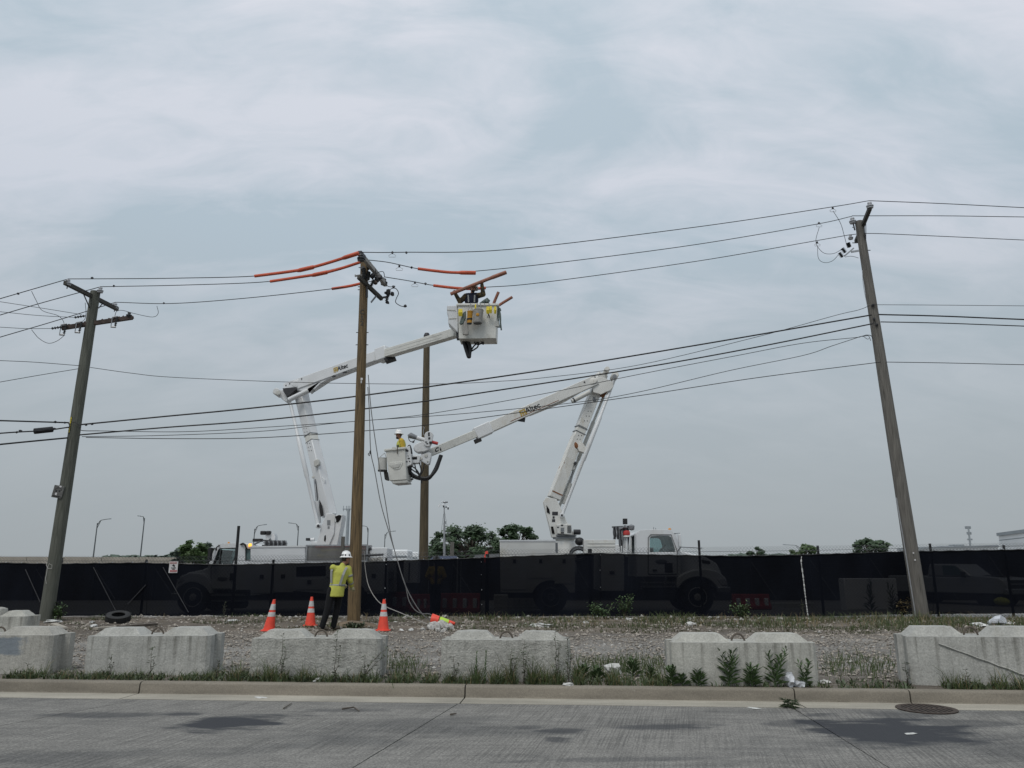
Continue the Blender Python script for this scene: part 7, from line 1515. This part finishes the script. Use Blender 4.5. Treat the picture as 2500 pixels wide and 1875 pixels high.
# antenna tower behind the middle pole
t = P(851, 1235, 220); r = thing('antenna_tower', 'pale antenna tower with a comb of aerials just left of the middle pole', 'antenna tower', Vector((t.x, 220, .25))); mb = MB(); mb.tube([Vector((t.x, 220, .25)), P(851, 1243, 220)], [.55, .38], 10); mb.build('mast', M['far_grey'], r); mb = MB(); mb.beam(P(837, 1243, 220), P(862, 1243, 220), .25, .25); mb.build('crossbar', M['far_grey'], r)
for x in (838.5, 846, 850, 854, 859):
    mb = MB(); mb.tube([P(x, 1248, 220), P(x, 1235, 220)], .10, 6); mb.build('aerial', M['far_grey'], r)
# cell tower
t = P(2363, 1285, 300); r = thing('cell_tower', 'far cell tower with three antenna tiers at the right', 'cell tower', Vector((t.x, 300, .25))); mb = MB(); mb.tube([P(2371, 1350, 300), P(2364, 1287, 300)], [.42, .3], 8); mb.build('mast', M['far_grey'], r)
for y, w_, x in ((1288, 11, 2363), (1302, 8, 2366), (1317, 9, 2368)):
    for k in range(4):
        mb = MB(); mb.box(P(x - w_ / 2 + w_ * k / 3, y, 300), (.35, .5, 1.0 if y < 1310 else .6)); mb.build('antenna', M['far_grey'], r)
    mb = MB(); mb.beam(P(x - w_ / 2, y, 300), P(x + w_ / 2, y, 300), .2, .2); mb.build('platform', M['far_grey'], r)
# white semi trailer at right edge, receding to the left
a = P(2437, 1305, 58); b = P(2600, 1275, 46); r = thing('semi_trailer', 'white semi trailer cut by the right edge behind the fence', 'trailer', Vector((b.x, b.y, .25))); zt, zb_ = a.z, 1.25; w3 = Vector((2.4, 1.0, 0)) * 1.0
mb = MB(); mb.hexa([(a.x, a.y, zb_), (b.x, b.y, zb_), (b.x + 1.8, b.y + 2, zb_), (a.x + 1.8, a.y + 2, zb_), (a.x, a.y, zt), (b.x, b.y, zt), (b.x + 1.8, b.y + 2, zt), (a.x + 1.8, a.y + 2, zt)]); mb.build('box', M['far_white'], r)
mb = MB(); mb.beam((a.x - .1, a.y - .06, zt), (b.x, b.y - .06, zt), .12, .22); mb.build('top_rail', M['far_grey'], r); mb = MB(); mb.beam((a.x, a.y - .06, zt - .42), (b.x, b.y - .06, zt - .42), .05, .06); mb.build('seam_rail', M['far_grey'], r); mb = MB(); mb.beam((a.x, a.y - .06, 1.9), (b.x, b.y - .06, 1.9), .05, .12); mb.build('lower_rail', M['liner'], r)
for u in (.12, .2):
    q = a.lerp(b, u); mb = MB(); mb.lathe([(.25, -.15), (.5, -.15), (.5, .15), (.25, .15)], Vector((q.x, q.y, .75)), (b - a).cross(Vector((0, 0, 1))), 20); mb.build('wheel', M['tyre'], r)
# long low warehouse
a, b = P(2190, 1341, 180), P(2436, 1333, 165); r = thing('warehouse', 'long low pale warehouse roof far behind the fence at right', 'warehouse', Vector(((a.x + b.x) / 2, 172, .25)))
mb = MB(); mb.hexa([(a.x, a.y, .2), (b.x, b.y, .2), (b.x, b.y + 30, .2), (a.x, a.y + 30, .2), (a.x, a.y, a.z), (b.x, b.y, b.z), (b.x, b.y + 30, b.z), (a.x, a.y + 30, a.z)]); mb.build('wall', M['far_white'], r); mb = MB(); mb.beam((a.x, a.y - .2, a.z), (b.x, b.y - .2, b.z), .5, .45); mb.build('roof_edge', M['far_grey'], r)
for x0, x1, y0, y1 in ((2330, 2352, 1329, 1337), (2300, 2326, 1332.5, 1338), (2245, 2290, 1335, 1340)):
    q0, q1 = P(x0, y1, 182), P(x1, y0, 182); mb = MB(); mb.box(((q0.x + q1.x) / 2, 183, (q0.z + q1.z) / 2), (q1.x - q0.x, 3, q1.z - q0.z)); mb.build('roof_unit', M['far_grey'], r, bevel=.1)
# low white van bodies behind the left truck tail
def van(px0, px1, y0, Y, label, cabw=.22):
    a, b = P(px0, y0, Y), P(px1, y0, Y); L = b.x - a.x; r = thing('box_van', label, 'van', Vector(((a.x + b.x) / 2, Y + 1, .25)), 'white vans parked in the yard'); zt = a.z
    mb = MB(); mb.box((a.x + L * .5, Y + 1, (zt + .7) / 2 + .1), (L * .98, 2, zt - .7)); mb.build('body', M['far_white'], r, bevel=.06); mb = MB(); mb.box((a.x + L * .5, Y - .02, zt - .22), (L * .9, .04, .06)); mb.build('rail', M['far_grey'], r); mb = MB(); mb.box((a.x + L * .25, Y - .01, zt - .62), (L * .2, .04, .42)); mb.build('window', M['window'], r)
    for u in (.2, .8):
        mb = MB(); mb.lathe([(.18, -.12), (.36, -.12), (.36, .12), (.18, .12)], (a.x + L * u, Y + .05, .61), (0, 1, 0), 18); mb.build('wheel', M['tyre'], r)
van(944, 996, 1347, 40, 'white van roof just right of the left truck tail'); van(968, 1022, 1352, 44, 'lower white van behind the first one, left of the far pole')
b = P(1104, 1330, 46); b.z = .25; mb = MB(); mb.beam(b, P(1104, 1323, 46), .22, .22); o = mb.build('grey_post', M['weathered'], loc=b); tag(o, 'grey timber post before the wide leafy tree', 'post')
c = P(1188, 1354, 30); mb = MB(); mb.lathe([(.10, -.25), (.09, 0), (.06, .08), (.055, .17), (.02, .18)], c + Vector((0, 0, -.05)), n=16); o = mb.build('orange_drum', M['cone'], loc=c); tag(o, 'small orange marker standing above the screen left of the right truck', 'marker')
c = P(1185, 1358, 30); mb = MB(); mb.beam(P(1160, 1359, 30.3), P(1219, 1356, 30.3), .6, .12); o = mb.build('steel_beam', M['grey'], loc=c); tag(o, 'grey steel beam just above the screen left of the right truck body', 'beam')
# ------------------------------------------------------------------ people
def blob(name, prims, m, parent, voxel=.016, sm=4):
    mb = MB()
    for k in prims:
        if k[0] == 'c': mb.cap(*k[1:])
        elif k[0] == 'l':                          # loft of elliptical rings with flat ends
            vs = [c + Vector((math.cos(t) * rx, math.sin(t) * ry, 0)) for c, rx, ry in k[1] for t in [2 * math.pi * q / 20 for q in range(20)]]; n_ = len(k[1])
            mb.add(vs, [(i * 20 + q, i * 20 + (q + 1) % 20, (i + 1) * 20 + (q + 1) % 20, (i + 1) * 20 + q) for i in range(n_ - 1) for q in range(20)] + [tuple(range(19, -1, -1)), tuple(range((n_ - 1) * 20, n_ * 20))])
        else: mb.ell(k[1], k[2], 16, 10, k[3] if len(k) > 3 else None)
    o = mb.build(name, M[m], parent, angle=180)
    rm = o.modifiers.new('remesh', 'REMESH'); rm.mode = 'VOXEL'; rm.voxel_size = voxel; rm.use_smooth_shade = True
    s = o.modifiers.new('smooth', 'SMOOTH'); s.iterations = sm; s.factor = .5; return o
def glove(parent, w_, d, up, m, curl=.6, name='glove', side=1):
    """palm, four bent fingers of unequal length and a thumb leaving the side of the palm"""
    d = Vector(d).normalized(); up = Vector(up); up = (up - d * up.dot(d)).normalized(); s = d.cross(up) * side; w_ = Vector(w_); mb = MB()
    mb.cap(w_ - d * .05, w_ + d * .015, .036, .040, 10); mb.ell(w_ + d * .055, (.045, .045, .045), 12, 8)
    for i, (o_, L) in enumerate(((-.033, .070), (-.011, .082), (.011, .078), (.033, .062))):
        p0 = w_ + d * .075 + s * o_; p1 = p0 + (d * math.cos(curl * .5) - up * math.sin(curl * .5)) * L * .55; p2 = p1 + (d * math.cos(curl * 1.6) - up * math.sin(curl * 1.6)) * L * .5; mb.tube([p0 - d * .03, p0, p1, p2, p2 + (p2 - p1).normalized() * .006], [.013, .0125, .012, .010, .004], 8)
    t0 = w_ + d * .02 + s * .038; t1 = t0 + (s * .8 + d * .6 - up * .3).normalized() * .045; mb.tube([t0 - s * .02, t0, t1, t1 + (d * .9 - up * .5).normalized() * .035], [.016, .015, .014, .009], 8)
    return mb.build(name, M[m], parent)
def head(r, c, face, up=(0, 0, 1), hat='hat', stickers=True, hair=True, hatbrim=.155, beard=False):
    c = Vector(c); f = Vector(face).normalized(); u = Vector(up).normalized(); f = (f - u * f.dot(u)).normalized(); s = f.cross(u); B = Matrix((s, f, u)).transposed()
    def L(x, y, z): return c + s * x + f * y + u * z
    prims = [('e', L(0, -.005, .035), (.074, .092, .090), B), ('e', L(0, .022, -.045), (.056, .068, .070), B), ('e', L(0, .090, -.012), (.013, .020, .022), B), ('e', L(0, .070, -.062), (.028, .020, .012), B), ('e', L(0, .055, -.098), (.030, .026, .020), B), ('e', L(.074, -.01, -.01), (.012, .020, .032), B), ('e', L(-.074, -.01, -.01), (.012, .020, .032), B), ('e', L(0, .078, .025), (.05, .016, .012), B)]
    for k in (-1, 1):
        mb = MB(); mb.ell(L(.030 * k, .082, .006), (.013, .008, .008), 10, 6, B); mb.build('eye', M['hair'], r)
    mb = MB(); mb.tube([L(.024 * math.cos(t), .088 - .006 * abs(math.cos(t)), -.066) for t in (3.1, 2.3, 1.57, .8, 0)], .004, 5); mb.build('mouth', M['armred'], r)
    if hair:
        mb = MB(); mb.ell(L(0, -.025, .02), (.080, .085, .085), 14, 8, B); mb.build('hair', M['hair'], r)
    if beard:
        mb = MB(); mb.ell(L(0, .045, -.085), (.050, .050, .045), 12, 8, B); mb.build('beard', M['hair'], r)
    mb = MB(); mb.lathe([(.150, .048), (hatbrim, .040), (hatbrim + .004, .046), (.122, .070), (.118, .10), (.108, .135), (.085, .165), (.05, .182), (.01, .188)], c, u, 28); hh = mb.build('hard_hat', M[hat], r, angle=60)
    mb = MB(); mb.tube([L(0, -.112, .10), L(0, -.09, .165), L(0, -.03, .195), L(0, .03, .195), L(0, .09, .165), L(0, .112, .10)], .014, 6); mb.build('hat_ridge', M[hat], hh)
    if stickers:
        for a in (-2.6, -2.1, -1.6, -1.1, -.55, .3):
            q = c + (s * math.cos(a) + f * math.sin(a)) * .116 + u * .098; mb = MB(); mb.ell(q, (.022, .022, .024), 8, 6); mb.build('sticker', M['sticker'], hh)
    return prims
# --- ground worker beside the middle pole, back to the camera
o = G(798, 1538); g1 = thing('person', 'person in yellow long-sleeved shirt, black trousers and white hard hat standing beside the middle pole', 'person', o)
def W(x, y, z): return o + Vector((x, y, z))
HL, HR = W(.08, -.06, .93), W(.25, .04, .93); KL, KR = W(.02, -.10, .49), W(.20, .10, .50); AL, AR = W(-.09, -.14, .09), W(.13, .10, .09); ch = W(.25, -.02, 1.30); SL, SR = W(.09, -.08, 1.46), W(.43, .06, 1.44); EL_, ER_ = W(.10, .14, 1.20), W(.485, .10, 1.16); WL, WR = W(.28, .30, 1.05), W(.50, .24, 1.00)
hd = W(.37, .03, 1.665)
prims = head(g1, hd, (.82, .57, 0)) + [('c', W(.28, -.01, 1.44), hd - Vector((.02, .0, .06)), .062, .056)]
prims += [('c', W(.17, 0, .95), ch, .10, .10), ('c', HL, KL, .08, .06), ('c', KL, AL, .055, .04), ('c', HR, KR, .08, .06), ('c', KR, AR, .055, .04), ('c', SL, EL_, .05, .042), ('c', EL_, WL, .04, .032), ('c', SR, ER_, .05, .042), ('c', ER_, WR, .04, .032), ('c', ch, SL, .08, .05), ('c', ch, SR, .08, .05)]
blob('body', prims, 'skin', g1)
blob('shirt', [('l', [(W(.165, -.03, .77), .205, .160), (W(.18, -.03, .90), .198, .155), (W(.205, -.02, 1.05), .188, .148), (W(.235, -.02, 1.22), .195, .150), (W(.255, -.02, 1.36), .200, .145), (W(.265, -.02, 1.44), .165, .115), (W(.28, -.01, 1.50), .09, .085)]), ('c', W(.13, -.06, 1.43), W(.39, .03, 1.42), .085, .085), ('c', SL, EL_, .082, .068), ('c', EL_, WL, .066, .05), ('c', SR, ER_, .085, .072), ('c', ER_, WR - (WR - ER_) * .12, .070, .052), ('c', W(.29, 0, 1.44), W(.30, 0, 1.52), .085, .07)], 'hivis', g1)
blob('trousers', [('e', W(.17, -.01, .88), (.165, .135, .14)), ('c', HL, KL, .105, .085), ('c', KL, AL + Vector((0, 0, -.01)), .082, .072), ('c', HR, KR, .105, .085), ('c', KR, AR + Vector((0, 0, -.01)), .082, .072)], 'trouser', g1)
for A, f in ((AL, Vector((.75, .6, 0))), (AR, Vector((.8, .5, 0)))):
    blob('boot', [('c', A + Vector((0, 0, .05)), A - Vector((0, 0, .03)), .058, .055), ('c', A - Vector((0, 0, .035)) - f * .03, A + f * .15 - Vector((0, 0, .048)), .05, .042)], 'boot', g1, .012)
def band(parent, pts, w_, m, name='reflective_stripe'):
    mb = MB()
    for a, b in zip(pts, pts[1:]): mb.beam(a, b, .012, w_, up=Vector((0, 0, 1)) if abs((b - a).normalized().z) < .8 else Vector((1, 0, 0)))
    return mb.build(name, M[m], parent)
def ring(parent, c, ax, rx, w_, m, ry=None, name='reflective_stripe', tilt=None):
    mb = MB(); ry = ry or rx; ax = Vector(ax).normalized(); x = ax.orthogonal().normalized() if abs(ax.z) < .99 else Vector((1, 0, 0)); y = ax.cross(x); n = 28; q = []
    for z in (-w_ / 2, w_ / 2):
        for k in range(n):
            t = 2 * math.pi * k / n; q.append(Vector(c) + ax * z + x * math.cos(t) * rx + y * math.sin(t) * ry)
    mb.add(q, [(k, (k + 1) % n, n + (k + 1) % n, n + k) for k in range(n)]); s = mb.build(name, M[m], parent, angle=180); so = s.modifiers.new('solid', 'SOLIDIFY'); so.thickness = .006; return s
ring(g1, W(.205, -.02, 1.045), (.12, -.02, 1), .190, .055, 'tape', .150); ring(g1, SR.lerp(ER_, .62), ER_ - SR, .079, .05, 'tape'); ring(g1, ER_.lerp(WR, .35), WR - ER_, .069, .04, 'tape')
mb = MB(); st_ = [W(.42, -.06, 1.47), W(.395, -.135, 1.40), W(.36, -.170, 1.28), W(.325, -.165, 1.16), W(.29, -.160, 1.05)]
mb.tube(st_, [.006] * 5, 4); mb = MB()
for a_, b_ in zip(st_, st_[1:]): mb.beam(a_, b_, .055, .012, up=(0, -1, 0))
mb.build('reflective_stripe', M['tape'], g1)
st_ = [W(.10, -.12, 1.47), W(.07, -.16, 1.38), W(.075, -.165, 1.25), W(.085, -.16, 1.10)]; mb = MB()
for a_, b_ in zip(st_, st_[1:]): mb.beam(a_, b_, .05, .012, up=(0, -1, 0))
mb.build('reflective_stripe', M['tape'], g1)
glove(g1, WR, (.35, .25, -.75), (.3, -.8, 0), 'glove', .7); glove(g1, WL, (.5, .5, -.5), (.3, -.8, 0), 'glove', .7)
# --- worker in the lower bucket, facing left
b0 = P(972, 1172, YB2 + .32); o = Vector((b0.x, b0.y, P(972, 1168, YB2 + .3).z)); g2 = thing('person', 'person in yellow vest and white hard hat standing in the lower bucket', 'person', o)
hd = P(973.5, 1063, YB2 + .3); dz = hd.z - o.z; sc_ = dz / 1.66
def W2(x, y, z): return o + Vector((x * sc_ + (.06 if z > 1.2 else .04), y * sc_, z * sc_))
prims = head(g2, hd, (-.86, -.5, 0), stickers=False, beard=True) + [('c', W2(.0, 0, 1.44), hd - Vector((-.015, 0, .06)), .062, .056), ('c', W2(0, 0, .95), W2(0, 0, 1.3), .14, .15)]
L2 = {}
for s_, nm in ((-1, 'f'), (1, 'n')):
    yy = -s_ * .17
    sh, el, wr = W2(.03, yy, 1.43), W2(.13 if s_ > 0 else -.08, yy * 1.2, 1.17), W2(.16 if s_ > 0 else -.20, yy * 1.1, 1.06); L2[s_] = (sh, el, wr); prims += [('c', sh, el, .05, .042), ('c', el, wr, .04, .032), ('c', W2(0, 0, 1.3), sh, .12, .06), ('c', W2(0, -s_ * .09, .92), W2(0, -s_ * .10, .48), .08, .06), ('c', W2(0, -s_ * .10, .48), W2(0, -s_ * .10, .08), .055, .045), ('c', W2(.0, -s_ * .10, .05), W2(-.16, -s_ * .10, .05), .05, .04)]
blob('body', prims, 'skin', g2)
blob('vest', [('e', W2(0, 0, 1.28), (.16, .20, .20)), ('e', W2(0, 0, 1.05), (.15, .18, .24)), ('c', W2(.0, -.12, 1.43), W2(0, .12, 1.43), .08, .08)], 'hivis', g2)
blob('sleeves', [k for s_ in (-1, 1) for k in (('c', L2[s_][0], L2[s_][1], .090, .074), ('c', L2[s_][1], L2[s_][2], .070, .052))], 'hivis_o', g2)
blob('trousers', [('e', W2(0, 0, .90), (.15, .17, .13)), ('c', W2(0, -.09, .92), W2(0, -.10, .1), .10, .075), ('c', W2(0, .09, .92), W2(0, .10, .1), .10, .075)], 'trouser', g2)
for s_ in (-1, 1): glove(g2, L2[s_][2], (.3 if s_ > 0 else -.6, 0, -.8), (-.8, 0, .2), 'glove_d', .5)
hb_ = MB(); hb_.beam(W2(.12, -.18, 1.46), W2(-.08, -.205, 1.22), .05, .012, up=(0, -1, 0)); hb_.beam(W2(-.13, -.16, 1.27), W2(-.05, -.21, 1.12), .05, .012, up=(0, -1, 0)); hb_.beam(W2(-.12, -.15, 1.26), W2(.08, -.22, 1.33), .05, .012, up=(0, -1, 0)); hb_.build('harness', M['black'], g2)
# --- worker in the upper bucket, arms raised with a hose
YW = YB1 + .30; o = P(1151, 815, YW); g3 = thing('person', 'person in dark vest and brown sleeves in the upper bucket holding an orange hose overhead', 'person', o)
def Q(x, y, dy=0): return P(x, y, YW + dy)
hd = Q(1155, 706, -.02); SLf, SRt = Q(1137, 723), Q(1166, 722); ELb, ERb = Q(1123, 737, -.05), Q(1180, 719, -.05); WLh, WRh = Q(1112, 718, -.14), Q(1176.5, 695, -.14); cs_ = Q(1151, 735); hip = Q(1151, 762)
prims = head(g3, hd, (.55, -.25, .75), up=(.25, .2, .9), stickers=False, beard=True, hat='liner') + [('c', Q(1152, 721), hd - Vector((.01, -.02, .05)), .062, .056), ('c', hip, cs_, .09, .09), ('c', SLf, ELb, .05, .042), ('c', ELb, WLh, .04, .032), ('c', SRt, ERb, .05, .042), ('c', ERb, WRh, .04, .032), ('c', cs_, SLf, .07, .05), ('c', cs_, SRt, .07, .05)]
for k in (-1, 1): prims += [('c', hip + Vector((.09 * k, 0, -.02)), o + Vector((.10 * k, 0, .45)), .08, .06), ('c', o + Vector((.10 * k, 0, .45)), o + Vector((.10 * k, 0, .08)), .055, .045), ('c', o + Vector((.10 * k, 0, .06)), o + Vector((.10 * k, .15, .05)), .05, .04)]
blob('body', prims, 'skin', g3)
blob('vest', [('e', Q(1151, 733), (.215, .14, .20)), ('e', Q(1151, 752), (.185, .14, .22)), ('c', Q(1140, 722), Q(1163, 721), .085, .085)], 'navy', g3)
blob('sleeves', [('c', SLf, ELb, .088, .074), ('c', ELb, WLh, .072, .055), ('c', SRt, ERb, .09, .075), ('c', ERb, WRh, .074, .056)], 'camo', g3)
blob('trousers', [('e', hip, (.17, .14, .14)), ('c', hip + Vector((-.09, 0, 0)), o + Vector((-.1, 0, .1)), .10, .075), ('c', hip + Vector((.09, 0, 0)), o + Vector((.1, 0, .1)), .10, .075)], 'trouser', g3)
for x in (1143, 1159):
    mb = MB(); mb.beam(Q(x, 720, -.15), Q(x + (1 if x < 1150 else -1), 738, -.17), .04, .012, up=(0, -1, 0)); mb.build('harness_strap', M['tape'], g3)
hd_dir = (Q(1227, 669, -.17) - Q(1100, 718, -.17)).normalized()
glove(g3, WLh, (-.35, -.1, .75), (0, .9, .1), 'glove_d', 1.1); glove(g3, WRh, (.1, -.1, .9), (0, .9, .1), 'glove_d', 1.1)
hose('dull orange hose held overhead by the worker in the upper bucket', [(1100, 718), (1140, 702), (1190, 682), (1227, 668)], YW - .19, YW - .19, .052, 'orange_dull', collars=(.93,))
hose('short dark orange hose standing upright in the upper bucket', [(1203, 748), (1209, 732), (1217, 713)], YB1 + .35, YB1 + .3, .045, 'orange_dull'); hose('short orange hose sticking out to the right of the upper bucket', [(1208, 752), (1228, 739), (1251, 725)], YB1 + .3, YB1 + .2, .042, 'orange_dull')
# --- worker seen dimly behind the screen
o = P(1062, 1503, 26.0); o.z = .25; g4 = thing('person', 'dim figure of a person standing behind the screen beside the far pole', 'person', o)
def W4(x, y, z): return o + Vector((x, y, z))
prims = head(g4, W4(.0, 0, 1.66), (-.5, .85, 0), hat='dark', stickers=False) + [('c', W4(0, 0, 1.44), W4(0, 0, 1.6), .062, .056), ('c', W4(0, 0, .95), W4(0, 0, 1.3), .14, .15)]
sl = []; tr = [('e', W4(0, 0, .9), (.17, .14, .14))]
for k in (-1, 1):
    S_4, E_4, W_4 = W4(.19 * k, 0, 1.43), W4(.30 * k, -.02, 1.18), W4(.16 * k, .12, 1.06); prims += [('c', W4(0, 0, 1.3), S_4, .12, .06), ('c', S_4, E_4, .05, .042), ('c', E_4, W_4, .04, .03), ('c', W4(.09 * k, 0, .92), W4(.10 * k, 0, .08), .075, .045), ('c', W4(.1 * k, 0, .05), W4(.12 * k, .15, .05), .05, .04)]; sl += [('c', S_4, E_4, .082, .068), ('c', E_4, W_4, .066, .05)]; tr += [('c', W4(.09 * k, 0, .92), W4(.10 * k, 0, .1), .10, .075)]; glove(g4, W_4, (-.6 * k, .5, -.3), (0, -.5, .8), 'glove_d', .6)
blob('body', prims, 'skin', g4, .02); blob('jacket', sl + [('e', W4(0, 0, 1.28), (.20, .145, .20)), ('e', W4(0, 0, 1.02), (.18, .14, .24)), ('c', W4(-.13, 0, 1.43), W4(.13, 0, 1.43), .085, .085)], 'hivis_o', g4, .02); blob('trousers', tr, 'trouser', g4, .02)

# ------------------------------------------------------------------ gear hanging on the buckets
def pail(px, py, w_, h_, Y, m, mb_, label, name='tool_bucket', taper=.82, tilt=0, rope_to=None):
    t = P(px, py - h_ / 2, Y); b = P(px + tilt, py + h_ / 2, Y); r = thing(name, label, 'tool bucket', b, 'canvas tool buckets hanging on the truck buckets'); rt = MP(w_, t) / 2; rb = rt * taper; H = (t - b).length
    mb = MB(); mb.lathe([(rb * .3, 0), (rb, 0), (rb * 1.02, .01), (rt, H - .02), (rt * 1.04, H - .015), (rt * 1.04, H), (rt * .96, H), (rb * .94, .02), (rb * .3, .02)], b, t - b, 24); mb.build('canvas_side', M[m], r)
    mb = MB(); mb.lathe([(rb * 1.01, -.012), (rb * 1.03, .03)], b, t - b, 24); mb.build('bottom_band', M[mb_], r)
    if rope_to:
        for k in (-1, 1):
            mb = MB(); mb.tube([t + Vector((rt * .95 * k, 0, -.01)), P(rope_to[0], rope_to[1], Y)], .009, 5); mb.build('bail_rope', M['rope'], r)
    return r, b, t, rt, rb
YG = YB1 - .24
r, b, t, rt, rb = pail(1168, 773, 25, 32, YG, 'canvas', 'canvas_d', 'large grey canvas tool bucket hanging on the upper bucket front', tilt=-2); mb = MB(); mb.ell(P(1166, 768, YG - rt * .94), (.05, .012, .05), 16, 6); mb.build('printed_emblem', M['amberbag'], r)
r, b, t, rt, rb = pail(1148, 775, 14, 30, YG - .02, 'amberbag', 'black', 'amber canvas tool bag with dark bands hanging on the upper bucket', rope_to=(1149, 742), tilt=-2); mb = MB(); mb.lathe([(rt * .96, .10), (rt * .99, .15)], b, t - b, 20); mb.build('dark_band', M['black'], r)
def pouch(l, Y, m, label, dep=.08, name='tool_bag', cat='bag'):
    q = [P(x, y, Y) for x, y in l]; mb = MB(); mb.prism(q, (0, dep, 0)); o = mb.build(name, M[m], loc=q[0], bevel=.02); tag(o, label, cat, 'gear hanging on the upper bucket')
pouch([(1133, 784), (1139, 783), (1143, 800), (1144, 816), (1138, 818), (1129, 816), (1131, 800)], YG + .02, 'canvas', 'long grey canvas glove bag hanging low on the upper bucket'); pouch([(1131, 762), (1138, 758), (1137, 776), (1131, 790), (1124, 792), (1121, 788)], YG + .05, 'tool', 'dark tool bundle hanging at the left of the upper bucket')
for i, (x, y, n, lb) in enumerate(((1121, 763, 4, 'coil of yellow rubber straps at the left of the upper bucket'), (1189, 757, 3, 'coil of yellow straps right of the large canvas bucket'), (1197, 756, 2, 'small coil of yellow straps near the right corner'), (1208, 757, 2, 'yellow straps hanging at the right corner of the upper bucket'), (1161, 751, 1, 'single yellow strap above the large canvas bucket'))):
    r = thing('yellow_strap', lb, 'strap', P(x, y, YG), 'yellow straps on the upper bucket')
    for k in range(n):
        mb = MB(); xx = x + k * 2.2; mb.tube([P(xx, y - 8, YG + .04), P(xx + .6, y, YG - .02), P(xx, y + 8, YG), P(xx - 1, y, YG + .02), P(xx, y - 8, YG + .05)], .018, 6); mb.build('loop', M['yellow'], r)
r = thing('hand_tool', 'dark pliers hanging on the front of the upper bucket', 'tool', P(1193, 770, YG + .1), 'gear hanging on the upper bucket'); mb = MB(); mb.beam(P(1192, 764, YG + .15), P(1193, 769, YG + .15), .03, .04); mb.build('jaw', M['black'], r)
for k in (-1, 1):
    mb = MB(); mb.tube([P(1193, 768, YG + .15), P(1193 + 2 * k, 772, YG + .15), P(1193 + 2 * k, 776, YG + .15)], .012, 5); mb.build('grip', M['black'], r)
r = thing('rigging_bundle', 'dark straps and hooks hanging at the right end of the upper bucket', 'rigging', P(1218, 770, YB1 + .1), 'gear hanging on the upper bucket')
for l in ([(1214, 750), (1218, 760), (1221, 780), (1224, 806)], [(1216, 752), (1221, 765), (1222, 785), (1220, 800)], [(1213, 752), (1216, 770), (1217, 790), (1216, 800)], [(1214, 752), (1213, 770), (1212, 784)], [(1220, 752), (1222, 758), (1218, 757)]): hosep(r, l, YB1 + .1, .022, 'tool', 'strap')
mb = MB(); mb.plate([(1208, 784), (1217, 784), (1218, 796), (1209, 796)], YB1 - .02, .1); mb.build('pouch', M['liner'], r)
r = thing('tool_cloth', 'grey green tool cloth lying on the rim of the upper bucket', 'cloth', P(1185, 739, YB1 + .2), 'gear hanging on the upper bucket'); mb = MB(); mb.tube([P(1171, 742, YB1 + .2), P(1182, 737, YB1 + .2), P(1190, 733, YB1 + .2), P(1195, 736, YB1 + .2)], [.03, .06, .08, .04], 10); mb.lump(P(1189, 737, YB1 + .15), .11, .3, (1.1, .8, .7)); mb.build('cloth_roll', M['tool'], r)
for x in (1149, 1165, 1173, 1183, 1194):
    mb = MB(); mb.tube([P(x, 741, YB1 + .03), P(x, 740, YB1 - .05), P(x, 748, YB1 - .06), P(x + 2, 749, YB1 - .08)], .010, 5); o = mb.build('rim_hook', M['galv'], loc=P(x, 744, YB1)); tag(o, 'small metal hook on the rim of the upper bucket', 'hook', 'rim hooks of the upper bucket')
# lower bucket
pail(934, 1134, 20, 32, YB2 + .15, 'liner', 'black', 'pale canvas pail hanging at the left of the lower bucket', taper=1.12, rope_to=(939, 1106)); c = P(942, 1160, YB2 + .35); mb = MB(); mb.plate([(936, 1150), (945, 1150), (949, 1173), (939, 1171)], YB2 + .3, .22); o = mb.build('grey_pouch', M['canvas_d'], loc=c, bevel=.03); tag(o, 'dark grey pouch under the pail at the lower bucket', 'pouch')

# ------------------------------------------------------------------ hand lines
def rope(label, l, Y0, Y1, m='rope_d', r=.012):
    n = len(l); pts = curve3([P(x, y, lerp(Y0, Y1, i / (n - 1))) for i, (x, y) in enumerate(l)], 8); mb = MB(); mb.tube(pts, r, 6); o = mb.build('rope', M[m], loc=pts[0]); tag(o, label, 'rope', 'hand lines at the middle pole')
yc = G(1052, 1528).y
rope('left hand line strand from the middle pole down to the fallen cone', [(898, 945), (902, 1010), (905, 1100), (915, 1150), (930, 1230), (950, 1300), (968, 1360), (990, 1430), (1020, 1485), (1046, 1512), (1075, 1526)], YM - .25, yc, r=.013)
rope('right hand line strand from the middle pole down to the ground loop', [(899, 915), (905, 990), (914, 1060), (928, 1150), (940, 1220), (955, 1310), (975, 1385), (990, 1430), (998, 1465), (1012, 1488), (1030, 1498), (1048, 1499), (1062, 1508), (1078, 1522)], YM - .22, yc, r=.013)
rope('slack rope hanging from the pole and running behind the right cone to the fallen cone', [(889, 1345), (892, 1390), (900, 1430), (918, 1462), (940, 1480), (980, 1497), (1020, 1514), (1052, 1527)], YM + .25, yc, 'rope', .010)
r = thing('pulley_block', 'small dark pulley with a hook on the hand line', 'pulley', P(904, 1104, YM - .25)); mb = MB(); mb.lump(P(904, 1104, YM - .25), .05, .2, (.8, .6, 1.4)); mb.build('sheave', M['dark'], r); mb = MB(); mb.tube([P(904, 1107, YM - .25), P(902, 1113, YM - .25), P(899, 1111, YM - .25), P(900, 1106, YM - .25)], .012, 6); mb.build('hook', M['dark'], r)
